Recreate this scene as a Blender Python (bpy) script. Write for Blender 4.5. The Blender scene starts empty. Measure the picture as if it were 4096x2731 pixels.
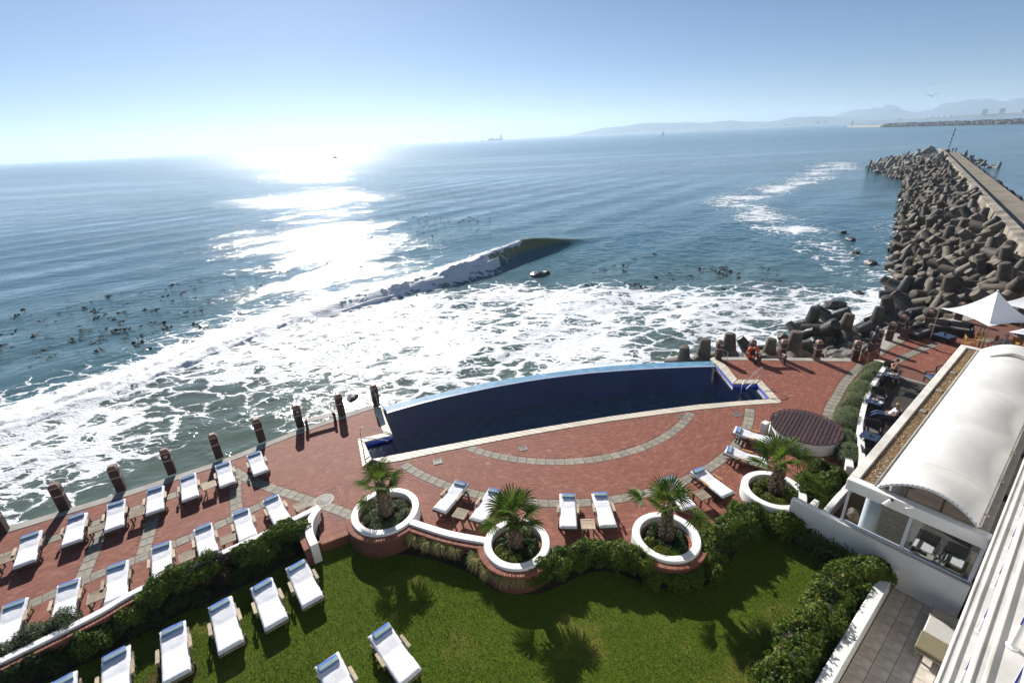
import bpy, bmesh, math, random
import numpy as np
from mathutils import Vector, Matrix, Euler, Quaternion

SC = bpy.context.scene
COL = SC.collection
R = math.radians
PI = math.pi
SEA = -3.0        # sea level; the patio is z = 0, the lawn lies lower
LAWN = -0.4

# ---------------------------------------------------------------- camera
cd = bpy.data.cameras.new('camera')
cam = bpy.data.objects.new('camera', cd)
COL.objects.link(cam)
cd.sensor_fit = 'HORIZONTAL'
cd.sensor_width = 36.0
cd.lens = 16.875
cd.clip_start = 0.05
cd.clip_end = 60000
ex = Vector((0.99881952, -0.01892361, -0.04473776))
ey = Vector((0.0485754, 0.38911194, 0.91990887))
ez = Vector((0.0, -0.92099609, 0.38957182))
m = Matrix((ex, ey, ez)).transposed().to_4x4()
m.translation = Vector((0, 0, 13.5))
cam.matrix_world = m
SC.camera = cam

# ---------------------------------------------------------------- sky, sun, exposure
SUN_AZ, SUN_EL = R(110.5), R(30.0)      # azimuth counted from +X
sunv = Vector((math.cos(SUN_AZ) * math.cos(SUN_EL), math.sin(SUN_AZ) * math.cos(SUN_EL), math.sin(SUN_EL)))
w = bpy.data.worlds.new('World')
SC.world = w
w.use_nodes = True
nt = w.node_tree
bg = nt.nodes['Background']
sky = nt.nodes.new('ShaderNodeTexSky')
sky.sky_type = 'NISHITA'
sky.sun_disc = False
sky.sun_elevation = SUN_EL
sky.sun_rotation = math.atan2(sunv.x, sunv.y)
sky.altitude = 0
sky.air_density = 0.7
sky.dust_density = 0.25
sky.ozone_density = 6.0
nt.links.new(sky.outputs[0], bg.inputs[0])
bg.inputs[1].default_value = 0.05
sd = bpy.data.lights.new('sun', 'SUN')
sun = bpy.data.objects.new('sun', sd)
COL.objects.link(sun)
sd.energy = 5.0
sd.angle = R(0.53)
sd.color = (1.0, 0.955, 0.89)
sun.rotation_euler = sunv.to_track_quat('Z', 'Y').to_euler()
sun.location = (0, 0, 60)
SC.view_settings.view_transform = 'Standard'
SC.view_settings.look = 'None'
SC.view_settings.gamma = 1.0
SC.view_settings.exposure = 0.66
SC.view_settings.use_curve_mapping = False
SC.render.engine = 'CYCLES'
cy = SC.cycles
cy.max_bounces = 8
cy.diffuse_bounces = 2
cy.glossy_bounces = 4
cy.transmission_bounces = 6
cy.transparent_max_bounces = 8
cy.volume_bounces = 1
cy.sample_clamp_indirect = 6.0
cy.sample_clamp_direct = 0.0
cy.caustics_reflective = False
cy.caustics_refractive = False
cy.use_denoising = True

# ---------------------------------------------------------------- mesh helpers
rng = np.random.default_rng(7)
random.seed(7)

def tag(o, label=None, cat=None, group=None, kind=None):
    if label:
        o['label'] = label
        if len(label.split()) > 16: print('LONG', label)
    if cat: o['category'] = cat
    if group: o['group'] = group
    if kind: o['kind'] = kind
    return o

def empty(name, loc=(0, 0, 0), rz=0.0, label=None, cat=None, group=None):
    o = bpy.data.objects.new(name, None)
    o.empty_display_size = 0.2
    COL.objects.link(o)
    o.location = loc
    o.rotation_euler = (0, 0, rz)
    return tag(o, label, cat, group)

def mesh_np(name, V, F, smooth=False):
    """V (n,3) array, F (m,k) array of one face size"""
    me = bpy.data.meshes.new(name)
    V = np.asarray(V, dtype=np.float32); F = np.asarray(F, dtype=np.int32)
    n, k = F.shape
    me.vertices.add(len(V)); me.vertices.foreach_set('co', V.ravel())
    me.loops.add(n * k); me.loops.foreach_set('vertex_index', F.ravel())
    me.polygons.add(n)
    me.polygons.foreach_set('loop_start', np.arange(0, n * k, k, dtype=np.int32))
    me.polygons.foreach_set('loop_total', np.full(n, k, dtype=np.int32))
    me.polygons.foreach_set('use_smooth', np.full(n, bool(smooth)))
    me.update(calc_edges=True)
    return me

def link(name, me, mat=None, parent=None, loc=None, rz=None):
    o = bpy.data.objects.new(name, me)
    COL.objects.link(o)
    if mat is not None and len(me.materials) == 0:
        me.materials.append(mat)
    if parent is not None: o.parent = parent
    if loc is not None: o.location = loc
    if rz is not None: o.rotation_euler = (0, 0, rz)
    return o

def children(o):
    return [c for c in COL.objects if c.parent == o]

def copy_tree(o, parent=None, kids=None):
    """a thing, its parts and their sub-parts"""
    c = o.copy(); COL.objects.link(c)
    if parent is not None: c.parent = parent
    for ch in (kids or KIDS).get(o.name, []):
        copy_tree(ch, c, kids)
    return c
KIDS = {}
def register_kids(root):
    """remember the children of a prototype so that copies need no scan"""
    st = [root]
    while st:
        o = st.pop(); ks = list(o.children)
        KIDS[o.name] = ks; st += ks

class MB:
    """collects shapes; build() links them as ONE mesh object"""
    def __init__(s): s.v = []; s.f = []
    def add(s, V, F, M=None):
        b = len(s.v)
        for p in V:
            p = Vector(p)
            s.v.append(tuple(M @ p) if M is not None else tuple(p))
        s.f += [tuple(b + i for i in f) for f in F]
        return s
    def box(s, c, d, rot=None, taper=1.0):
        x, y, z = d[0] / 2, d[1] / 2, d[2] / 2; t = taper
        V = [(-x, -y, -z), (x, -y, -z), (x, y, -z), (-x, y, -z), (-x * t, -y * t, z), (x * t, -y * t, z), (x * t, y * t, z), (-x * t, y * t, z)]
        F = [(0, 3, 2, 1), (4, 5, 6, 7), (0, 1, 5, 4), (1, 2, 6, 5), (2, 3, 7, 6), (3, 0, 4, 7)]
        M = Matrix.Translation(c)
        if rot is not None: M = M @ (Euler(rot).to_matrix().to_4x4() if not isinstance(rot, Matrix) else rot)
        return s.add(V, F, M)
    def bar(s, a, b, w, h=None, up=(0, 0, 1)):
        a = Vector(a); b = Vector(b); h = h or w
        d = b - a; L = d.length; d.normalize()
        u = Vector(up)
        if abs(d.dot(u)) > 0.98: u = Vector((1, 0, 0))
        x = d.cross(u).normalized(); z = x.cross(d).normalized()
        M = Matrix((x, d, z)).transposed().to_4x4(); M.translation = (a + b) / 2
        return s.add([(-w/2, -L/2, -h/2), (w/2, -L/2, -h/2), (w/2, L/2, -h/2), (-w/2, L/2, -h/2), (-w/2, -L/2, h/2), (w/2, -L/2, h/2), (w/2, L/2, h/2), (-w/2, L/2, h/2)],
                     [(0, 3, 2, 1), (4, 5, 6, 7), (0, 1, 5, 4), (1, 2, 6, 5), (2, 3, 7, 6), (3, 0, 4, 7)], M)
    def tube(s, pts, r, n=8, caps=True):
        pts = [Vector(p) for p in pts]; N = len(pts)
        rs = r if isinstance(r, (list, tuple)) else [r] * N
        b = len(s.v); prev = None
        for i, p in enumerate(pts):
            d = (pts[min(i + 1, N - 1)] - pts[max(i - 1, 0)])
            d = d.normalized() if d.length > 1e-9 else Vector((0, 0, 1))
            if prev is None:
                u = Vector((0, 0, 1)) if abs(d.z) < 0.9 else Vector((1, 0, 0))
            else: u = prev
            x = (u - d * u.dot(d)).normalized(); y = d.cross(x); prev = x
            for k in range(n):
                a = 2 * PI * k / n
                s.v.append(tuple(p + (x * math.cos(a) + y * math.sin(a)) * rs[i]))
        for i in range(N - 1):
            for k in range(n):
                s.f.append((b + i * n + k, b + i * n + (k + 1) % n, b + (i + 1) * n + (k + 1) % n, b + (i + 1) * n + k))
        if caps:
            s.f.append(tuple(b + k for k in range(n))[::-1]); s.f.append(tuple(b + (N - 1) * n + k for k in range(n)))
        return s
    def lathe(s, prof, n=24, c=(0, 0, 0), M=None, close=False):
        b = len(s.v); c = Vector(c)
        for (r_, z_) in prof:
            for k in range(n):
                a = 2 * PI * k / n
                p = Vector((r_ * math.cos(a), r_ * math.sin(a), z_))
                s.v.append(tuple((M @ p if M is not None else p) + c))
        m_ = len(prof)
        for i in range(m_ - 1 + (1 if close else 0)):
            j = (i + 1) % m_
            for k in range(n):
                s.f.append((b + i * n + k, b + i * n + (k + 1) % n, b + j * n + (k + 1) % n, b + j * n + k))
        if not close:
            if prof[0][0] > 1e-6: s.f.append(tuple(b + k for k in range(n))[::-1])
            if prof[-1][0] > 1e-6: s.f.append(tuple(b + (m_ - 1) * n + k for k in range(n)))
        return s
    def prism(s, poly, z0, z1):
        n = len(poly); b = len(s.v)
        A = sum(poly[i][0] * poly[(i + 1) % n][1] - poly[(i + 1) % n][0] * poly[i][1] for i in range(n))
        if A < 0: poly = poly[::-1]
        s.v += [(p[0], p[1], z0) for p in poly] + [(p[0], p[1], z1) for p in poly]
        s.f.append(tuple(b + i for i in range(n))[::-1]); s.f.append(tuple(b + n + i for i in range(n)))
        for i in range(n):
            j = (i + 1) % n; s.f.append((b + i, b + j, b + n + j, b + n + i))
        return s
    def strip(s, path, w0, w1, z0, z1):
        """wall along a path: offset w0..w1 to the left of the path, z0..z1"""
        a = offset_path(path, w0); c = offset_path(path, w1); n = len(path); b = len(s.v)
        zz1 = z1 if isinstance(z1, (list, tuple)) else [z1] * n
        for i in range(n):
            s.v += [(*a[i], z0), (*c[i], z0), (*c[i], zz1[i]), (*a[i], zz1[i])]
        for i in range(n - 1):
            p, q = b + 4 * i, b + 4 * i + 4
            for k in range(4):
                k2 = (k + 1) % 4
                s.f.append((p + k, q + k, q + k2, p + k2))
        s.f.append((b, b + 1, b + 2, b + 3)); e = b + 4 * (n - 1); s.f.append((e + 3, e + 2, e + 1, e))
        return s
    def sphere(s, c, r, n=10, m_=6, M=None):
        prof = [(math.sin(PI * i / m_) * 1.0, -math.cos(PI * i / m_)) for i in range(m_ + 1)]
        prof[0] = (1e-4, -1); prof[-1] = (1e-4, 1)
        b = MB().lathe(prof, n)
        rr = r if isinstance(r, (tuple, list)) else (r, r, r)
        MM = Matrix.Translation(c) @ (M if M is not None else Matrix.Identity(4)) @ Matrix.Diagonal((*rr, 1))
        return s.add(b.v, b.f, MM)
    def mesh(s, name, smooth=False, fix=True):
        me = bpy.data.meshes.new(name)
        me.from_pydata(s.v, [], s.f)
        if fix:
            bm = bmesh.new(); bm.from_mesh(me); bmesh.ops.recalc_face_normals(bm, faces=bm.faces); bm.to_mesh(me); bm.free()
        if smooth:
            me.polygons.foreach_set('use_smooth', [True] * len(me.polygons))
        me.update()
        return me
    def build(s, name, mat, parent=None, smooth=False, loc=None, rz=None, bevel=0, seg=1, auto=None):
        o = link(name, s.mesh(name, smooth), mat, parent, loc, rz)
        if bevel:
            bm = bmesh.new(); bm.from_mesh(o.data)
            bmesh.ops.remove_doubles(bm, verts=bm.verts, dist=1e-5)
            es = [e for e in bm.edges if len(e.link_faces) == 2 and e.calc_face_angle(0) > 0.6]
            bmesh.ops.bevel(bm, geom=es, offset=bevel, segments=seg, affect='EDGES', clamp_overlap=True)
            bm.to_mesh(o.data); bm.free()
        if auto:
            o.data.polygons.foreach_set('use_smooth', [True] * len(o.data.polygons))
            try: o.data.set_sharp_from_angle(angle=R(auto))
            except Exception: pass
        return o

def offset_path(path, d):
    n = len(path); out = []
    for i in range(n):
        a = Vector(path[max(i - 1, 0)][:2]); b = Vector(path[min(i + 1, n - 1)][:2])
        t = (b - a).normalized(); nrm = Vector((-t.y, t.x))
        out.append((path[i][0] + nrm.x * d, path[i][1] + nrm.y * d))
    return out

def smooth_path(P, n=8, closed=False):
    """Catmull-Rom through the points"""
    P = [np.array(p, float) for p in P]; N = len(P); out = []
    rng_ = range(N) if closed else range(N - 1)
    for i in rng_:
        if closed: p0, p1, p2, p3 = P[i - 1], P[i], P[(i + 1) % N], P[(i + 2) % N]
        else: p0, p1, p2, p3 = P[max(i - 1, 0)], P[i], P[i + 1], P[min(i + 2, N - 1)]
        for k in range(n):
            t = k / n
            out.append(tuple(0.5 * ((2 * p1) + (-p0 + p2) * t + (2 * p0 - 5 * p1 + 4 * p2 - p3) * t * t + (-p0 + 3 * p1 - 3 * p2 + p3) * t ** 3)))
    if not closed: out.append(tuple(P[-1]))
    return out

def resample(path, step):
    P = np.array(path, float); d = np.r_[0, np.cumsum(np.hypot(*np.diff(P[:, :2], axis=0).T))]
    n = max(1, int(round(d[-1] / step)))
    t = np.linspace(0, d[-1], n + 1)
    return np.stack([np.interp(t, d, P[:, k]) for k in range(P.shape[1])], 1)

def arc(c, r, a0, a1, n):
    return [(c[0] + r * math.cos(R(a0 + (a1 - a0) * i / n)), c[1] + r * math.sin(R(a0 + (a1 - a0) * i / n))) for i in range(n + 1)]

def inpoly(X, Y, poly):
    X = np.asarray(X, float); Y = np.asarray(Y, float)
    c = np.zeros(X.shape, bool); n = len(poly); j = n - 1
    for i in range(n):
        xi, yi = poly[i][:2]; xj, yj = poly[j][:2]
        if abs(yj - yi) > 1e-12:
            cond = ((yi > Y) != (yj > Y)) & (X < (xj - xi) * (Y - yi) / (yj - yi) + xi)
            c ^= cond
        j = i
    return c

# value noise for shaping meshes
_PERM = rng.permutation(4096)
_VAL = rng.random(4096)
def _h(i, j, k=0):
    return _VAL[(_PERM[(i + _PERM[(j + _PERM[k & 4095]) & 4095]) & 4095])]
def vnoise(x, y, z=None):
    x = np.asarray(x, float); y = np.asarray(y, float)
    xi = np.floor(x).astype(int); yi = np.floor(y).astype(int)
    fx = x - xi; fy = y - yi; fx = fx * fx * (3 - 2 * fx); fy = fy * fy * (3 - 2 * fy)
    def layer(k):
        a = _h(xi & 4095, yi & 4095, k); b = _h((xi + 1) & 4095, yi & 4095, k)
        c = _h(xi & 4095, (yi + 1) & 4095, k); d = _h((xi + 1) & 4095, (yi + 1) & 4095, k)
        return (a * (1 - fx) + b * fx) * (1 - fy) + (c * (1 - fx) + d * fx) * fy
    if z is None: return layer(0)
    z = np.asarray(z, float); zi = np.floor(z).astype(int); fz = z - zi; fz = fz * fz * (3 - 2 * fz)
    return layer(zi & 4095) * (1 - fz) + layer((zi + 1) & 4095) * fz
def fbm(x, y, z=None, o=4, g=0.5):
    s = 0; a = 1; t = 0
    for i in range(o):
        k = 2.0 ** i
        s = s + a * vnoise(x * k + 17 * i, y * k + 31 * i, None if z is None else z * k + 5 * i); t += a; a *= g
    return s / t
# ---------------------------------------------------------------- materials
def nmat(name):
    m_ = bpy.data.materials.new(name); m_.use_nodes = True
    nt_ = m_.node_tree; b = nt_.nodes['Principled BSDF']
    return m_, nt_, b
def N(nt_, t, **kw):
    n = nt_.nodes.new('ShaderNode' + t)
    for k, v in kw.items(): setattr(n, k, v)
    return n
def setin(n, **kw):
    for k, v in kw.items():
        n.inputs[k.replace('_', ' ')].default_value = v
    return n
def ramp(nt_, fac, stops):
    r_ = N(nt_, 'ValToRGB'); cr = r_.color_ramp
    while len(cr.elements) > 1: cr.elements.remove(cr.elements[-1])
    cr.elements[0].position = stops[0][0]; cr.elements[0].color = (*stops[0][1], 1)
    for p, c in stops[1:]:
        e = cr.elements.new(p); e.color = (*c, 1)
    nt_.links.new(fac, r_.inputs[0])
    return r_.outputs[0]
def math_n(nt_, op, a, b=None, clamp=False):
    n = N(nt_, 'Math', operation=op, use_clamp=clamp)
    for i, v in enumerate((a, b)):
        if v is None: continue
        if isinstance(v, (int, float)): n.inputs[i].default_value = v
        else: nt_.links.new(v, n.inputs[i])
    return n.outputs[0]
def mixc(nt_, fac, a, b, blend='MIX'):
    n = N(nt_, 'Mix', data_type='RGBA', blend_type=blend)
    for i, v in ((0, fac), (6, a), (7, b)):
        if isinstance(v, (int, float)): n.inputs[i].default_value = v
        elif isinstance(v, tuple): n.inputs[i].default_value = (*v, 1)
        else: nt_.links.new(v, n.inputs[i])
    return n.outputs[2]
def sstep(nt_, x, lo, hi):
    n = N(nt_, 'MapRange', interpolation_type='SMOOTHSTEP')
    for k, v in (('Value', x), ('From Min', lo), ('From Max', hi)):
        if isinstance(v, (int, float)): n.inputs[k].default_value = v
        else: nt_.links.new(v, n.inputs[k])
    return n.outputs[0]
def coords(nt_, kind='Object'):
    return N(nt_, 'TexCoord').outputs[kind]
def noise(nt_, vec, scale, detail=4, rough=0.55, dist=0.0):
    n = N(nt_, 'TexNoise'); setin(n, Scale=scale, Detail=detail, Roughness=rough, Distortion=dist)
    if vec is not None: nt_.links.new(vec, n.inputs['Vector'])
    return n.outputs['Fac']
def bump(nt_, b, h, strength=0.3, dist=0.02):
    n = N(nt_, 'Bump'); setin(n, Strength=strength, Distance=dist)
    nt_.links.new(h, n.inputs['Height']); nt_.links.new(n.outputs[0], b.inputs['Normal'])
    return n
def island(nt_):
    """a random number for each brick, leaf or stone: per mesh island and per object"""
    g = N(nt_, 'NewGeometry').outputs['Random Per Island']; o = N(nt_, 'ObjectInfo').outputs['Random']
    return math_n(nt_, 'FRACT', math_n(nt_, 'ADD', g, o))

def plain(name, c, rough=0.6, var=0.12, scale=3.0, bmp=0.15, metal=0.0, spec=0.5, c2=None, kind='Object', bd=0.01, per=0.0, detail=5):
    """base colour with mottling, fine relief and, where asked, a shift per piece"""
    m_, t, b = nmat(name)
    v = coords(t, kind)
    n = noise(t, v, scale, detail)
    lo = tuple(max(0, x * (1 - var)) for x in c); hi = tuple(min(1, x * (1 + var)) for x in (c2 or c))
    col = ramp(t, n, [(0.3, lo), (0.7, hi)])
    if per:
        i = island(t)
        hs = N(t, 'HueSaturation'); t.links.new(col, hs.inputs['Color'])
        mr = N(t, 'MapRange'); t.links.new(i, mr.inputs[0]); mr.inputs[3].default_value = 1 - per; mr.inputs[4].default_value = 1 + per
        t.links.new(mr.outputs[0], hs.inputs['Value']); col = hs.outputs[0]
    t.links.new(col, b.inputs['Base Color'])
    setin(b, Roughness=rough, Metallic=metal, Specular_IOR_Level=spec)
    if bmp:
        bump(t, b, noise(t, v, scale * 9, 3), bmp, bd)
    return m_

M = {}
# brick: tints differ from one brick to the next
def brick_mat(name, stops, rough=0.72):
    m_, t, b = nmat(name)
    v = N(t, 'NewGeometry').outputs['Position']
    i = island(t)
    c = ramp(t, i, stops)
    big = noise(t, v, 0.35, 3)
    c = mixc(t, math_n(t, 'MULTIPLY', big, 0.35), c, (0.30, 0.145, 0.10))
    d = noise(t, v, 38, 3)
    c = mixc(t, math_n(t, 'MULTIPLY', d, 0.22), c, (0.13, 0.05, 0.035), 'MIX')
    st = sstep(t, noise(t, v, 1.7, 5), 0.62, 0.75)
    c = mixc(t, math_n(t, 'MULTIPLY', st, 0.35), c, (0.42, 0.33, 0.27))
    t.links.new(c, b.inputs['Base Color'])
    setin(b, Roughness=rough, Specular_IOR_Level=0.28)
    bump(t, b, d, 0.25, 0.004)
    return m_
M['brick'] = brick_mat('brick', [(0.0, (0.20, 0.062, 0.04)), (0.5, (0.245, 0.08, 0.052)), (0.9, (0.285, 0.104, 0.07)), (1.0, (0.32, 0.14, 0.10))])
M['brick_bed'] = brick_mat('brick_bed', [(0.0, (0.13, 0.055, 0.04)), (1.0, (0.15, 0.062, 0.045))])
M['brick_edge'] = brick_mat('brick_edge', [(0.0, (0.24, 0.08, 0.05)), (1.0, (0.36, 0.15, 0.10))])
M['grey_stone'] = plain('grey_stone', (0.205, 0.185, 0.145), 0.75, 0.22, 6, 0.4, per=0.16, c2=(0.25, 0.225, 0.18))
M['coping'] = plain('coping', (0.58, 0.52, 0.42), 0.6, 0.12, 5, 0.2, per=0.10)
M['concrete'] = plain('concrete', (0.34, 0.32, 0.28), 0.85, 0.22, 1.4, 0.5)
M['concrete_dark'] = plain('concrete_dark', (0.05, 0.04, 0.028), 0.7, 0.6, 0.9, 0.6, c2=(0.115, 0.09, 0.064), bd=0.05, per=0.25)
M['wall_concrete'] = plain('wall_concrete', (0.19, 0.165, 0.125), 0.85, 0.5, 0.7, 0.6, c2=(0.26, 0.225, 0.175), bd=.05)
M['slab_white'] = plain('slab_white', (0.50, 0.49, 0.465), 0.7, 0.12, 1.6, 0.25, c2=(0.58, 0.57, 0.55))
M['concrete_path'] = plain('concrete_path', (0.22, 0.185, 0.135), 0.8, 0.3, 0.5, 0.4, bd=0.03)
M['wet_rock'] = plain('wet_rock', (0.055, 0.05, 0.042), 0.38, 0.5, 1.5, 0.7, bd=0.05, per=0.3)
M['rock'] = plain('rock', (0.15, 0.135, 0.115), 0.85, 0.5, 1.6, 0.8, bd=0.06, per=0.4, c2=(0.21, 0.19, 0.165))
M['rock_dark'] = plain('rock_dark', (0.05, 0.047, 0.045), 0.7, 0.5, 1.6, 0.8, bd=0.06, per=0.4)
M['white'] = plain('white_paint', (0.76, 0.75, 0.72), 0.55, 0.06, 1.2, 0.12, c2=(0.80, 0.79, 0.77))
M['white_old'] = plain('white_weathered', (0.60, 0.565, 0.50), 0.7, 0.16, 1.1, 0.2, c2=(0.70, 0.68, 0.63))
M['membrane'] = plain('roof_membrane', (0.58, 0.57, 0.54), 0.5, 0.08, 0.7, 0.06, c2=(0.65, 0.64, 0.61))
M['canopy'] = plain('canopy_cloth', (0.78, 0.79, 0.80), 0.6, 0.03, 1.0, 0.05)
M['cushion'] = plain('cushion_cover', (0.80, 0.80, 0.83), 0.85, 0.03, 14, 0.25, spec=0.2)
M['teak'] = plain('weathered_teak', (0.27, 0.215, 0.145), 0.7, 0.3, 9, 0.3, per=0.25)
M['teak_pale'] = plain('pale_teak', (0.45, 0.36, 0.24), 0.7, 0.22, 9, 0.3, per=0.2)
M['teak_dark'] = plain('dark_teak', (0.085, 0.058, 0.04), 0.65, 0.35, 9, 0.3, per=0.3)
M['dark_wood'] = plain('stained_boards', (0.052, 0.024, 0.023), 0.55, 0.3, 7, 0.3, per=0.35)
M['gate_wood'] = plain('gate_wood', (0.15, 0.045, 0.025), 0.55, 0.3, 7, 0.3, per=0.3)
M['deck'] = plain('deck_boards', (0.046, 0.036, 0.026), 0.7, 0.3, 6, 0.4, per=0.25)
M['post_wood'] = plain('bollard_stain', (0.05, 0.024, 0.02), 0.6, 0.35, 4, 0.3)
M['post_band'] = plain('bollard_band', (0.36, 0.29, 0.24), 0.7, 0.15, 8, 0.2)
M['steel'] = plain('steel_tube', (0.62, 0.62, 0.60), 0.22, 0.05, 20, 0.0, metal=1.0)
M['dark_steel'] = plain('dark_steel', (0.12, 0.12, 0.12), 0.4, 0.1, 20, 0.05, metal=0.8)
M['grate'] = plain('grate_iron', (0.21, 0.19, 0.165), 0.6, 0.2, 10, 0.2)
M['black'] = plain('black_rubber', (0.02, 0.02, 0.02), 0.6, 0.2, 10, 0.05)
M['wicker'] = plain('dark_wicker', (0.022, 0.018, 0.016), 0.55, 0.3, 60, 0.5)
M['grey_cloth'] = plain('grey_cloth', (0.135, 0.115, 0.11), 0.9, 0.1, 20, 0.2)
M['cream_cloth'] = plain('cream_cloth', (0.55, 0.53, 0.49), 0.9, 0.08, 12, 0.2)
M['taupe'] = plain('taupe_cloth', (0.30, 0.27, 0.21), 0.9, 0.08, 12, 0.2)
M['olive_cover'] = plain('olive_cover', (0.19, 0.165, 0.095), 0.8, 0.05, 3, 0.05)
M['chair_wood'] = plain('chair_wood', (0.42, 0.23, 0.07), 0.5, 0.2, 8, 0.2)
M['orange'] = plain('buoy_orange', (0.62, 0.085, 0.02), 0.4, 0.08, 4, 0.05)
M['buoy_white'] = plain('buoy_white', (0.75, 0.74, 0.72), 0.5, 0.05, 4, 0.0)
M['tile'] = plain('court_tile', (0.60, 0.53, 0.45), 0.6, 0.18, 3, 0.15, per=0.10, c2=(0.66, 0.59, 0.50))
M['grout'] = plain('grout', (0.11, 0.09, 0.075), 0.9, 0.2, 6, 0.2)
M['gravel'] = plain('roof_gravel', (0.40, 0.26, 0.13), 0.85, 0.45, 26, 0.9, c2=(0.46, 0.31, 0.16), bd=0.03, per=0.5)
M['soil'] = plain('soil', (0.028, 0.02, 0.012), 0.95, 0.4, 8, 0.8)
M['trunk'] = plain('palm_bark', (0.10, 0.075, 0.05), 0.9, 0.45, 7, 0.7, per=0.55, bd=0.03)
M['boot'] = plain('palm_boot', (0.24, 0.185, 0.12), 0.85, 0.4, 7, 0.5, per=0.45)
M['skin'] = plain('skin', (0.50, 0.28, 0.19), 0.5, 0.08, 6, 0.05)
M['hair_brown'] = plain('brown_hair', (0.10, 0.06, 0.035), 0.6, 0.35, 40, 0.4)
M['hair_blond'] = plain('blond_hair', (0.42, 0.29, 0.14), 0.6, 0.3, 40, 0.4)
M['hair_dark'] = plain('dark_hair', (0.025, 0.018, 0.014), 0.6, 0.3, 40, 0.4)
M['shirt_white'] = plain('white_top', (0.74, 0.73, 0.74), 0.85, 0.05, 10, 0.1)
M['shirt_beige'] = plain('beige_top', (0.36, 0.31, 0.29), 0.85, 0.08, 10, 0.1)
M['jeans'] = plain('jeans', (0.05, 0.085, 0.17), 0.85, 0.2, 20, 0.2)
M['dark_cloth'] = plain('dark_cloth', (0.02, 0.02, 0.025), 0.85, 0.2, 20, 0.2)
M['blue_cloth'] = plain('blue_shirt', (0.06, 0.10, 0.24), 0.85, 0.2, 20, 0.2)
M['china'] = plain('china', (0.75, 0.74, 0.72), 0.25, 0.02, 10, 0.0)
M['red_fruit'] = plain('red_fruit', (0.45, 0.035, 0.02), 0.4, 0.5, 60, 0.4)
M['table_blue'] = plain('glass_table_top', (0.035, 0.05, 0.09), 0.06, 0.1, 3, 0.0, spec=0.8)
M['blue_stripe'] = plain('pole_blue', (0.02, 0.02, 0.22), 0.4, 0.05, 5, 0.0)
M['hill'] = plain('hill', (0.085, 0.09, 0.085), 0.95, 0.3, 0.004, 0.0)
M['coast'] = plain('coast_land', (0.10, 0.10, 0.08), 0.95, 0.4, 0.02, 0.0)
M['far_wall'] = plain('far_wall', (0.30, 0.30, 0.30), 0.8, 0.1, 0.1, 0.0)
M['ship_hull'] = plain('ship_hull', (0.06, 0.05, 0.05), 0.6, 0.2, 0.05, 0.0)

def stripes(name):
    """rolled towel: stripes across the roll (object Y)"""
    m_, t, b = nmat(name)
    v = coords(t)
    sx = N(t, 'SeparateXYZ'); t.links.new(v, sx.inputs[0])
    ang = math_n(t, 'ARCTAN2', sx.outputs[2], sx.outputs[0])
    f = math_n(t, 'FRACT', math_n(t, 'ADD', math_n(t, 'DIVIDE', ang, 2 * PI), 0.5))
    c = ramp(t, f, [(0.0, (0.03, 0.09, 0.42)), (0.5, (0.03, 0.10, 0.42)), (0.655, (0.30, 0.52, 0.64)), (0.685, (0.04, 0.14, 0.45)), (0.72, (0.36, 0.45, 0.36)), (0.765, (0.03, 0.07, 0.18)), (0.785, (0.40, 0.47, 0.33)), (0.84, (0.22, 0.44, 0.58)), (0.88, (0.45, 0.45, 0.28)), (0.92, (0.05, 0.2, 0.45))])
    c.node.color_ramp.interpolation = 'CONSTANT'
    n = noise(t, v, 60, 2)
    c = mixc(t, math_n(t, 'MULTIPLY', n, 0.25), c, (0.6, 0.65, 0.7))
    t.links.new(c, b.inputs['Base Color']); setin(b, Roughness=0.95, Specular_IOR_Level=0.1)
    bump(t, b, noise(t, v, 160, 2), 0.4, 0.004)
    return m_
M['towel'] = stripes('striped_towel')

def shirt_stripes():
    m_, t, b = nmat('striped_shirt')
    v = coords(t)
    wv = N(t, 'TexWave', wave_type='BANDS', bands_direction='X'); setin(wv, Scale=9.0, Distortion=0.6)
    t.links.new(v, wv.inputs[0])
    c = ramp(t, wv.outputs['Fac'], [(0.25, (0.07, 0.13, 0.30)), (0.6, (0.42, 0.47, 0.58))])
    t.links.new(c, b.inputs['Base Color']); setin(b, Roughness=0.9)
    return m_
M['shirt_stripe'] = shirt_stripes()

def leaf_mat(name, stops, rough=0.55, trans=0.30, spec=0.22):
    m_, t, b = nmat(name)
    i = island(t)
    pos = N(t, 'NewGeometry').outputs['Position']
    n = noise(t, pos, 1.3, 3)
    f = math_n(t, 'ADD', math_n(t, 'MULTIPLY', i, 0.65), math_n(t, 'MULTIPLY', n, 0.45), True)
    c = ramp(t, f, stops)
    t.links.new(c, b.inputs['Base Color']); setin(b, Roughness=rough, Specular_IOR_Level=spec)
    tr = N(t, 'BsdfTranslucent'); t.links.new(c, tr.inputs[0])
    mx = N(t, 'MixShader'); mx.inputs[0].default_value = trans
    t.links.new(b.outputs[0], mx.inputs[1]); t.links.new(tr.outputs[0], mx.inputs[2])
    t.links.new(mx.outputs[0], t.nodes['Material Output'].inputs[0])
    return m_
M['leaf'] = leaf_mat('hedge_leaf', [(0.0, (0.02, 0.045, 0.006)), (0.4, (0.05, 0.105, 0.013)), (0.7, (0.10, 0.16, 0.018)), (1.0, (0.19, 0.19, 0.028))])
M['leaf_yellow'] = leaf_mat('yellow_leaf', [(0.0, (0.03, 0.055, 0.008)), (0.4, (0.09, 0.12, 0.014)), (0.75, (0.16, 0.18, 0.018)), (1.0, (0.22, 0.20, 0.025))])
M['leaf_dark'] = leaf_mat('dark_leaf', [(0.0, (0.006, 0.014, 0.004)), (0.5, (0.02, 0.043, 0.009)), (1.0, (0.045, 0.085, 0.016))])
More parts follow.
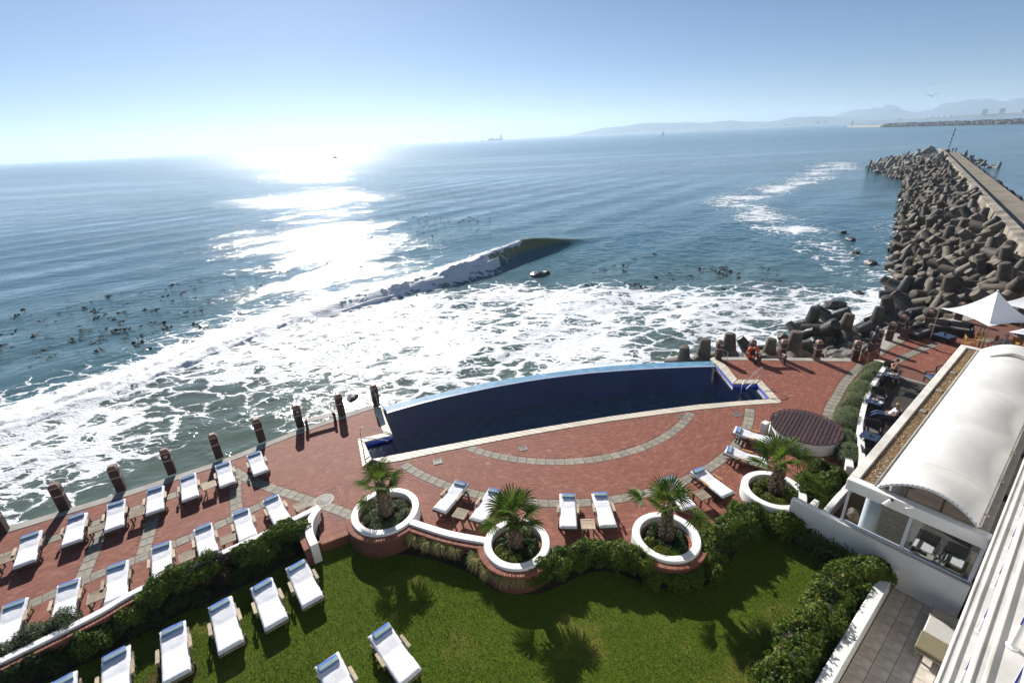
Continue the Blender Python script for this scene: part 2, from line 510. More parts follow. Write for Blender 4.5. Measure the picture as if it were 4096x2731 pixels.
M['leaf_bronze'] = leaf_mat('bronze_leaf', [(0.0, (0.012, 0.012, 0.008)), (0.5, (0.035, 0.028, 0.018)), (1.0, (0.06, 0.05, 0.03))])
M['leaf_grey'] = leaf_mat('grey_leaf', [(0.0, (0.08, 0.11, 0.05)), (0.5, (0.17, 0.22, 0.105)), (1.0, (0.28, 0.32, 0.19))], 0.8, 0.35, 0.15)
M['leaf_silver'] = leaf_mat('silver_leaf', [(0.0, (0.03, 0.05, 0.02)), (0.5, (0.085, 0.12, 0.05)), (1.0, (0.19, 0.23, 0.12))], 0.5, 0.2)
M['leaf_lime'] = leaf_mat('lime_leaf', [(0.0, (0.03, 0.08, 0.005)), (0.5, (0.08, 0.17, 0.01)), (1.0, (0.16, 0.25, 0.02))])
M['blade'] = leaf_mat('strap_leaf', [(0.0, (0.02, 0.05, 0.01)), (0.5, (0.045, 0.10, 0.015)), (1.0, (0.12, 0.17, 0.03))], 0.35)
M['blade_pale'] = leaf_mat('variegated_blade', [(0.0, (0.14, 0.16, 0.04)), (0.4, (0.34, 0.32, 0.12)), (1.0, (0.60, 0.54, 0.28))], 0.5, 0.45)
M['flower'] = leaf_mat('pink_flower', [(0.0, (0.35, 0.10, 0.28)), (1.0, (0.52, 0.22, 0.42))])
M['kelp'] = leaf_mat('kelp', [(0.0, (0.012, 0.009, 0.004)), (1.0, (0.03, 0.022, 0.01))], 0.8, 0.05, .1)
def palm_mat():
    m_ = leaf_mat('palm_leaf', [(0.0, (0.018, 0.042, 0.006)), (0.45, (0.055, 0.12, 0.014)), (0.8, (0.12, 0.20, 0.02)), (1.0, (0.21, 0.25, 0.03))], 0.42, 0.42)
    t = m_.node_tree; b = t.nodes['Principled BSDF']
    a = N(t, 'Attribute'); a.attribute_name = 'tipness'
    src = b.inputs['Base Color'].links[0].from_socket
    c = mixc(t, sstep(t, a.outputs['Fac'], 0.72, 1.0), src, (0.22, 0.115, 0.045))
    t.links.new(c, b.inputs['Base Color'])
    for n in t.nodes:
        if n.bl_idname == 'ShaderNodeBsdfTranslucent': t.links.new(c, n.inputs[0])
    return m_
M['palm_leaf'] = palm_mat()
M['palm_stalk'] = plain('palm_stalk', (0.16, 0.18, 0.05), 0.5, 0.2, 5, 0.1)

def lawn_mat():
    m_, t, b = nmat('lawn')
    v = N(t, 'NewGeometry').outputs['Position']
    a = noise(t, v, 0.55, 5, 0.65); c_ = noise(t, v, 18, 4, 0.7)
    c = ramp(t, c_, [(0.25, (0.028, 0.05, 0.006)), (0.5, (0.065, 0.105, 0.011)), (0.75, (0.12, 0.155, 0.02))])
    dry = sstep(t, a, 0.5, 0.72)
    c = mixc(t, math_n(t, 'MULTIPLY', dry, 0.75), c, (0.17, 0.15, 0.035))
    for (px, py, pr) in ((-10.35, 9.05, 1.1), (-9.15, 10.0, .75), (-8.0, 11.4, .5)):
        vd = N(t, 'VectorMath', operation='DISTANCE'); t.links.new(v, vd.inputs[0]); vd.inputs[1].default_value = (px, py, LAWN)
        wv = math_n(t, 'ADD', vd.outputs['Value'], math_n(t, 'MULTIPLY', noise(t, v, 2.2, 4), .9))
        n_ = N(t, 'MapRange'); t.links.new(wv, n_.inputs[0]); n_.inputs[1].default_value = pr * .75; n_.inputs[2].default_value = pr * 1.25; n_.inputs[3].default_value = .85; n_.inputs[4].default_value = 0
        c = mixc(t, n_.outputs[0], c, (0.10, 0.068, 0.035))
    t.links.new(c, b.inputs['Base Color']); setin(b, Roughness=0.9, Specular_IOR_Level=0.04)
    bump(t, b, c_, 0.9, 0.03)
    return m_
M['lawn'] = lawn_mat()
M['grass'] = leaf_mat('grass_blade', [(0.0, (0.04, 0.075, 0.007)), (0.45, (0.075, 0.13, 0.012)), (0.8, (0.13, 0.175, 0.02)), (1.0, (0.19, 0.18, 0.04))], 0.7, 0.35, 0.08)

def glass_mat(name, tint=(0.9, 0.95, 1.0), rough=0.02, f=0.12):
    m_, t, b = nmat(name)
    g = N(t, 'BsdfGlossy'); g.inputs['Roughness'].default_value = rough
    tr = N(t, 'BsdfTransparent'); tr.inputs[0].default_value = (*tint, 1)
    fr = N(t, 'Fresnel'); fr.inputs[0].default_value = 1.45
    mx = N(t, 'MixShader'); t.links.new(fr.outputs[0], mx.inputs[0])
    t.links.new(tr.outputs[0], mx.inputs[1]); t.links.new(g.outputs[0], mx.inputs[2])
    t.links.new(mx.outputs[0], t.nodes['Material Output'].inputs[0])
    return m_
M['glass'] = glass_mat('window_glass')
# ---------------------------------------------------------------- the sea
# crest of the breaking wave (x, y, height of the ridge, share of white water 0..1)
CREST = [(-46, 8, .25, 1), (-40, 18, .28, 1), (-34.2, 27.8, .30, 1), (-31.6, 31.8, .32, 1), (-28.0, 38.0, .38, 1), (-24.0, 45.6, .46, 1), (-17.2, 53.0, .62, 1), (-9.6, 59.6, 1.0, 1),
         (-5.0, 64.0, 1.7, .75), (-1.5, 69.0, 2.0, .2), (3.0, 75.0, 2.0, 0), (8.0, 79.0, 1.15, 0), (12.0, 81.0, .42, 0), (16, 82.6, .12, 0), (24, 85.0, .02, 0)]
CR_ = resample(smooth_path(CREST, 6), 0.8)

def crest_dist(X, Y):
    """signed distance to the crest (positive offshore), ridge height and white share there"""
    D = np.full(X.shape, 1e9); S = np.zeros(X.shape); H = np.zeros(X.shape); Wt = np.zeros(X.shape)
    for i in range(len(CR_) - 1):
        a = CR_[i, :2]; b = CR_[i + 1, :2]; ab = b - a; L2 = ab @ ab
        t = np.clip(((X - a[0]) * ab[0] + (Y - a[1]) * ab[1]) / L2, 0, 1)
        dx = X - a[0] - t * ab[0]; dy = Y - a[1] - t * ab[1]
        d = np.hypot(dx, dy); s = np.sign(ab[0] * dy - ab[1] * dx)
        k = d < D
        D[k] = d[k]; S[k] = s[k]
        H[k] = (CR_[i, 2] * (1 - t) + CR_[i + 1, 2] * t)[k]; Wt[k] = (CR_[i, 3] * (1 - t) + CR_[i + 1, 3] * t)[k]
    return D * S, H, Wt

def sea_height(X, Y):
    dist = np.hypot(X, Y - 20)
    damp = 1 / (1 + (dist / 180.0) ** 2)
    s = -0.76 * X + 0.65 * Y; q = 0.65 * X + 0.76 * Y
    wob = 5 * fbm(X * 0.03, Y * 0.03, o=2)
    h = 0.16 * np.sin(2 * PI * (s + wob) / 13.0) * (0.4 + vnoise(X * .04 + 9, Y * .04))
    h += 0.10 * (fbm((s + wob) * 0.30, q * 0.10, o=3) - .5) * 2
    h += 0.055 * (fbm(s * 0.9, q * 0.45, o=2) - .5) * 2
    h *= damp
    near = (dist < 220)
    D = np.full(X.shape, 99.); H = np.zeros(X.shape); Wt = np.zeros(X.shape)
    D[near], H[near], Wt[near] = crest_dist(X[near], Y[near])
    front = 1.15 + 0.2 * Wt; back = 3.6
    ridge = np.where(D > 0, np.exp(-(D / back) ** 2), np.exp(-(D / front) ** 2)) * H
    ridge -= 0.30 * H * np.exp(-((D + 2.6) / 1.6) ** 2)
    lump = Wt * np.exp(-((D - 0.3) / 2.0) ** 2) * 0.5 * (fbm(X * 1.1, Y * 1.1, o=3) - .42)
    h = h + ridge + lump
    surf = np.where((D < 0) & near, 1.0, 0.0)
    h += surf * 0.09 * (fbm(X * .8, Y * .8, o=3) - .5) * 2
    return h, D, Wt

def graded(lo, hi, step, c0, c1, grow=1.10, end=9000.0):
    mid = list(np.arange(lo, hi, step)); a = []; s = step; x = hi
    while x < c1: x += s; s = min(s * grow, 700); a.append(x)
    b = []; s = step; x = lo
    while x > c0: x -= s; s = min(s * grow, 700); b.append(x)
    return np.array(b[::-1] + mid + [hi] * 0 + a)
gx = graded(-46, 46, 0.33, -7500, 9000, 1.045)
gy = graded(13, 88, 0.33, -300, 9000, 1.035)
X, Y = np.meshgrid(gx, gy)
Hh, Dc, Wt = sea_height(X, Y)
V = np.stack([X.ravel(), Y.ravel(), SEA + Hh.ravel()], 1)
nx, ny = len(gx), len(gy)
idx = np.arange(nx * ny).reshape(ny, nx)
F = np.stack([idx[:-1, :-1].ravel(), idx[:-1, 1:].ravel(), idx[1:, 1:].ravel(), idx[1:, :-1].ravel()], 1)
# no water under the land
cxm = V[F].mean(1)
LANDCUT = [(-60, -18), (-60, -12), (-21.5, 13.7), (-14.5, 17.8), (-8.1, 22.6), (-6.5, 22.3), (0, 24.8), (12.5, 25.8), (20, 25), (30, 29), (60, 30), (60, -40)]
keep = ~inpoly(cxm[:, 0], cxm[:, 1], LANDCUT)
F = F[keep]
# how much foam lies where (0 none .. 1 closed white)
dens = np.full(X.shape, 0.0)
n1 = fbm(X * .05 + 3, Y * .05, o=3); n2 = fbm(X * .16, Y * .16 + 8, o=3)
surf = (Dc < 0.5) & (Y < 100)
edge = 59.0 - 0.20 * np.maximum(X - 2, 0) + 7 * (n1 - .5)            # seaward end of the foam field right of the wave
inzone = np.clip((edge - Y) / 5.0, 0, 1) * np.clip((46 - X) / 12, 0, 1)
lace = 0.13 + 0.37 * np.clip((n2 - 0.30) / 0.42, 0, 1) + 0.22 * (n1 - .5)
lace *= np.clip(1.0 - np.maximum(0, X - 26) / 60, .3, 1)
dens = np.where(surf, lace * inzone, dens)
# calmer green water along the wall at the left
calm = np.exp(-(((X + 20) / 9) ** 2 + ((Y - 20) / 6.5) ** 2))
dens -= 0.30 * calm
# the white water itself and the streaks it leaves behind
bore = Wt * np.clip(1 - np.abs(Dc - 1.6) / 4.6, 0, 1) * 1.5
dens = np.maximum(dens, bore * (0.55 + 0.6 * n2))
back = Wt * np.clip(1 - (Dc - 2) / 10, 0, 1) * (Dc > 1) * np.clip((-16 - X) / 8, 0, 1) * (0.15 + 1.0 * np.clip(n2 - .32, 0, 1))
dens = np.maximum(dens, back)
lip = np.exp(-((Dc + 0.1) / 0.35) ** 2) * np.clip((1 - Wt), 0, 1) * (Wt > .02) * 0.8
dens = np.maximum(dens, lip)
# foam drifting along the breakwater
ST = resample(smooth_path([(145, 221), (112, 175), (71, 135), (56, 121), (50, 95), (48, 77), (45, 62), (44, 56)], 6), 2)
sdist = np.full(X.shape, 1e9); sw = np.zeros(X.shape)
reg = (X > 20) & (X < 190) & (Y > 40) & (Y < 260)
for i, p in enumerate(ST):
    d = np.hypot(X[reg] - p[0], Y[reg] - p[1]); t = sdist[reg]; k = d < t; t[k] = d[k]; sdist[reg] = t
wid = 3.5 + Y * 0.035
dens = np.maximum(dens, np.clip(1.15 - sdist / wid, 0, 1) * (0.10 + 1.1 * np.clip(n2 - .32, 0, 1)))
# slop against the dolosse and the sea wall
SH = resample([(12, 27.6), (21, 32), (30, 40), (40, 46), (47, 55), (58, 71), (72, 88)], 1.5)
shd = np.full(X.shape, 1e9)
reg = (X > 0) & (X < 90) & (Y > 20) & (Y < 110)
for p in SH:
    d = np.hypot(X[reg] - p[0], Y[reg] - p[1]); t = shd[reg]; k = d < t; t[k] = d[k]; shd[reg] = t
dens = np.maximum(dens, np.clip(1 - shd / 5.0, 0, 1) * (0.35 + .8 * np.clip(n2 - .25, 0, 1)) * np.clip((60 - Y) / 15, .25, 1))
me = mesh_np('sea', V, F, True)
at = me.attributes.new('foam', 'FLOAT', 'POINT'); at.data.foreach_set('value', np.clip(dens, 0, 1.2).ravel().astype(np.float32))
thin = np.exp(-((Dc + 0.75) / 1.2) ** 2) * np.clip((np.where(Dc < 90, 1, 0)), 0, 1) * np.clip((Hh - .15) * 1.6, 0, 1)
turb = np.clip(np.where(Dc < 0, 1.0, 0.35) * np.clip((75 - Y) / 45, 0, 1) * np.clip((60 - X) / 30, 0, 1), 0, 1)
at = me.attributes.new('turbid', 'FLOAT', 'POINT'); at.data.foreach_set('value', np.clip(turb + 0.0 * thin, 0, 1).ravel().astype(np.float32))
at = me.attributes.new('wall', 'FLOAT', 'POINT'); at.data.foreach_set('value', np.clip(thin, 0, 1).ravel().astype(np.float32))

def sea_mat():
    m_, t, b = nmat('sea_water')
    g = N(t, 'NewGeometry').outputs['Position']
    mp = N(t, 'Mapping'); mp.inputs['Rotation'].default_value = (0, 0, R(-45)); mp.inputs['Scale'].default_value = (0.62, 1.0, 1.0)
    t.links.new(g, mp.inputs[0]); v = mp.outputs[0]
    at = N(t, 'Attribute'); at.attribute_name = 'foam'; dens_ = at.outputs['Fac']
    tu = N(t, 'Attribute'); tu.attribute_name = 'turbid'
    wl = N(t, 'Attribute'); wl.attribute_name = 'wall'
    # lace: cell walls bent by noise
    wn = N(t, 'TexNoise'); setin(wn, Scale=0.33, Detail=4.0, Roughness=0.6); t.links.new(v, wn.inputs['Vector'])
    sub = N(t, 'VectorMath', operation='MULTIPLY_ADD'); t.links.new(wn.outputs['Color'], sub.inputs[0]); sub.inputs[1].default_value = (3.2, 3.2, 0); t.links.new(v, sub.inputs[2])
    vo = N(t, 'TexVoronoi', feature='DISTANCE_TO_EDGE'); setin(vo, Scale=0.55); t.links.new(sub.outputs[0], vo.inputs['Vector'])
    vo2 = N(t, 'TexVoronoi', feature='DISTANCE_TO_EDGE'); setin(vo2, Scale=1.6); t.links.new(sub.outputs[0], vo2.inputs['Vector'])
    a = math_n(t, 'MULTIPLY', vo.outputs[0], 2.3)
    vo3 = N(t, 'TexVoronoi', feature='DISTANCE_TO_EDGE'); setin(vo3, Scale=3.6); t.links.new(sub.outputs[0], vo3.inputs['Vector'])
    b2 = math_n(t, 'ADD', math_n(t, 'MULTIPLY', vo2.outputs[0], 2.0), 0.16)
    b2 = math_n(t, 'MINIMUM', b2, math_n(t, 'ADD', math_n(t, 'MULTIPLY', vo3.outputs[0], 1.6), 0.30))
    mn = math_n(t, 'MINIMUM', a, b2)
    nn = noise(t, v, 1.6, 5, 0.65)
    th = math_n(t, 'ADD', mn, math_n(t, 'MULTIPLY', math_n(t, 'SUBTRACT', nn, 0.5), 0.75))
    th = math_n(t, 'ADD', th, 0.06)
    lo = math_n(t, 'SUBTRACT', dens_, 0.10); hi = math_n(t, 'ADD', dens_, 0.07)
    mr = N(t, 'MapRange', interpolation_type='SMOOTHSTEP')
    t.links.new(th, mr.inputs['Value']); t.links.new(lo, mr.inputs['From Min']); t.links.new(hi, mr.inputs['From Max'])
    mr.inputs['To Min'].default_value = 1; mr.inputs['To Max'].default_value = 0
    foam = math_n(t, 'MULTIPLY', mr.outputs[0], sstep(t, dens_, 0.01, 0.08))
    # water body
    big = noise(t, g, 0.02, 3)
    c = ramp(t, big, [(0.35, (0.046, 0.122, 0.155)), (0.65, (0.052, 0.138, 0.166))])
    c = mixc(t, tu.outputs['Fac'], c, (0.095, 0.125, 0.10))
    c = mixc(t, wl.outputs['Fac'], c, (0.19, 0.19, 0.055))  # olive tint stands in for light coming through the thin wave face
    fc = ramp(t, nn, [(0.3, (0.70, 0.73, 0.76)), (0.7, (0.84, 0.86, 0.87))])
    c = mixc(t, foam, c, fc)
    t.links.new(c, b.inputs['Base Color'])
    sep = N(t, 'SeparateXYZ'); t.links.new(g, sep.inputs[0])
    rg = N(t, 'MapRange'); t.links.new(sep.outputs[1], rg.inputs[0]); rg.inputs[1].default_value = 40; rg.inputs[2].default_value = 600; rg.inputs[3].default_value = 0.08; rg.inputs[4].default_value = 0.20
    rr = N(t, 'Mix'); t.links.new(foam, rr.inputs[0]); t.links.new(rg.outputs[0], rr.inputs[2]); rr.inputs[3].default_value = 0.6
    t.links.new(rr.outputs[0], b.inputs['Roughness'])
    b.inputs['IOR'].default_value = 1.333
    # ripples: patches of smoother and rougher water
    mb_ = N(t, 'Mapping'); mb_.inputs['Rotation'].default_value = (0, 0, R(-12)); mb_.inputs['Scale'].default_value = (0.22, 1.0, 1.0); t.links.new(g, mb_.inputs[0])
    calm_ = N(t, 'MapRange', interpolation_type='SMOOTHSTEP'); t.links.new(math_n(t, 'ADD', noise(t, mb_.outputs[0], 0.016, 5, .6), math_n(t, 'MULTIPLY', math_n(t, 'SUBTRACT', noise(t, v, 0.22, 4, .7), 0.5), 0.55)), calm_.inputs[0]); calm_.inputs[1].default_value = .40; calm_.inputs[2].default_value = .62; calm_.inputs[3].default_value = .22; calm_.inputs[4].default_value = 1.1
    r1 = noise(t, v, 0.9, 4, 0.6); r2 = noise(t, v, 4.5, 3, 0.6)
    hsum = math_n(t, 'ADD', math_n(t, 'MULTIPLY', r1, 0.85), math_n(t, 'MULTIPLY', r2, 0.34))
    hsum = math_n(t, 'MULTIPLY', hsum, calm_.outputs[0])
    hsum = math_n(t, 'ADD', hsum, math_n(t, 'MULTIPLY', foam, math_n(t, 'ADD', math_n(t, 'MULTIPLY', noise(t, g, 7, 3), 0.35), 0.12)))
    bump(t, b, hsum, 0.75, 0.27)
    return m_
M['sea'] = sea_mat()
sea = link('sea', me, M['sea']); tag(sea, kind='structure', label='blue green sea with foam and a breaking wave')

# tumbling white water on the broken part of the crest
def white_water():
    P = CR_[(CR_[:, 3] > 0.3)]
    P = resample(P, 0.16)
    n = len(P); m_ = 26
    T = np.gradient(P[:, :2], axis=0); T /= np.hypot(T[:, 0], T[:, 1])[:, None]
    Nn = np.stack([-T[:, 1], T[:, 0]], 1)     # offshore
    u = np.linspace(0, PI, m_)
    vv = []
    s = np.arange(n) * 0.16
    for k in range(m_):
        wv_ = 0.75 + 0.7 * fbm(s * 0.16, s * 0 + 2, o=3)
        off = -np.cos(u[k]) * 1.75 * wv_ + 0.45
        hh = np.sin(u[k]) ** 0.8 * (P[:, 2] * 0.85 + 0.14) * (0.15 + 1.5 * fbm(s * .22 + 7, s * 0 + .3 * k, o=2))
        q = P[:, :2] + Nn * off[:, None]
        bx = fbm(q[:, 0] * 1.5, q[:, 1] * 1.5, hh * 1.5 + 3, o=4, g=.6) - .5
        b2 = fbm(q[:, 0] * 4.5, q[:, 1] * 4.5, hh * 4.5 + 9, o=3, g=.6) - .5
        disp = np.sin(u[k]) * (0.85 * bx + 0.40 * b2)
        q = q - Nn * (np.cos(u[k]) * disp)[:, None]
        z = SEA - 0.12 + hh + disp * 0.9 * max(np.sin(u[k]), .15)
        vv.append(np.c_[q, z])
    V = np.stack(vv, 1).reshape(-1, 3)
    idx = np.arange(n * m_).reshape(n, m_)
    F = np.stack([idx[:-1, :-1].ravel(), idx[1:, :-1].ravel(), idx[1:, 1:].ravel(), idx[:-1, 1:].ravel()], 1)
    return mesh_np('white_water', V, F, True)
def foam_mat():
    m_, t, b = nmat('white_water')
    g = N(t, 'NewGeometry').outputs['Position']
    n = noise(t, g, 5, 5, .65)
    c = ramp(t, n, [(0.25, (0.62, 0.66, 0.66)), (0.6, (0.86, 0.88, 0.89))])
    t.links.new(c, b.inputs['Base Color']); setin(b, Roughness=0.6, Specular_IOR_Level=0.4)
    b.inputs['Subsurface Weight'].default_value = 0.35; b.inputs['Subsurface Radius'].default_value = (.3, .35, .35); b.inputs['Subsurface Scale'].default_value = 0.5
    bump(t, b, noise(t, g, 9, 4, .7), 0.9, 0.12)
    return m_
M['foam'] = foam_mat()
ww = link('white_water', white_water(), M['foam'], sea); tag(ww, kind='stuff')

# floating kelp
def kelp_mesh():
    V = []; F = []
    def clump(x, y, s):
        z = SEA + 0.1
        for j in range(random.randint(3, 7)):
            a = random.uniform(0, 2 * PI); L = s * random.uniform(.4, 1.0); w = s * random.uniform(.08, .2)
            dx, dy = math.cos(a), math.sin(a); px, py = -dy * w, dx * w
            ox, oy = random.gauss(0, s * .3), random.gauss(0, s * .3); hh = s * random.uniform(.06, .3)
            b = len(V)
            V.extend([(x + ox - px, y + oy - py, z), (x + ox + px, y + oy + py, z), (x + ox + dx * L * .5 + px, y + oy + dy * L * .5 + py, z + hh), (x + ox + dx * L * .5 - px, y + oy + dy * L * .5 - py, z + hh * .8), (x + ox + dx * L, y + oy + dy * L, z - .05)])
            F.extend([(b, b + 1, b + 2), (b, b + 2, b + 3), (b + 3, b + 2, b + 4)])
    spots = []
    for _ in range(110):
        t = random.random()
        a = Vector((-56, 48)).lerp(Vector((-30, 68)), t); spots.append((a.x + random.gauss(0, 6.5), a.y + random.gauss(0, 5.5), random.choice([.25, .35, .5, .8])))
    for _ in range(60):
        spots.append((random.gauss(-42, 6), random.gauss(46, 4), random.choice([.3, .5, .8])))
    for _ in range(60):
        spots.append((random.gauss(-14, 7), random.gauss(108, 7), random.choice([.4, .6])))
    for _ in range(25):
        spots.append((random.gauss(-24, 6), random.gauss(88, 8), random.choice([.4, .6, .8])))
    for _ in range(60):
        spots.append((random.gauss(24, 7), random.gauss(58, 3.5), random.choice([.3, .5, .8])))
    for s_ in spots: clump(*s_)
    return mesh_np('kelp', V, F)
kelp = link('kelp', kelp_mesh(), M['kelp']); tag(kelp, 'scattered dark heads of kelp floating on the water behind the wave', 'kelp', kind='stuff')
HAZE = 1.7e-4
# ---------------------------------------------------------------- far shore
def ridge_obj(name, pts, y0, depth, mat, base=SEA, jag=0.06, hs=.82):
    """a ridge of hills: crest line given as (x, y, height), with real slopes in front and behind"""
    P = resample([(p[0], p[1], p[2] * hs) for p in pts], 60.0); n = len(P); s = np.arange(n) * 60.0
    rows = []
    T = np.gradient(P[:, :2], axis=0); T /= np.hypot(T[:, 0], T[:, 1])[:, None]; Nn = np.stack([T[:, 1], -T[:, 0]], 1)
    for k, (o, f) in enumerate([(1.0, 0.0), (.7, .22), (.4, .55), (.15, .85), (0, 1.0), (-.3, .7), (-.8, .2), (-1.1, 0)]):
        j = 1 + jag * 4 * (fbm(s * .004 + 3 * k, s * 0 + k, o=4) - .5) * (0.4 + f)
        q = P[:, :2] + Nn * (o * depth * (1 + .4 * (fbm(s * .003, s * 0 + 9 + k, o=2) - .5)))[:, None]
        rows.append(np.c_[q, base + P[:, 2] * f * j])
    V = np.stack(rows, 1).reshape(-1, 3); m_ = len(rows); idx = np.arange(n * m_).reshape(n, m_)
    F = np.stack([idx[:-1, :-1].ravel(), idx[1:, :-1].ravel(), idx[1:, 1:].ravel(), idx[:-1, 1:].ravel()], 1)
    o = link(name, mesh_np(name, V, F, True), mat); return tag(o, kind='structure')

ridge_obj('mountain_ridge', [(4300, 7380, 60), (4600, 7250, 120), (4773, 7154, 190), (4864, 7093, 218), (4913, 7058, 192), (4955, 7029, 225), (4998, 6999, 238), (5030, 6976, 205), (5045, 6965, 212), (5073, 6944, 246), (5105, 6921, 252), (5143, 6893, 215), (5175, 6869, 212), (5215, 6839, 160), (5330, 6750, 120), (5485, 6624, 150), (5516, 6598, 205), (5609, 6519, 205), (5678, 6459, 218), (5726, 6416, 242), (5782, 6367, 218), (5829, 6323, 236), (5866, 6289, 214), (5929, 6230, 178), (5973, 6187, 192), (6001, 6161, 212), (6033, 6128, 198), (6063, 6099, 210), (6300, 5900, 150), (6600, 5600, 200), (6900, 5250, 140)], 0, 380, M['hill'])
ridge_obj('coastal_hills', [(900, 6950, 20), (1300, 6880, 120), (1731, 6783, 175), (2178, 6653, 180), (2500, 6540, 120), (2736, 6443, 135), (2814, 6409, 140), (2934, 6356, 108), (3150, 6250, 90), (3300, 6174, 115), (3355, 6144, 132), (3432, 6101, 152), (3576, 6017, 142), (3686, 5951, 116), (3846, 5849, 80), (3995, 5748, 55), (4267, 5549, 40)], 0, 260, M['hill'], hs=.66)
ridge_obj('coast', [(300, 6900, 8), (1200, 6700, 12), (2000, 6350, 14), (2700, 5800, 16), (3150, 5000, 18), (3150, 4300, 17), (3000, 3300, 22), (3100, 2700, 26), (3300, 2200, 22)], 0, 130, M['coast'])
# buildings on the shore
def far_tower(loc, w_, d_, h_, rz, label, lean=1.0):
    t = empty('far_tower', loc, rz, label, 'building')
    MB().box((0, 0, h_ / 2), (w_, d_, h_), taper=lean).build('wall', M['far_wall'], t)
    MB().box((0, 0, h_ + 1.2), (w_ * .5, d_ * .6, 2.4)).build('roof_box', M['far_wall'], t)
    for k in range(5):
        MB().box((0, -d_ / 2 - .3, h_ * (k + .7) / 5.5), (w_ * .86, .5, h_ * .07)).build('window_band', M['hill'], t)
    return t
far_tower((2975, 3215, 14), 42, 20, 30, R(40), 'left of two broad grey towers on the far shore')
far_tower((3030, 3160, 14), 42, 20, 31, R(40), 'right of two broad grey towers on the far shore')
far_tower((3100, 3090, 14), 60, 20, 18, R(40), 'lower grey block right of the two far towers')
far_tower((2910, 4790, 10), 30, 18, 22, R(40), 'left of two small hazy blocks on the middle of the shore')
far_tower((2950, 4745, 10), 30, 18, 22, R(40), 'right of two small hazy blocks on the middle of the shore')
for k, (x, y, w_, h_) in enumerate([(2660, 5750, 50, 14), (2560, 5860, 30, 18), (2780, 5560, 60, 12), (2900, 5330, 45, 13), (3060, 5080, 50, 12), (2330, 6080, 40, 16), (2080, 6240, 30, 12), (3120, 4080, 60, 12), (3060, 3700, 90, 14)]):
    o = MB().box((0, 0, h_ / 2), (w_, 15, h_)).box((w_ * .2, 0, h_ + 1.5), (w_ * .3, 10, 3)).build('shore_building', M['far_wall'], None, loc=(x, y, 6), rz=R(35))
    tag(o, 'low pale building on the hazy far shore, ' + ['fourth from left', 'third from left', 'fifth from left', 'sixth from left', 'seventh from left', 'second from left', 'leftmost', 'eighth from left', 'rightmost'][k] + ' of nine', 'building', 'low buildings along the far shore')
for k in range(5):
    o = MB().lathe([(11, 0), (11, 9), (10.4, 10), (.01, 11.5)], 20).build('storage_tank', M['white'], None, smooth=False, loc=(2960 + 10 * k, 3640 - 38 * k, 12))
    tag(o, 'round white storage tank on the far shore, ' + ['leftmost', 'second from left', 'middle one', 'second from right', 'rightmost'][k] + ' of five', 'tank', 'storage tanks')
# far breakwater: pier head and a bank of concrete blocks
FB = [(1057, 1579), (952, 1286), (925, 1100), (905, 960), (889, 879), (910, 790), (960, 700)]
fb = empty('far_breakwater', (0, 0, SEA), 0, 'long far breakwater of concrete blocks across the bay', 'breakwater')
MB().strip(FB[:2], -6, 6, 0, 5.5).build('pier', M['concrete'], fb)
MB().strip([(950, 1280)] + FB[2:], -5, 5, 0, 6.5).build('core', M['rock_dark'], fb)
def block_bank():
    mb = MB()
    P = resample([(952, 1286)] + FB[2:], 2.2)
    for i, p in enumerate(P):
        for k in range(4):
            d = random.uniform(2, 12); a = random.uniform(0, 6)
            T = (Vector(P[min(i + 1, len(P) - 1)][:2]) - Vector(P[max(i - 1, 0)][:2])).normalized(); nn = Vector((-T.y, T.x)) * (-1 if k < 3 else 1)
            if nn.dot(Vector(p[:2])) > 0 and k < 3: nn = -nn
            z = max(.3, 7.5 - d * .55) + random.uniform(-.6, 1.0)
            q = Vector(p[:2]) + nn * d
            mb.box((q.x, q.y, z), (random.uniform(2.4, 3.6), random.uniform(2.4, 3.6), random.uniform(2.5, 4.5)), (random.uniform(-.6, .6), random.uniform(-.6, .6), a), .75)
    return mb
o = block_bank().build('block_bank', M['concrete_dark'], fb); tag(o, kind='stuff')
bt = empty('beacon_tower', (1050, 1560, SEA + 5.5), 0, 'slim beacon on the head of the far breakwater', 'beacon')
MB().lathe([(1.6, 0), (1.0, 8), (.8, 9)], 10).build('mast', M['dark_steel'], bt)
MB().lathe([(1.6, 9), (1.6, 9.4), (1.2, 9.4), (1.2, 12), (.1, 13.5)], 10).build('lantern', M['dark_steel'], bt)

# ships
sh = empty('cargo_ship', (-70, 5300, SEA), R(2), 'hazy cargo ship with high bridge at its right end on the horizon', 'ship')
MB().prism([(-62, 0), (-54, -9), (58, -9), (62, -5), (62, 5), (58, 9), (-54, 9)], 0, 13).build('hull', M['ship_hull'], sh)
MB().box((46, 0, 24), (18, 15, 22)).box((46, 0, 36), (22, 17, 3)).box((48, 0, 41), (7, 7, 8)).build('bridge', M['far_wall'], sh)
MB().bar((46, 0, 36), (46, 0, 54), .9).build('mast', M['ship_hull'], sh)
MB().bar((-30, 0, 13), (-30, 0, 40), 1.3).bar((-30, 0, 36), (-55, 0, 22), 1.0).bar((-30, 0, 36), (-8, 0, 20), 1.0).build('crane', M['ship_hull'], sh)
MB().box((-30, 0, 16), (44, 13, 7), taper=.8).build('deck_cargo', M['far_wall'], sh)
tb = empty('tug_boat', (-170, 4600, SEA), 0, 'small hazy tug just left of the cargo ship', 'boat')
MB().prism([(-16, 0), (-12, -4), (14, -4), (16, 0), (14, 4), (-12, 4)], 0, 4).build('hull', M['ship_hull'], tb)
MB().box((-4, 0, 7), (9, 5, 6)).build('cabin', M['far_wall'], tb); MB().bar((0, 0, 8), (0, 0, 20), .6).build('mast', M['ship_hull'], tb)
sb = empty('sailing_boat', (560, 1812, SEA), 0, 'tiny white sailing boat far out on the bay', 'boat')
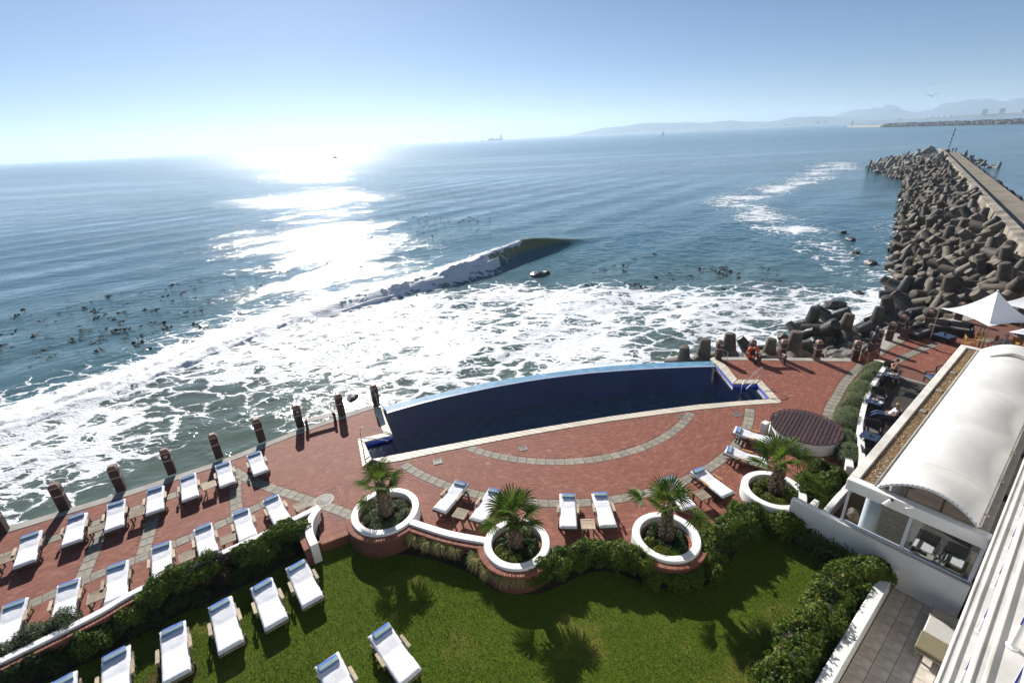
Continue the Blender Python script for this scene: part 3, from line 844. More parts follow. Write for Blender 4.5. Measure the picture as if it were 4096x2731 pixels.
MB().prism([(-6, 0), (-4, -1.8), (6, -1.5), (6, 1.5), (-4, 1.8)], 0, 1.6).build('hull', M['white'], sb)
MB().bar((0, 0, 1.6), (0, 0, 17), .35).build('mast', M['ship_hull'], sb)
MB().add([(0.3, -.1, 3), (5.5, -.1, 3), (0.3, -.1, 16.5), (0.3, .1, 3), (5.5, .1, 3), (0.3, .1, 16.5)], [(0, 1, 2), (5, 4, 3), (0, 3, 4, 1), (1, 4, 5, 2), (2, 5, 3, 0)]).build('sail', M['canopy'], sb)
for q_ in (sh, tb): q_.scale = (1.25, 1.25, 1.25)
lb = empty('fishing_boat', (-260, 800, SEA), R(10), 'tiny dark boat in the brightest glitter on the water', 'boat')
MB().prism([(-4, 0), (-3, -1.3), (4, -1.2), (4, 1.2), (-3, 1.3)], 0, 1.3).build('hull', M['ship_hull'], lb); MB().box((.6, 0, 2), (2.2, 1.6, 1.6)).build('cabin', M['ship_hull'], lb)
# gulls
def gull(loc, span, rz, label, up=.25):
    g_ = empty('gull', loc, rz, label, 'bird', 'gulls in the sky')
    b = MB(); b.sphere((0, 0, 0), (.24, .08, .08), 8, 6); b.build('body', M['far_wall'], g_, True)
    for s in (-1, 1):
        h = span / 2
        MB().add([(.12, 0, 0.03), (-.12, 0, 0.03), (-.1, s * h * .5, h * up * 1.2), (.1, s * h * .5, h * up * 1.3), (-.22, s * h, h * up), (0, 0, -.01), (0, s * h * .5, h * up * 1.1)], [(0, 3, 2, 1), (3, 4, 2), (0, 5, 6, 3), (5, 1, 2, 6), (3, 6, 4), (6, 2, 4)]).build('wing', M['rock'], g_)
gull((68.2, 83.8, 16.6), 1.9, R(51), 'gull gliding above the breakwater and the right hand mountains')
gull((128, 158.8, 22.6), 1.4, R(51), 'small faint gull above the one over the breakwater')

# the air over the bay
hz, ht, hb = nmat('haze_air')
ht.nodes.remove(hb)
pv = ht.nodes.new('ShaderNodeVolumePrincipled')
pv.inputs['Color'].default_value = (0.66, 0.83, 1.0, 1)
pv.inputs['Density'].default_value = HAZE
pv.inputs['Anisotropy'].default_value = 0.30
ht.links.new(pv.outputs[0], ht.nodes['Material Output'].inputs['Volume'])
haze = MB().box((1000, 4400, 112), (20500, 10600, 250)).build('haze', hz)
tag(haze, 'pale sea haze over the bay', 'haze', kind='stuff')
# ---------------------------------------------------------------- ground: lawn, patio slab, sea wall
SEAEDGE = [(-34, 7.6), (-24.6, 12.9), (-20.87, 15.19), (-17.1, 17.25), (-14.23, 19.04), (-11.28, 21.56), (-8.05, 23.71)]
POOL_OUT_L = [(-7.91, 23.48), (-6.73, 20.75), (-7.96, 20.33), (-7.07, 18.02), (-6.13, 18.27)]
NEAR_OUT = [(-6.13, 18.27), (-5.51, 18.37), (-3.86, 18.85), (-1.83, 19.38), (0.29, 19.9), (2.49, 20.40), (4.76, 20.84), (7.08, 21.20), (9.45, 21.52), (11.83, 21.74), (14.08, 21.82)]
POOL_OUT_R = [(14.08, 21.82), (14.24, 24.4), (12.96, 24.54), (13.13, 26.52), (12.79, 27.71)]
REDGE = [(12.79, 27.71), (14.81, 27.48), (18.72, 26.89), (21.05, 26.55), (22.7, 27.5), (25.2, 29.6), (29.5, 31.4), (36, 33.5), (46, 35.5)]
FRONT = [(46, 22), (31.5, 21.8), (16.2, 12.8), (13.2, 12.9), (10.6, 13.5), (9.9, 14.2), (8.7, 13.95), (7.1, 13.35), (6.1, 13.0), (5.07, 12.6), (3.9, 12.45), (2.4, 12.5), (1.0, 12.5), (-.17, 12.7), (-1.25, 12.75), (-4.18, 13.88), (-5.22, 14.4), (-6.47, 14.12), (-7.5, 13.62), (-7.9, 14.9), (-9.3, 13.86), (-10.3, 13.12), (-12.35, 11.7), (-13.55, 10.5), (-16, 8.6), (-20, 5.6), (-34, -4.6)]
PATIO = SEAEDGE + POOL_OUT_L[1:] + NEAR_OUT[1:] + POOL_OUT_R[1:] + REDGE[1:] + FRONT
lawn_o = MB().prism([(-34, -9), (20, -9), (20, 15.5), (-34, 15.5)], -4.5, LAWN).build('lawn', M['lawn']); tag(lawn_o, kind='structure')
patio = MB().prism(PATIO, -4.6, -0.007).build('patio', M['brick_bed']); tag(patio, kind='structure', label='red brick sea front patio')
# concrete coping along the sea
sw = MB().strip(SEAEDGE, -0.42, 0.0, -4.6, 0.012).build('sea_wall', M['concrete']); tag(sw, 'weathered concrete sea wall coping along the left patio edge', 'wall')
sw2 = MB().strip(REDGE[:4], -0.42, 0.0, -4.4, 0.014).build('sea_wall', M['concrete']); tag(sw2, 'pale concrete coping below the bollards right of the pool', 'wall')
MBx = MB().strip([(22.0, 27.2), (23.3, 28.2), (25.2, 29.6), (29.5, 31.4), (36, 33.5)], -0.75, 0.0, -4.4, 0.016).build('sea_wall', M['concrete']); tag(MBx, 'pale concrete edge of the terrace beyond the gate', 'wall')

# ---------------------------------------------------------------- paving
CC = (2.32, 25.95)                                  # centre of the concentric rings
RINGS = [(2.75, 2.75), ]
BANDS = []                                          # (path, width): grey stone bands
def polar(r, a0, a1, n=60): return arc(CC, r, a0, a1, n)
BANDS.append((polar(8.21, 235.5, 325.5), .46))
BANDS.append((polar(10.87, 226.0, 335.2), .46))
BANDS.append(([(-13.1, 18.3), (-12.73, 17.98), (-10.84, 16.95), (-8.86, 16.04), (-7.26, 15.3), (-6.5, 14.85)], .46))
BANDS.append(([(-26, 9.2), (-18.19, 14.49), (-14.9, 16.75), (-13.0, 17.9)], .44))
BANDS.append(([(-20, 9.1), (-16.44, 11.55), (-14.86, 12.78), (-13.74, 13.47), (-12.79, 14.15), (-11.83, 14.87), (-10.4, 16.1)], .44))
BANDS.append(([(-16.75, 15.2), (-16.3, 14.4), (-15.45, 12.55)], .44))
BANDS.append(([(-15.35, 16.2), (-14.86, 15.4), (-14.0, 13.55)], .44))
BANDS.append(([(-12.6, 17.5), (-12.1, 16.5), (-11.4, 15.3)], .44))
BANDS.append((smooth_path([(21.1, 25.85), (20.7, 25.44), (19.47, 24.4), (18.26, 23.28), (17.1, 22.04), (16.27, 21.2), (15.63, 20.39), (15.1, 19.7)], 4), .5))
BANDS.append((smooth_path([(27.6, 28.1), (26.29, 27.53), (25.0, 26.91), (23.63, 26.14), (22.9, 25.65)], 4), .5))
BANDS.append((smooth_path([(27.2, 29.6), (25.69, 28.84), (24.23, 27.98), (22.9, 27.0)], 4), .55))
stone_me = None
def box_mesh(name, d, bev=0.006):
    mb = MB(); x, y, z = d[0] / 2, d[1] / 2, d[2]
    b = bev
    V = [(-x, -y, 0), (x, -y, 0), (x, y, 0), (-x, y, 0), (-x, -y, z - b), (x, -y, z - b), (x, y, z - b), (-x, y, z - b), (-x + b, -y + b, z), (x - b, -y + b, z), (x - b, y - b, z), (-x + b, y - b, z)]
    mb.add(V, [(0, 1, 5, 4), (1, 2, 6, 5), (2, 3, 7, 6), (3, 0, 4, 7), (4, 5, 9, 8), (5, 6, 10, 9), (6, 7, 11, 10), (7, 4, 8, 11), (8, 9, 10, 11)])
    return mb.mesh(name)
stone_me = box_mesh('paving_stone', (0.405, 0.44, 0.034), 0.008); stone_me.materials.append(M['grey_stone'])
BPTS = []
for bi, (path, wd) in enumerate(BANDS):
    P = resample(path, 0.425)
    for i in range(len(P) - 1):
        c = (P[i, :2] + P[i + 1, :2]) / 2; d = P[i + 1, :2] - P[i, :2]
        BPTS.append((c[0], c[1]))
        if c[0] < -24: continue
        o = link('paving_stone', stone_me, None, patio, (c[0], c[1], -0.0295 + 0.0008 * bi + random.uniform(-.001, .001)), math.atan2(d[1], d[0]))
BPTS = np.array(BPTS)
def blocked(X, Y):
    """stone bands, rings, pool, walls"""
    B = np.zeros(X.shape, bool)
    for (path, wd) in BANDS:
        P = resample(path, 0.2)
        for i in range(0, len(P)):
            B |= (X - P[i, 0]) ** 2 + (Y - P[i, 1]) ** 2 < (wd / 2 + 0.035) ** 2
    return B
PAVE = offset_none = PATIO
# the area of each laying pattern
CENTRE = polar(14.5, 222.5, 337, 40) + [(13.5, 21.5)] + NEAR_OUT[::-1] + [(-7.0, 17.9)]
LEFT = [(-36, 6.5), (-24.6, 12.4), (-20.87, 14.75), (-17.1, 16.8), (-14.1, 18.6), (-11.2, 21.1), (-8.2, 23.2)] + POOL_OUT_L[1:4] + [(-6.9, 17.9), (-8.37, 16.2), (-7.6, 15.0), (-6.4, 14.4), (-6.4, 13.9), (-36, -8)]
def brick_field(cx_, cy_, ang, L=0.222, Wd=0.108, gap=0.007):
    """brick outlines: centre, half length, half width, direction"""
    return np.stack([cx_, cy_, np.full(cx_.shape, L / 2 - gap / 2), np.full(cx_.shape, Wd / 2 - gap / 2), ang], 1)
B = []
# left: courses parallel to the sea wall
th = R(33.0); c_, s_ = math.cos(th), math.sin(th)
uu, vv = np.meshgrid(np.arange(-30, 16, 0.222), np.arange(-2, 26, 0.108))
uu = uu + (np.arange(uu.shape[0]) % 2)[:, None] * 0.111
X_ = uu * c_ - vv * s_; Y_ = uu * s_ + vv * c_
k = inpoly(X_, Y_, LEFT) & inpoly(X_, Y_, PATIO) & (X_ > -27)
B.append(brick_field(X_[k], Y_[k], np.full(k.sum(), th)))
# centre: rings
for r_ in np.arange(3.2, 14.4, 0.108):
    n = int(2 * PI * r_ / 0.222); a = (np.arange(n) + (int(r_ / 0.108) % 2) * .5) * 2 * PI / n
    x_ = CC[0] + r_ * np.cos(a); y_ = CC[1] + r_ * np.sin(a)
    k = inpoly(x_, y_, CENTRE) & inpoly(x_, y_, PATIO)
    B.append(brick_field(x_[k], y_[k], a[k] + PI / 2))
# right and beyond the gate: wide arcs round the dining terrace
RC = (41.92, -.98)
for r_ in np.arange(28.0, 42.0, 0.108):
    n = int(2 * PI * r_ / 0.222); a = (np.arange(n) + (int(r_ / 0.108) % 2) * .5) * 2 * PI / n
    x_ = RC[0] + r_ * np.cos(a); y_ = RC[1] + r_ * np.sin(a)
    k = inpoly(x_, y_, PATIO) & ~inpoly(x_, y_, CENTRE) & ~inpoly(x_, y_, LEFT) & (x_ > 9) & (x_ < 31) & (y_ > 16) & ~inpoly(x_, y_, [(21.3, 24.4), (22.75, 25.3), (24.2, 23.9), (31, 22), (16, 10), (13.5, 15.5)])
    B.append(brick_field(x_[k], y_[k], a[k] + PI / 2))
B = np.concatenate(B)
B = B[~blocked(B[:, 0], B[:, 1])]
# keep the bricks off the copings
COP = np.concatenate([resample(offset_path(SEAEDGE, -0.21), .15), resample(offset_path(REDGE[:4], -0.21), .15)])
kk = np.ones(len(B), bool)
for p in COP: kk &= (B[:, 0] - p[0]) ** 2 + (B[:, 1] - p[1]) ** 2 > 0.27 ** 2
NO_ = resample(offset_path(NEAR_OUT, -0.11), 0.1)
for p in NO_: kk &= (B[:, 0] - p[0]) ** 2 + (B[:, 1] - p[1]) ** 2 > 0.155 ** 2
kk &= (B[:, 0] + 8.13) ** 2 + (B[:, 1] - 15.98) ** 2 > 0.58 ** 2
for dx, dy in ((-3.68, 18.21), (0.28, 18.92), (8.5, 20.96), (11.31, 20.92)):
    kk &= np.maximum(abs(B[:, 0] - dx), abs(B[:, 1] - dy)) > 0.24
B = B[kk]
# a row of bricks set on end along the pool coping
P_ = resample(offset_path(NEAR_OUT, -0.115), 0.112)
d_ = np.diff(P_, axis=0); mid = (P_[1:] + P_[:-1]) / 2
B = np.concatenate([B, np.stack([mid[:, 0], mid[:, 1], np.full(len(mid), .105), np.full(len(mid), .051), np.arctan2(d_[:, 1], d_[:, 0]) + PI / 2], 1)])
# ring of bricks round the drain cover
a = np.arange(30) * 2 * PI / 30
B = np.concatenate([B, np.stack([-8.13 + .50 * np.cos(a), 15.98 + .50 * np.sin(a), np.full(30, .075), np.full(30, .046), a], 1)])
dist = np.hypot(B[:, 0], B[:, 1])
hid = np.zeros(len(B), bool)
for (hx, hy, hr) in [(-5.22, 14.67, 1.4), (-.17, 12.74, 1.3), (5.07, 12.73, 1.3), (9.9, 14.79, 1.3)]: hid |= np.hypot(B[:, 0] - hx, B[:, 1] - hy) < hr
B = B[~hid]; dist = dist[~hid]
clear = (B[:, 1] > 13.4) & (B[:, 0] > -9) & (B[:, 0] < 8)
order = np.argsort(dist + np.where(clear, 0, 100)); single = order[:300]; rest = np.setdiff1d(np.arange(len(B)), single)
brick_me = box_mesh('brick', (0.215, 0.101, 0.03), 0.002); brick_me.materials.append(M['brick'])
for i in single:
    x_, y_, hl, hw, an = B[i]
    o = link('brick', brick_me, None, patio, (x_, y_, -0.030 + random.uniform(0, .003)), an)
    if hl != 0.106: o.scale = (hl / .106, hw / .049, 1)
def boxes_np(B, z0, zt, b=0.005):
    n = len(B); ca = np.cos(B[:, 4]); sa = np.sin(B[:, 4])
    jz = rng.uniform(0, .003, n)
    V = np.zeros((n, 8, 3))
    for q, (sx, sy) in enumerate(((-1, -1), (1, -1), (1, 1), (-1, 1))):
        for lev in (0, 1):
            hx = (B[:, 2] - (b if lev else 0)) * sx; hy = (B[:, 3] - (b if lev else 0)) * sy
            V[:, q + 4 * lev, 0] = B[:, 0] + hx * ca - hy * sa; V[:, q + 4 * lev, 1] = B[:, 1] + hx * sa + hy * ca
            V[:, q + 4 * lev, 2] = (zt + jz) if lev else z0
    f = np.array([(0, 1, 5, 4), (1, 2, 6, 5), (2, 3, 7, 6), (3, 0, 4, 7), (4, 5, 6, 7)])
    F = (np.arange(n)[:, None, None] * 8 + f[None]).reshape(-1, 4)
    return V.reshape(-1, 3), F
V, F = boxes_np(B[rest], -0.03, -0.001, .001)
o = link('brick_paving', mesh_np('brick_paving', V, F), M['brick'], patio); tag(o, kind='stuff')

# ---------------------------------------------------------------- drains
def grate(loc, rz, label):
    g_ = empty('floor_drain', loc, rz, label, 'drain', 'drains in the brick paving')
    mb = MB(); s = .17
    for q in range(4):
        a_ = q * PI / 2; mb.box((math.cos(a_) * s, math.sin(a_) * s, .008), (.04 if q % 2 == 0 else .38, .38 if q % 2 == 0 else .30, .016))
    fr = MB().box((-s, 0, .01), (.04, .38, .02)).box((s, 0, .01), (.04, .38, .02)).box((0, -s, .01), (.30, .04, .02)).box((0, s, .01), (.30, .04, .02)).build('frame', M['grate'], g_)
    MB().box((0, 0, -.01), (.32, .32, .01)).build('pit', M['black'], g_)
    for k_ in range(5):
        MB().box(((k_ - 2) * .058, 0, .004), (.024, .30, .012)).build('bar', M['grate'], g_)
grate((-3.68, 18.21, 0.0), R(15), 'square iron drain in the bricks nearest the left end of the pool')
grate((0.28, 18.92, 0.0), R(15), 'square iron drain in the bricks below the middle of the pool')
grate((8.5, 20.96, 0.0), R(12), 'square iron drain beside the inner grey stone arc near the right pool steps')
grate((11.31, 20.92, 0.0), R(5), 'square iron drain above the patio loungers left of the round wooden cover')
g_ = empty('drain_cover', (-8.13, 15.98, 0), 0, 'round perforated drain cover ringed with bricks near the low wall end', 'drain')
MB().lathe([(.40, -.02), (.40, .008), (.33, .008), (.33, -.02)], 32, close=True).build('rim', M['grate'], g_)
hm, t_, b_ = nmat('perforated_cover')
mb = MB(); mb.lathe([(.33, -.012), (.33, .002), (.001, .006)], 32); mb.build('disc', M['grate'], g_)
for rr_, n_ in ((.07, 6), (.14, 12), (.21, 18), (.28, 24)):
    for q in range(n_):
        a_ = 2 * PI * q / n_
        pass
hb_ = MB()
for rr_, n_ in ((.07, 6), (.14, 12), (.21, 18), (.28, 24)):
    for q in range(n_):
        a_ = 2 * PI * q / n_; hb_.lathe([(.02, .006), (.02, .0095), (.001, .0095)], 6, c=(rr_ * math.cos(a_), rr_ * math.sin(a_), 0))
o = hb_.build('holes', M['black'], g_); tag(o, kind='stuff')

# ---------------------------------------------------------------- pool
pool = empty('swimming_pool', (0, 0, 0), 0, 'long curved infinity pool with dark blue water at the sea edge', 'pool')
WZ = -0.22
NEAR_IN = [(-6.80, 18.62), (-5.82, 18.87), (-3.93, 19.34), (-1.85, 19.86), (0.3, 20.36), (2.54, 20.83), (4.86, 21.29), (7.23, 21.67), (9.65, 22.02), (12.03, 22.18), (13.70, 22.24)]
IN_L = [(-7.45, 23.35), (-6.29, 20.54), (-7.50, 20.05), (-6.80, 18.62)]
IN_R = [(13.70, 22.24), (13.84, 24.02), (12.52, 24.08), (12.66, 27.3)]
WEIR_IN = [(-7.1, 23.13), (-5.2, 24.05), (-3.12, 24.86), (-.7, 25.65), (1.87, 26.27), (4.6, 26.70), (7.39, 26.88), (10.1, 26.90), (12.68, 26.8)]
WEIR_OUT = [(-7.60, 24.2), (-5.5, 25.2), (-3.23, 26.1), (-.75, 26.93), (1.96, 27.5), (4.8, 28.0), (7.74, 28.22), (10.4, 28.25), (13.0, 28.1)]
M['pool_wall'] = plain('pool_mosaic', (0.09, 0.15, 0.68), 0.3, 0.3, 30, 0.1, per=0.2)
M['pool_floor'] = plain('pool_floor', (0.04, 0.11, 0.15), 0.5, 0.35, 2.5, 0.0)
M['weir_tile'] = plain('weir_tile', (0.07, 0.18, 0.29), 0.45, 0.25, 2.0, 0.2, c2=(0.11, 0.24, 0.36), spec=0.2)
M['step_tile'] = plain('step_tile', (0.10, 0.17, 0.27), 0.4, 0.1, 8, 0.1)
outline = IN_L + NEAR_IN[1:] + IN_R[1:3] + [(12.66, 26.8)] + WEIR_IN[::-1][1:]
mb = MB(); n_ = len(outline)
fl = MB().prism(outline, -2.05, -1.95); fl.build('pool_floor', M['pool_floor'], pool)
mb = MB()
for i in range(n_):
    p, q = outline[i], outline[(i + 1) % n_]
    zt = -0.05 if i < n_ - len(WEIR_IN) else WZ - .01
    b_ = len(mb.v); mb.v += [(*p, -2.0), (*q, -2.0), (*q, zt), (*p, zt)]; mb.f.append((b_, b_ + 1, b_ + 2, b_ + 3))
mb.build('pool_wall', M['pool_wall'], pool)
def water_mat():
    m_, t, b = nmat('pool_water')
    gl = N(t, 'BsdfGlossy'); gl.inputs['Roughness'].default_value = 0.03
    tr = N(t, 'BsdfTransparent'); tr.inputs[0].default_value = (0.68, 0.83, 0.97, 1)
    fr = N(t, 'Fresnel'); fr.inputs[0].default_value = 1.333
    g = N(t, 'NewGeometry').outputs['Position']
    bm_ = N(t, 'Bump'); setin(bm_, Strength=0.07, Distance=0.06)
    mp = N(t, 'Mapping'); mp.inputs['Rotation'].default_value = (0, 0, R(-15)); mp.inputs['Scale'].default_value = (1.6, .8, 1); t.links.new(g, mp.inputs[0])
    t.links.new(noise(t, mp.outputs[0], 3.0, 4, .55, .4), bm_.inputs['Height'])
    t.links.new(bm_.outputs[0], gl.inputs['Normal']); t.links.new(bm_.outputs[0], fr.inputs['Normal'])
    mx = N(t, 'MixShader'); t.links.new(fr.outputs[0], mx.inputs[0]); t.links.new(tr.outputs[0], mx.inputs[1]); t.links.new(gl.outputs[0], mx.inputs[2])
    t.links.new(mx.outputs[0], t.nodes['Material Output'].inputs[0])
    return m_
M['pool_water'] = water_mat()
wv_, wf_ = [], []
mb = MB(); mb.v = [(*p, WZ) for p in outline]; mb.f = [tuple(range(n_))]
o = mb.build('pool_water', M['pool_water'], pool)
bm = bmesh.new(); bm.from_mesh(o.data); bmesh.ops.triangulate(bm, faces=bm.faces)
for f_ in bm.faces:
    if f_.normal.z < 0: f_.normal_flip()
bm.to_mesh(o.data); bm.free()
# weir: mosaic lip, then a pale blue face sloping outwards
wi = resample(smooth_path(WEIR_IN, 4), .3); wo = resample(smooth_path(WEIR_OUT, 4), .3); nw = min(len(wi), len(wo)); wi = resample(wi, .3)
wi = np.array([np.interp(np.linspace(0, 1, 60), np.linspace(0, 1, len(wi)), wi[:, k_]) for k_ in (0, 1)]).T
wo = np.array([np.interp(np.linspace(0, 1, 60), np.linspace(0, 1, len(wo)), wo[:, k_]) for k_ in (0, 1)]).T
mb = MB(); mb2 = MB()
for i in range(60):
    lip_ = wi[i] + (wo[i] - wi[i]) * .10
    mb2.v += [(*wi[i], WZ - .012), (*wi[i], WZ + .012), (*lip_, WZ + .012), (*lip_, WZ - .05)]
    mb.v += [(*lip_, WZ + .004), (*wo[i], WZ - .26), (*(wo[i] + (wo[i] - wi[i]) * .04), -4.5)]
    if i < 59:
        a_, b_ = 4 * i, 4 * i + 4
        mb2.f += [(a_ + k_, b_ + k_, b_ + k_ + 1, a_ + k_ + 1) for k_ in range(3)]
        a_, b_ = 3 * i, 3 * i + 3
        mb.f += [(a_, b_, b_ + 1, a_ + 1), (a_ + 1, b_ + 1, b_ + 2, a_ + 2)]
M['lip_tile'] = plain('mosaic_lip', (0.10, 0.14, 0.34), 0.3, 0.9, 45, 0.1, c2=(0.36, 0.40, 0.55))
mb2.build('mosaic_lip', M['lip_tile'], pool); mb.build('overflow_face', M['weir_tile'], pool)
# steps at both ends
for k_ in range(3):
    t_ = (k_ + .5) / 3.3
    a_ = Vector((-7.45, 20.0)).lerp(Vector((-6.35, 20.42)), t_); b2_ = Vector((-6.78, 18.72)).lerp(Vector((-5.75, 18.98)), t_)
    MB().bar((a_.x, a_.y, WZ - .12 - .22 * k_), (b2_.x, b2_.y, WZ - .12 - .22 * k_), .34, .04).build('step', M['step_tile'], pool)
    a_ = Vector((13.78, 23.95)).lerp(Vector((12.55, 24.02)), t_); b2_ = Vector((13.66, 22.34)).lerp(Vector((12.4, 22.28)), t_)
    MB().bar((a_.x, a_.y, WZ - .12 - .22 * k_), (b2_.x, b2_.y, WZ - .12 - .22 * k_), .30, .04).build('step', M['step_tile'], pool)
# coping tiles
def tiles(a, b, step, zo, name='coping_tile'):
    """tiles between an outer and an inner line"""
    a = np.array(a); b = np.array(b)
    n = max(1, int(round(np.hypot(*np.diff(resample(a, .1), axis=0).T).sum() / step)))
    A = np.array([np.interp(np.linspace(0, 1, n + 1), np.linspace(0, 1, len(resample(a, .05))), resample(a, .05)[:, q]) for q in (0, 1)]).T
    Bq = np.array([np.interp(np.linspace(0, 1, n + 1), np.linspace(0, 1, len(resample(b, .05))), resample(b, .05)[:, q]) for q in (0, 1)]).T
    for i in range(n):
        g0, g1 = .018, .982
        q = [A[i] * (1 - g0) + A[i + 1] * g0, A[i] * (1 - g1) + A[i + 1] * g1, Bq[i] * (1 - g1) + Bq[i + 1] * g1, Bq[i] * (1 - g0) + Bq[i + 1] * g0]
        c0 = sum(q) / 4
        MB().prism([tuple(p - c0) for p in q], -0.10, 0.0).build(name, M['coping'], pool, loc=(c0[0], c0[1], zo), bevel=.008)
tiles([(-7.93, 23.5), (-6.75, 20.76)], [(-7.46, 23.38), (-6.26, 20.60)], .34, .030)
tiles([(-6.78, 20.73), (-7.97, 20.33)], [(-6.30, 20.52), (-7.52, 20.06)], .34, .033)
tiles([(-7.93, 20.28), (-7.08, 18.05)], [(-7.52, 20.02), (-6.80, 18.62)], .34, .036)
tiles(NEAR_OUT, NEAR_IN, .34, .030)
tiles([(14.10, 21.86), (14.24, 24.38)], [(13.72, 22.26), (13.84, 24.00)], .34, .036)
tiles([(14.20, 24.42), (12.98, 24.54)], [(13.80, 24.04), (12.53, 24.10)], .34, .033)
tiles([(12.97, 24.60), (13.13, 26.52), (12.86, 27.72)], [(12.53, 24.14), (12.63, 26.55), (12.55, 27.5)], .34, .030)
# tube handrails
def rail(loc, P, name, label):
    h = empty(name, loc, 0, label, 'handrail')
    for pts in P:
        pp = smooth_path([tuple(Vector(p) - Vector(loc)) for p in pts], 6)
        MB().tube(pp, .024, 8).build('tube', M['steel'], h, True)
    return h
rail((-7.3, 18.4, 0.03), [[(-7.42, 19.45, 0.03), (-7.45, 19.5, .55), (-7.42, 19.55, 1.0), (-7.30, 19.7, 1.08), (-6.8, 19.85, .82), (-6.25, 20.0, .52), (-6.1, 20.0, .30), (-6.08, 19.98, -.6)], [(-7.45, 19.52, .62), (-6.9, 19.75, .38), (-6.3, 19.95, .10)]], 'pool_handrail', 'bent steel tube handrail over the left pool steps')
rail((14.0, 24.2, 0.03), [[(14.0, 24.0, 0.03), (14.0, 24.0, .6), (14.0, 23.98, .98), (13.85, 23.9, 1.08), (13.2, 23.5, .80), (12.62, 23.2, .52), (12.5, 23.12, .3), (12.48, 23.1, -.6)], [(14.0, 23.98, .62), (13.4, 23.6, .36), (12.9, 23.35, .06)]], 'pool_handrail', 'bent steel tube handrail over the right pool steps')
# ---------------------------------------------------------------- plants
def leaves_np(P, Nrm, size, jit=.8, aspect=.55, fold=0):
    """diamond leaves at P, facing roughly Nrm"""
    n = len(P)
    r_ = rng.normal(size=(n, 3)); nn = Nrm + jit * r_ / np.linalg.norm(r_, axis=1)[:, None]
    nn /= np.linalg.norm(nn, axis=1)[:, None]
    a = rng.normal(size=(n, 3)); t = np.cross(nn, a); t /= np.linalg.norm(t, axis=1)[:, None]; b = np.cross(nn, t)
    s = (size * rng.uniform(.5, 1.55, n))[:, None]
    V = np.stack([P - t * s, P - b * s * aspect, P + t * s, P + b * s * aspect], 1).reshape(-1, 3)
    F = np.arange(n * 4).reshape(n, 4)
    return V, F

def foliage(blobs, n, size, jit=.8, aspect=.55, lump=.25, down=-.25):
    """blobs: (x, y, z, rx, ry, rz); leaves spread over and just under their surface"""
    Bq = np.array(blobs, float); area = (Bq[:, 3] * Bq[:, 4] + Bq[:, 3] * Bq[:, 5] + Bq[:, 4] * Bq[:, 5])
    k = rng.choice(len(Bq), int(n * 1.5), p=area / area.sum())
    d = rng.normal(size=(len(k), 3)); d /= np.linalg.norm(d, axis=1)[:, None]
    d = d[d[:, 2] > down] if False else d
    lo = d[:, 2] < down; d[lo, 2] *= -1
    f = rng.uniform(.80, 1.06, len(k))
    C_ = Bq[k, :3]; R_ = Bq[k, 3:]
    P = C_ + d * R_ * f[:, None]
    ln = 1 + lump * 2 * (fbm(P[:, 0] * 3.1, P[:, 1] * 3.1, P[:, 2] * 3.1 + 50, o=3) - .5)
    P = C_ + d * R_ * (f * ln)[:, None]
    inside = np.zeros(len(P), bool)
    for j in range(len(Bq)):
        q = ((P - Bq[j, :3]) / Bq[j, 3:]); e = (q * q).sum(1) < .60
        inside |= e & (k != j)
    P = P[~inside]; d = (d / R_)[~inside]; d /= np.linalg.norm(d, axis=1)[:, None]
    m_ = min(n, len(P)); P = P[:m_]; d = d[:m_]
    return leaves_np(P, d, size, jit, aspect)

def core(blobs, f=.80):
    mb = MB()
    for (x, y, z, a, b, c) in blobs: mb.sphere((x, y, z), (a * f, b * f, c * f), 10, 6)
    return mb
M['twig'] = plain('twigs', (0.018, 0.016, 0.008), 0.95, 0.4, 8, 0.6)

def bush(name, blobs, n, size, mat, label, cat='hedge', group=None, jit=.95, aspect=.55, lump=.5, extra=None):
    """blobs in world coordinates; a thing with its leaves and its inner twigs"""
    c = np.mean([b[:3] for b in blobs], 0); z0 = min(b[2] - b[5] * .6 for b in blobs)
    t = empty(name, (c[0], c[1], z0), 0, label, cat, group)
    lb = [(b[0] - c[0], b[1] - c[1], b[2] - z0, b[3], b[4], b[5]) for b in blobs]
    o = core(lb).build('twigs', M['twig'], t, True)
    V, F = foliage(lb, n, size, jit, aspect, lump)
    o = link('leaves', mesh_np('leaves', V, F), M[mat], t); tag(o, kind='stuff')
    if extra:
        for (nm, mt, cnt, sz) in extra:
            V, F = foliage([(b[0], b[1], b[2], b[3] * 1.04, b[4] * 1.04, b[5] * 1.04) for b in lb], cnt * 2, sz, .6, .6, lump)
            ctr = V.reshape(-1, 4, 3).mean(1); kp = fbm((ctr[:, 0] + c[0]) * 1.5 + 7, (ctr[:, 1] + c[1]) * 1.5, o=2) > (.52 if nm != 'flowers' else 0)
            V = V.reshape(-1, 4, 3)[kp].reshape(-1, 3); F = np.arange(len(V)).reshape(-1, 4)
            o = link(nm, mesh_np(nm, V, F), M[mt], t); tag(o, kind='stuff')
    return t

def along(path, step, r, z, rz, jr=.15, jp=.08, jz=.05):
    P = resample(path, step); out = []
    for p in P:
        k = random.uniform(1 - jr, 1 + jr)
        out.append((p[0] + random.gauss(0, jp), p[1] + random.gauss(0, jp), z + random.gauss(0, jz), r * k, r * random.uniform(1 - jr, 1 + jr), rz * random.uniform(1 - jr, 1 + jr)))
    return out

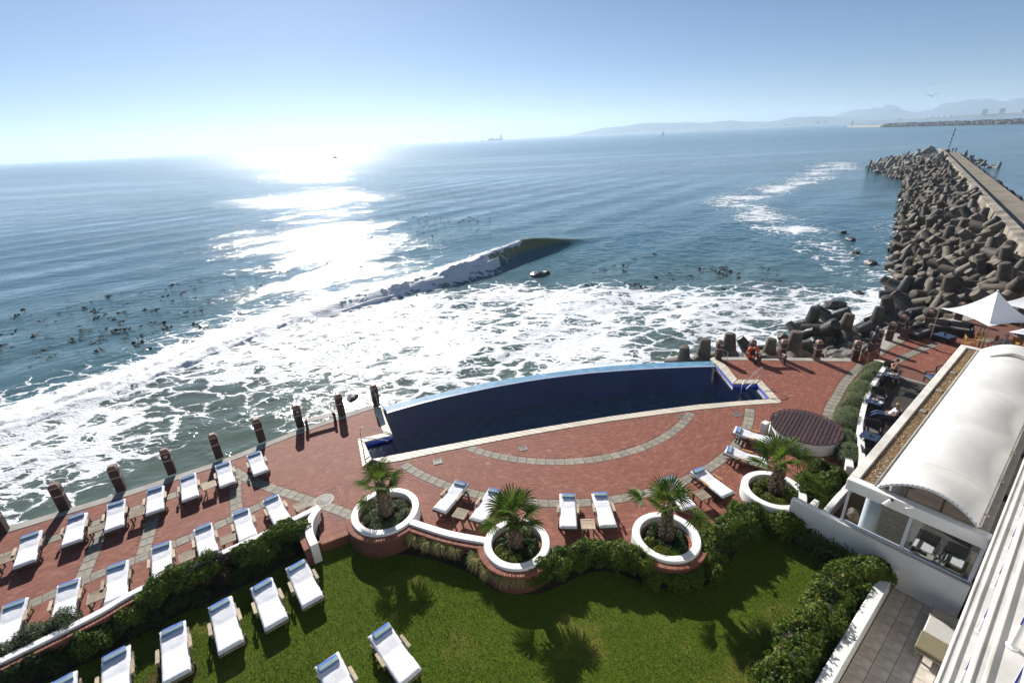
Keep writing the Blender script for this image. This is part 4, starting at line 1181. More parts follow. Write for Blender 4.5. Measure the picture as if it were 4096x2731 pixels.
def tuft(name, loc, n, L, w_, mat, label, cat, group=None, spread=1.0, arch=.9):
    V = []; F = []
    for i in range(n):
        a = random.uniform(0, 2 * PI); el = random.uniform(.35, 1.35) / spread; l = L * random.uniform(.7, 1.15); ww = w_ * random.uniform(.7, 1.2)
        dx, dy = math.cos(a), math.sin(a); px, py = -dy, dx; b = len(V); x = z = 0.0; ox, oy = random.gauss(0, L * .06), random.gauss(0, L * .06)
        segs = 5; e = el
        for s in range(segs + 1):
            wk = ww * (1 - (s / segs) ** 1.6) + .002
            V.append((ox + dx * x + px * wk, oy + dy * x + py * wk, z)); V.append((ox + dx * x - px * wk, oy + dy * x - py * wk, z + .004))
            x += math.cos(e) * l / segs; z += math.sin(e) * l / segs; e -= arch * 1.3 / segs * (1.2 + .4 * s)
        for s in range(segs): F.append((b + 2 * s, b + 2 * s + 1, b + 2 * s + 3, b + 2 * s + 2))
    t = empty(name, loc, 0, label, cat, group)
    o = link('blades', mesh_np('blades', V, F), M[mat], t); tag(o, kind='stuff')
    MB().sphere((0, 0, -.16), (L * .2, L * .2, .24), 8, 5).build('crown_base', M['twig'], t)
    return t

# ---------------------------------------------------------------- ring planters with palms
def planter(c, r, label, ledge=None, w_=.27, zt=.47):
    t = empty('ring_planter', (c[0], c[1], 0), 0, label, 'planter', 'round white palm planters')
    MB().lathe([(r - w_, .10), (r - w_, zt - .02), (r - w_ + .02, zt), (r - .02, zt), (r, zt - .02), (r + .01, zt - .07), (r + .015, -.2), (r + .04, LAWN - .05)], 72).build('wall', M['white'], t, True, auto=40)
    MB().lathe([(r - w_ - .002, .12), (r - w_ - .14, .16), (.3, .26), (.001, .28)], 40).build('soil', M['soil'], t, True)
    n = int(2 * PI * (r - w_) / .115)
    for i in range(n):
        a = 2 * PI * i / n; rr_ = r - w_ - .058
        link('lining_brick', LIN_ME, None, t, (rr_ * math.cos(a), rr_ * math.sin(a), .15 + random.uniform(0, .012)), a)
    if ledge:
        a0, a1, lz = ledge; n = int(R(a1 - a0) * (r + .13) / .085)
        for i in range(n):
            a = R(a0) + R(a1 - a0) * (i + .5) / n; rr_ = r + .115
            link('ledge_brick', LED_ME, None, t, (rr_ * math.cos(a), rr_ * math.sin(a), lz - .07 + random.uniform(0, .004)), a)
        MB().strip(arc((0, 0), r + .115, a0 - 1, a1 + 1, 40), -.085, .085, LAWN - .1, lz - .072).build('ledge_base', M['brick_bed'], t)
    return t
LIN_ME = box_mesh('lining_brick', (.11, .098, .06), .006); LIN_ME.materials.append(M['brick_edge'])
LED_ME = box_mesh('ledge_brick', (.215, .078, .07), .006); LED_ME.materials.append(M['brick_edge'])
RING = [((-5.22, 14.70), 1.29), ((-.17, 12.76), 1.16), ((5.07, 12.75), 1.155), ((9.9, 14.80), 1.14)]
planter(*RING[0], 'largest round white planter, next to the gap in the low wall', (192, 330, .38))
planter(*RING[1], 'round white planter at the right end of the short white wall', (172, 318, .38))
planter(*RING[2], 'round white planter hugged by the wavy hedge in the middle', (205, 325, .38))
planter(*RING[3], 'round white planter with yellow green cover beside the round wooden cover')

def fan_mesh(seed, rad=.55, nseg=30, spread=2.15, curl=.35):
    rr = random.Random(seed); V = []; F = []; tip = []
    for i in range(nseg):
        a = -spread + 2 * spread * i / (nseg - 1); L = rad * (1 - .18 * abs(a / spread) ** 2) * rr.uniform(.88, 1.06)
        da = spread / nseg * 1.02; dr = rr.uniform(-.06, .06); b = len(V)
        def pt(r_, an, z): return (r_ * math.cos(an), r_ * math.sin(an), z)
        dr2 = curl * rr.uniform(.6, 1.5)
        zf = .10 * rad * math.cos(a)                     # the fan is a shallow cup
        ss = [(0.03, .0, 1), (.45, 1.0, 1), (.72, .75, 1), (1.0, .03, 1)]
        for j, (t_, wf, _) in enumerate(ss):
            r_ = L * t_; an = a + dr * t_ * t_; hw = min(da * .98, .028 / max(r_, .02) * 1.4) * wf if t_ > .3 else da * .5
            z = zf * t_ * 2 - dr2 * L * max(0, t_ - .45) ** 2 * 1.6
            V.append(pt(r_, an - hw, z)); V.append(pt(r_ * 1.01, an, z - .022 * rad * (1 if j < 3 else 0))); V.append(pt(r_, an + hw, z)); tip += [t_, t_, t_]
        for j in range(3):
            q = b + 3 * j; F += [(q, q + 1, q + 4, q + 3), (q + 1, q + 2, q + 5, q + 4)]
    me = mesh_np('frond_fan', V, F)
    at = me.attributes.new('tipness', 'FLOAT', 'POINT'); at.data.foreach_set('value', np.array(tip, np.float32))
    me.materials.append(M['palm_leaf'])
    return me
FANS = [fan_mesh(s, .62, 25, 2.0 + .12 * (s % 3), .25 + .12 * (s % 4)) for s in range(6)]

def palm(loc, h, r0, r1, fronds, label, lean=(0, 0)):
    t = empty('fan_palm', loc, 0, label, 'palm tree', 'young fan palms in ring planters')
    pr = []
    pts = [(lean[0] * (k / 8) ** 1.5, lean[1] * (k / 8) ** 1.5, h * k / 8) for k in range(9)]
    rs = [r0 * 1.12, r0 * 1.05, r0, r0 * .92, r0 * .82, r0 * .72, r1 * 1.25, r1 * 1.08, r1]
    tr = MB().tube(pts, rs, 14).build('trunk', M['trunk'], t, True)
    # old leaf bases covering the stem
    mb = MB(); golden = 2.399
    for i in range(150):
        u = (i + .5) / 150; k = u * 8; j = min(int(k), 7); f_ = k - j
        p = Vector(pts[j]).lerp(Vector(pts[j + 1]), f_); rad = rs[j] * (1 - f_) + rs[j + 1] * f_
        a = i * golden + random.uniform(-.2, .2); d = Vector((math.cos(a), math.sin(a), 0)); s_ = Vector((-d.y, d.x, 0))
        L = random.uniform(.09, .16); ww = random.uniform(.035, .06); out = random.uniform(.015, .05) + .05 * u
        b0 = p + d * (rad * .96); b1 = b0 + d * out + Vector((0, 0, L))
        mb.add([b0 - s_ * ww, b0 + s_ * ww, b1 + s_ * ww * .55, b1 - s_ * ww * .55, b0 - s_ * ww - d * .03, b0 + s_ * ww - d * .03, b1 - d * .02], [(0, 1, 2, 3), (4, 0, 3, 6), (1, 5, 6, 2), (3, 2, 6)])
    o = mb.build('leaf_bases', M['boot'], t); tag(o, kind='stuff')
    top = Vector(pts[-1])
    for i, (az, el, pl, sc) in enumerate(fronds):
        pl *= 1.25
        a, e = R(az), R(el)
        d = Vector((math.cos(a) * math.cos(e), math.sin(a) * math.cos(e), math.sin(e)))
        base = top + Vector((d.x * r1 * .5, d.y * r1 * .5, -.05))
        bend = Vector((d.x * .12, d.y * .12, -.10 * (1.2 - math.sin(e)))) * (pl * 2)
        hub = base + d * pl + bend
        mid = base + d * pl * .55 + bend * .25
        st = MB().tube(smooth_path([base, mid, hub], 5), [.022] * 4 + [.017] * 4 + [.011] * 3, 6).build('frond_stalk', M['palm_stalk'], t, True)
        dd = (hub - mid).normalized(); dd = (dd + Vector((0, 0, -.12))).normalized()
        y = Vector((0, 0, 1)).cross(dd)
        y = y.normalized() if y.length > 1e-3 else Vector((0, 1, 0))
        z = dd.cross(y)
        Mx = Matrix((dd, y, z)).transposed().to_4x4() @ Matrix.Rotation(random.uniform(-.3, .3), 4, 'X')
        o = link('frond', FANS[i % 6], None, st)
        o.matrix_local = Matrix.Translation(hub) @ Mx @ Matrix.Scale(sc * .98, 4)
    MB().sphere((top.x, top.y, top.z), (r1 * .9, r1 * .9, .12), 8, 5).build('crown_heart', M['palm_stalk'], t)
    return t
palm((-5.25, 14.80, .22), 1.42, .27, .13, [(185, 28, .30, 1.0), (135, 55, .34, 1.0), (75, 62, .36, 1.0), (20, 38, .32, 1.05), (265, 42, .26, .95), (215, -28, .42, 1.0), (330, 30, .28, .9), (100, 80, .2, .75)], 'fan palm in the largest planter with one frond drooping to the left', (-.03, .02))
palm((-.22, 12.84, .22), 1.36, .25, .13, [(195, 5, .42, 1.0), (150, 50, .36, 1.1), (95, 68, .38, 1.15), (50, 50, .38, 1.1), (0, 35, .34, 1.0), (290, 30, .30, 1.0), (240, 45, .30, 1.0), (330, 12, .36, 1.05), (120, 80, .22, .9), (255, 66, .3, 1.0)], 'bushy fan palm in the planter at the end of the short white wall', (-.04, .0))
palm((5.12, 12.88, .22), 1.36, .24, .12, [(160, 30, .62, 1.0), (115, 62, .42, 1.05), (60, 64, .44, 1.1), (20, 50, .40, 1.0), (265, 55, .32, 1.0), (340, 4, .56, 1.05), (205, 48, .30, .95), (90, 80, .25, .8)], 'sparse fan palm in the planter hugged by the hedge', (-.05, .02))
palm((10.08, 14.92, .22), 1.30, .26, .13, [(180, 28, .48, 1.2), (140, 48, .50, 1.25), (95, 58, .50, 1.2), (45, 48, .50, 1.3), (10, 34, .46, 1.25), (270, 60, .36, 1.15), (330, -8, .52, 1.25), (225, 45, .38, 1.1), (110, 82, .3, .9)], 'large fan palm beside the round wooden cover', (.0, .02))

def cover(c, r, n, size, mat, label, hh=.16, gap=.32, name='ground_cover', ex=None):
    bl = []
    for i in range(16):
        a = 2 * PI * i / 16 + random.uniform(-.1, .1); q = r * random.uniform(.5, .82)
        bl.append((c[0] + q * math.cos(a), c[1] + q * math.sin(a), .24 + random.uniform(-.03, .05), r * .27, r * .27, hh * random.uniform(.8, 1.25)))
    return bush(name, bl, n, size, mat, label, 'plants', None, .7, .4, .3, extra=ex)
cover(RING[0][0], .86, 5200, .035, 'leaf_silver', 'low silvery green ground cover round the palm in the largest planter', .11)
cover(RING[1][0], .74, 2600, .045, 'leaf_dark', 'dark green shrubs round the palm at the end of the short wall', .18)
bush('shrub', [(-.58, 12.25, .32, .30, .26, .2), (-.25, 12.15, .32, .28, .24, .18), (-.75, 12.55, .3, .2, .25, .16)], 1500, .035, 'leaf_yellow', 'yellow green shrub at the front of the planter ending the short wall', 'shrub')
cover(RING[2][0], .72, 2400, .05, 'leaf_dark', 'dark mixed shrubs round the palm in the hedge hugged planter', .17)
bush('shrub', [(4.72, 12.15, .33, .3, .25, .22), (4.45, 12.5, .3, .2, .25, .2)], 700, .05, 'leaf_yellow', 'bronze and yellow shrub at the front of the hedge hugged planter', 'shrub')
bush('shrub', [(5.15, 12.02, .30, .26, .2, .2)], 600, .045, 'leaf_lime', 'fresh green shrub low in the front of the hedge hugged planter', 'shrub')
cover(RING[3][0], .74, 3600, .04, 'leaf_yellow', 'yellow green ground cover round the large palm by the wooden cover', .17)

# ---------------------------------------------------------------- low walls
wp = smooth_path([(-16.0, 8.55), (-13.55, 10.57), (-12.89, 11.30), (-12.35, 11.76), (-10.3, 13.20), (-9.3, 13.95), (-8.6, 14.55), (-7.95, 15.10)], 5)
wl = empty('low_wall', (-10.3, 13.2, 0), 0, 'low white wall behind the second row of loungers ending in a curve', 'wall')
rel = lambda P, o: [(p[0] - o[0], p[1] - o[1]) for p in P]
MB().strip(rel(wp, (-10.3, 13.2)), -.11, .14, LAWN - .1, .45).build('wall', M['white'], wl, bevel=.015)
cp = smooth_path([(-7.93, 15.02), (-8.02, 14.6), (-7.98, 14.15), (-7.78, 13.65), (-7.42, 13.12)], 6)
MB().strip(rel(cp, (-10.3, 13.2)), -.14, .14, LAWN - .1, [.455] * len(cp)).build('curved_end', M['white'], wl, bevel=.015)
cb = resample(offset_path(cp, -.25), .085)
for i in range(4, len(cb) - 1):
    d = cb[i + 1] - cb[i]
    link('ledge_brick', LED_ME, None, wl, (cb[i][0] + 10.3, cb[i][1] - 13.2, .30), math.atan2(d[1], d[0]) + PI / 2)
MB().strip(rel([tuple(p) for p in offset_path(cp, -.25)], (-10.3, 13.2)), -.09, .09, LAWN - .1, .298).build('ledge_base', M['brick_bed'], wl)
wb = resample(offset_path(wp, -.20), .085)
for i in range(10, len(wb) - 6):
    d = wb[i + 1] - wb[i]
    link('ledge_brick', LED_ME, None, wl, (wb[i][0] + 10.3, wb[i][1] - 13.2, .30), math.atan2(d[1], d[0]) + PI / 2)
MB().strip(rel([tuple(p) for p in offset_path(wp, -.20)], (-10.3, 13.2)), -.08, .08, LAWN - .1, .298).build('ledge_base', M['brick_bed'], wl)
sp = smooth_path([(-4.12, 14.02), (-2.69, 13.36), (-1.27, 12.93)], 6)
w2 = empty('low_wall', (-2.7, 13.3, 0), 0, 'short white wall joining two round planters', 'wall')
MB().strip(rel(sp, (-2.7, 13.3)), -.13, .15, LAWN - .1, .462).build('wall', M['white'], w2, bevel=.015)
sb_ = resample(offset_path(sp, -.23), .085)
for i in range(len(sb_) - 1):
    d = sb_[i + 1] - sb_[i]; link('ledge_brick', LED_ME, None, w2, (sb_[i][0] + 2.7, sb_[i][1] - 13.3, .30), math.atan2(d[1], d[0]) + PI / 2)
MB().strip(rel([tuple(p) for p in offset_path(sp, -.23)], (-2.7, 13.3)), -.1, .1, LAWN - .1, .298).build('ledge_base', M['brick_bed'], w2)
st = empty('brick_step', (-7, 13.85, 0), 0, 'brick step down to the lawn between the wall end and the largest planter', 'step')
for i in range(13):
    t_ = (i + .5) / 13; a_ = Vector((-7.45, 13.68)).lerp(Vector((-6.38, 14.2)), t_)
    link('step_brick', LED_ME, None, st, (a_.x + 7, a_.y - 13.85, -.062), R(26 + 90)).scale = (1.25, 1.05, 1)
MB().bar((-.5, -.17, -.25), (.65, .38, -.25), .24, .37).build('riser', M['brick_bed'], st)

# ---------------------------------------------------------------- hedges
bush('hedge', along([(-17.5, 7.2), (-16.0, 8.3), (-14.9, 9.3), (-14.2, 9.85)], .38, .55, .0, .5), 6500, .045, 'leaf_dark', 'dark hedge at the lower left corner below the loungers', 'hedge')
bush('shrub', [(-14.9, 10.15, .25, .5, .45, .42), (-14.35, 10.55, .28, .45, .4, .42), (-14.0, 10.45, .2, .4, .4, .35), (-15.3, 9.75, .2, .4, .4, .35)], 5200, .035, 'leaf_silver', 'rounded grey green shrub where the low white wall starts at the left', 'shrub', None, .9, .3)
bush('hedge', along([(-13.5, 9.95), (-12.9, 10.55), (-12.45, 10.95)], .34, .42, -.10, .40) + along([(-12.3, 11.35), (-11.9, 11.85), (-11.4, 12.3), (-10.95, 12.6)], .28, .46, .16, .52), 11500, .04, 'leaf', 'green hedge along the low white wall in front of the left loungers', 'hedge')
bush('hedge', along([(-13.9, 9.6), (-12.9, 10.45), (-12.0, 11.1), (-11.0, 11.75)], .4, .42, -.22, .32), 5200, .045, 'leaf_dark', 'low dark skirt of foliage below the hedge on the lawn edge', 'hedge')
bush('shrub', [(-10.75, 12.78, .2, .42, .36, .42), (-10.35, 12.95, .15, .4, .34, .38), (-10.4, 12.35, -.1, .4, .3, .32)], 3600, .032, 'leaf_bronze', 'brownish bare looking shrub in the middle of the left hedge', 'shrub', None, .9, .3)
bush('hedge', along([(-9.75, 12.95), (-9.4, 13.4), (-8.95, 13.85), (-8.4, 14.1)], .26, .46, .14, .48), 9000, .045, 'leaf', 'bright green hedge beside the curved end of the low wall', 'hedge')
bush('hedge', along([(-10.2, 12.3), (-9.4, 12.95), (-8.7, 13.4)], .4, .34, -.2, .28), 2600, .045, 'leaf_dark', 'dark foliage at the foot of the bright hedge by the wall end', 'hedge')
bush('hedge', along([(.25, 11.72), (.8, 12.0), (1.4, 12.3), (2.1, 12.48), (2.8, 12.48), (3.4, 12.42), (3.85, 12.15), (4.05, 11.85)], .3, .46, -.02, .5), 15000, .042, 'leaf', 'wavy green hedge between the second and third round planters', 'hedge', extra=[('yellow_leaves', 'leaf_yellow', 2600, .04)])
bush('hedge', along([(4.3, 11.6), (4.9, 11.45), (5.5, 11.45), (6.1, 11.7)], .33, .38, -.15, .36), 5200, .045, 'leaf', 'low green hedge in front of the third round planter', 'hedge', extra=[('yellow_leaves', 'leaf_yellow', 900, .04)])
bush('hedge', along([(6.45, 12.1), (6.6, 12.6), (7.0, 13.0), (7.6, 13.3), (8.1, 13.6), (8.6, 14.0)], .3, .50, .0, .52), 14000, .042, 'leaf', 'wide green hedge between the third round planter and the large palm', 'hedge', extra=[('yellow_leaves', 'leaf_yellow', 2600, .04)])
bush('hedge', along([(8.9, 13.9), (9.4, 13.55), (9.9, 13.4)], .32, .42, -.02, .45), 4200, .045, 'leaf', 'green hedge at the foot of the large palm planter', 'hedge', extra=[('yellow_leaves', 'leaf_yellow', 700, .04)])
bush('hedge', along([(9.75, 10.55), (9.2, 10.1), (8.6, 9.6), (8.0, 9.1), (7.4, 8.6), (6.8, 8.1), (6.2, 7.6)], .4, .60, .0, .62), 19000, .042, 'leaf', 'leafy hedge with small pink flowers along the tiled courtyard wall', 'hedge', extra=[('yellow_leaves', 'leaf_yellow', 3800, .042), ('flowers', 'flower', 60, .035)])
bush('shrub', [(10.85, 11.0, .25, .55, .5, .5), (11.2, 10.9, .3, .4, .4, .42), (10.5, 11.2, .1, .45, .45, .45), (10.8, 11.35, .0, .5, .4, .5)], 5500, .045, 'leaf', 'round bright leaved shrub in the corner by the white terrace wall', 'shrub', None, .9, extra=[('yellow_leaves', 'leaf_yellow', 1800, .045)])
bush('shrub', [(10.35, 10.4, .05, .4, .35, .4), (10.0, 10.75, .0, .4, .4, .4)], 1800, .045, 'leaf', 'small shrub between the corner shrub and the flowering hedge', 'shrub')
bush('shrub', [(11.45, 11.35, .15, .3, .3, .35)], 900, .04, 'leaf_bronze', 'brown leaved shrub against the white terrace wall corner', 'shrub')
bush('garden_bed', [(10.95, 14.75, .1, .5, .5, .4), (11.5, 15.15, .15, .5, .5, .42), (12.0, 14.9, .15, .5, .45, .42), (12.4, 15.35, .15, .5, .45, .45), (12.9, 15.6, .2, .42, .42, .45), (11.4, 14.5, .1, .45, .4, .38), (12.6, 16.15, .2, .5, .35, .4), (11.7, 15.6, .1, .4, .35, .3)], 11000, .045, 'leaf', 'bed of glossy green shrubs between the large palm and the white roof corner', 'shrub', extra=[('orange_leaves', 'leaf_yellow', 1800, .04), ('dark_leaves', 'leaf_dark', 3500, .045)])
LAV = [(21.05, 24.75), (20.3, 24.0), (19.4, 23.1), (18.7, 22.35), (17.9, 21.6), (17.0, 20.75), (16.3, 19.95), (15.6, 19.05), (15.0, 18.2), (14.55, 17.45), (14.2, 16.7)]
for (i0, i1, lb, nn, hh) in [(0, 2, 'clipped grey green cushion hedge nearest the picket gate', 5200, .50), (3, 5, 'large grey green domed cushion plant along the curved white wall', 7000, .58), (6, 7, 'second grey green domed cushion plant below the large one', 5500, .55), (8, 10, 'straggling grey green plant at the lower end of the curved wall', 5000, .42)]:
    bush('cushion_hedge', along(LAV[i0:i1 + 1], .38, .60 if i0 in (3, 6) else .48, .22, hh, .12, .05), nn, .04, 'leaf_grey', lb, 'hedge', 'grey green cushion hedges', .9, .22, .12)
bush('shrub', [(18.55, 22.35, .25, .45, .42, .5), (18.9, 22.6, .2, .35, .35, .4)], 2600, .04, 'leaf_lime', 'bright lime green bush among the grey green cushion hedges', 'shrub', None, .9, .3)

# ---------------------------------------------------------------- grasses and strap leaved plants
gr = [(-3.89, 13.62), (-3.35, 13.30), (-2.85, 13.12), (-2.36, 12.95), (-1.56, 12.38), (-1.12, 11.98), (-.62, 11.70), (-.18, 11.62)]
od = ['first', 'second', 'third', 'fourth', 'fifth', 'sixth', 'seventh', 'eighth']
for i, p in enumerate(gr):
    tuft('grass_tuft', (p[0], p[1], LAWN + .48), 300, .50, .011, 'blade_pale', od[i] + ' pale variegated grass tuft from the left along the short white wall', 'grass', 'pale grass tufts in a row', 1.0)
bush('shrub', [(-4.42, 13.70, -.1, .26, .24, .28)], 1300, .035, 'leaf', 'small round green bush left of the pale grass tufts', 'shrub')
bush('shrub', [(-1.95, 12.70, -.14, .2, .18, .24)], 600, .035, 'leaf_dark', 'small dark green bush between the pale grass tufts', 'shrub')
bl = MB()
for i, (x, y, s) in enumerate([(9.75, 13.15, 1.0), (10.05, 12.85, 1.0), (10.35, 12.5, 1.05), (10.65, 12.15, 1.0), (10.95, 11.8, .95), (10.3, 13.05, .9), (8.2, 13.1, .7), (9.95, 10.95, .75)]):
    nm = ['nearest the large palm', 'second from the large palm', 'in the middle of the row', 'fourth from the large palm', 'at the right end of the row', 'tight against the wall top', 'sticking out of the wide hedge', 'before the round bright shrub'][i]
    tuft('strap_plant', (x, y, LAWN + (.55 if i == 6 else .30)), 70, .75 * s, .026, 'blade', 'dark strap leaved plant below the white terrace wall, ' + nm, 'plant', 'strap leaved plants', 1.0, .8)

# bare soil under the planting along the lawn; darkened to stand for hedge shade
SOIL = smooth_path([(-4.9, 13.2), (-3.3, 12.8), (-1.9, 12.1), (-1.0, 11.4), (.3, 11.15), (1.2, 11.4), (2.2, 11.85), (3.0, 11.9), (4.2, 11.25), (5.5, 11.05), (6.6, 11.45), (7.4, 12.2), (8.2, 12.95), (8.9, 13.5), (9.5, 12.9), (10.1, 12.1), (10.2, 11.4), (9.7, 10.85), (8.7, 10.45), (7.6, 9.75), (6.6, 8.8), (6.0, 7.9)], 4)
SOIL = offset_path(SOIL, .2)
sl = MB().prism(SOIL + [(9, 6.0), (15, 9), (12, 13), (10, 15), (5, 13.5), (-.2, 13.5), (-5, 14.5)], LAWN - .2, LAWN + .006).build('planting_bed', M['soil']); tag(sl, kind='structure')
sl = MB().prism([(-18.5, 6.0), (-15.2, 8.5), (-13.0, 9.9), (-11.6, 11.05), (-10.2, 11.9), (-9.0, 12.75), (-8.15, 13.6), (-8.1, 14.3), (-9.3, 13.85), (-13.5, 10.5), (-18.8, 6.6)], LAWN - .2, LAWN + .006).build('planting_bed', M['soil']); tag(sl, kind='structure')
# grass blades
LP = [(-16, -4), (-14.5, 7.5), (-12.9, 9.9), (-11.6, 11.0), (-10.2, 11.85), (-9.0, 12.7), (-8.1, 13.5), (-7.3, 13.0), (-6.4, 13.6), (-5.0, 13.1)] + SOIL[1:] + [(4, 3), (0, -4)]
nb = 170000
gx_ = rng.uniform(-15, 10.5, nb); gy_ = rng.uniform(4.5, 14, nb); k = inpoly(gx_, gy_, LP); gx_ = gx_[k]; gy_ = gy_[k]; nb = len(gx_)
pat = fbm(gx_ * .9, gy_ * .9, o=3)
hh = rng.uniform(.02, .05, nb) * (.5 + pat); a = rng.uniform(0, 2 * PI, nb); w_ = rng.uniform(.006, .012, nb); ln = rng.uniform(0, .035, nb)
V = np.zeros((nb, 3, 3)); ca, sa = np.cos(a), np.sin(a)
V[:, 0] = np.stack([gx_ - sa * w_, gy_ + ca * w_, np.full(nb, LAWN)], 1); V[:, 1] = np.stack([gx_ + sa * w_, gy_ - ca * w_, np.full(nb, LAWN)], 1)
V[:, 2] = np.stack([gx_ + ca * ln, gy_ + sa * ln, LAWN + hh], 1)
o = link('grass', mesh_np('grass', V.reshape(-1, 3), np.arange(nb * 3).reshape(nb, 3)), M['grass']); tag(o, 'short green mown grass of the lawn', 'grass', kind='stuff')
# ---------------------------------------------------------------- sun loungers
def cushion_mesh(ang=8.0, sd=0.0):
    """padded mattress with the head part raised, soft edges and faint wrinkles"""
    L, Wd, T = 1.76, .66, .095
    nx_, ny_ = 44, 18
    xs = np.linspace(-L / 2, L / 2, nx_); ys = np.linspace(-Wd / 2, Wd / 2, ny_)
    Xg, Yg = np.meshgrid(xs, ys, indexing='ij')
    def rise(x): return np.maximum(0, x - .08) * math.tan(R(ang))
    ex_ = np.clip((L / 2 - np.abs(Xg)) / .05, 0, 1); ey_ = np.clip((Wd / 2 - np.abs(Yg)) / .05, 0, 1)
    rd = np.sqrt(np.clip(1 - (1 - ex_) ** 2, 0, 1)) * np.sqrt(np.clip(1 - (1 - ey_) ** 2, 0, 1))
    wr = .018 * (fbm(Xg * 5 + sd * 7, Yg * 9 + sd, o=3) - .5) + .006 * np.sin(Xg * 26 + 3 * fbm(Xg * 3, Yg * 3, o=2)) * np.exp(-((np.abs(Xg) - .82) / .12) ** 2)
    sag = -.012 * np.exp(-(Yg / .2) ** 2) * np.exp(-((Xg - .08) / .1) ** 2)
    zt = .315 + rise(Xg) + T * (.35 + .65 * rd) + wr * rd + sag
    hem = .005 * np.sin(Xg * 30) * (np.abs(np.abs(Yg) - Wd / 2) < 1e-6)
    zb = .305 + rise(Xg) + 0 * Xg
    top = np.stack([Xg, Yg + hem, zt], -1).reshape(-1, 3); bot = np.stack([Xg * .985, Yg * .97, zb], -1).reshape(-1, 3)
    n = nx_ * ny_; idx = np.arange(n).reshape(nx_, ny_)
    q = np.stack([idx[:-1, :-1].ravel(), idx[1:, :-1].ravel(), idx[1:, 1:].ravel(), idx[:-1, 1:].ravel()], 1)
    F = [q, q[:, ::-1] + n]
    ring = np.concatenate([idx[:, 0], idx[-1, 1:], idx[-2::-1, -1], idx[0, -2:0:-1]]); r2 = np.roll(ring, -1)
    F.append(np.stack([ring + n, r2 + n, r2, ring], 1))
    return mesh_np('cushion', np.concatenate([top, bot]), np.concatenate(F), True)

def make_lounger(wood, arm):
    t = empty('sun_lounger')
    for s in (-1, 1):
        MB().bar((-.90, s * .30, .275), (.10, s * .30, .275), .045, .07).build('side_rail', M[wood], t)
        MB().bar((.10, s * .295, .285), (.93, s * .295, .285 + .83 * math.tan(R(8))), .04, .055).build('back_rail', M[wood], t)
        MB().bar((.10, s * .33, .235), (.78, s * .33, .235), .035, .06).build('lower_rail', M[wood], t)
        MB().bar((-.62, s * .31, .0), (-.62, s * .31, .25), .055, .07).build('leg', M[wood], t)
        MB().bar((.74, s * .33, .0), (.62, s * .33, .26), .045, .06).build('leg', M[wood], t)
        a = MB().prism([(-.20, s * .345), (-.16, s * .335), (.24, s * .335), (.28, s * .35), (.27, s * .425), (-.19, s * .435)], .455, .485).build('armrest', M[arm], t, bevel=.006)
        MB().bar((-.13, s * .385, .24), (-.13, s * .385, .455), .035, .05).build('arm_post', M[wood], a)
        MB().bar((.20, s * .385, .24), (.20, s * .385, .455), .035, .05).build('arm_post', M[wood], a)
        w_ = MB().lathe([(.085, -.02), (.085, .02)], 16, M=Matrix.Rotation(PI / 2, 4, 'X'), c=(-.50, s * .375, .085)).build('wheel', M['black'], t)
        MB().lathe([(.03, -.024), (.03, .024)], 10, M=Matrix.Rotation(PI / 2, 4, 'X'), c=(-.50, s * .375, .085)).build('hub', M['steel'], w_)
    MB().bar((-.88, -.28, .275), (-.88, .28, .275), .045, .065).build('end_rail', M[wood], t)
    for k in range(7):
        MB().box((-.74 + .13 * k, 0, .288), (.075, .56, .022)).build('slat', M[wood], t)
    for z, x in ((.10, .70), (.19, .66)):
        MB().bar((x, -.31, z), (x, .31, z), .03, .045).build('stretcher', M[wood], t)
    c = link('cushion', CUSH, None, t)
    return t
CUSHES = [cushion_mesh(a_, i_) for i_, a_ in enumerate((8.0, 5.5, 9.5, 7.0, 8.5))]
for c_ in CUSHES: c_.materials.append(M['cushion'])
CUSH = CUSHES[0]
def towel_mesh():
    mb = MB(); n = 18; V = []; F = []
    ys = [-.235, -.225, -.1, .05, .19, .23, .24]
    for y in ys:
        k = .86 if abs(y) > .23 else 1.0
        for i in range(n):
            a = 2 * PI * i / n
            x = .088 * k * math.copysign(abs(math.cos(a)) ** .7, math.cos(a)); z = .040 * k * math.copysign(abs(math.sin(a)) ** .8, math.sin(a)) + .004 * math.sin(y * 30 + a)
            V.append((x, y + .006 * math.sin(3 * a), z))
    for j in range(len(ys) - 1):
        for i in range(n): F.append((j * n + i, j * n + (i + 1) % n, (j + 1) * n + (i + 1) % n, (j + 1) * n + i))
    F.append(tuple(range(n))[::-1]); F.append(tuple((len(ys) - 1) * n + i for i in range(n)))
    return MB().add(V, F).mesh('rolled_towel', True)
TOWEL = towel_mesh(); TOWEL.materials.append(M['towel'])
PROTO = {}
for key, (wd, ar) in {'pale': ('teak', 'teak_pale'), 'dark': ('teak_dark', 'teak_pale'), 'brown': ('teak_dark', 'chair_wood'), 'grey': ('teak_dark', 'teak')}.items():
    PROTO[key] = make_lounger(wd, ar); register_kids(PROTO[key])
used = set()
ORD = ['first', 'second', 'third', 'fourth', 'fifth', 'sixth', 'seventh']
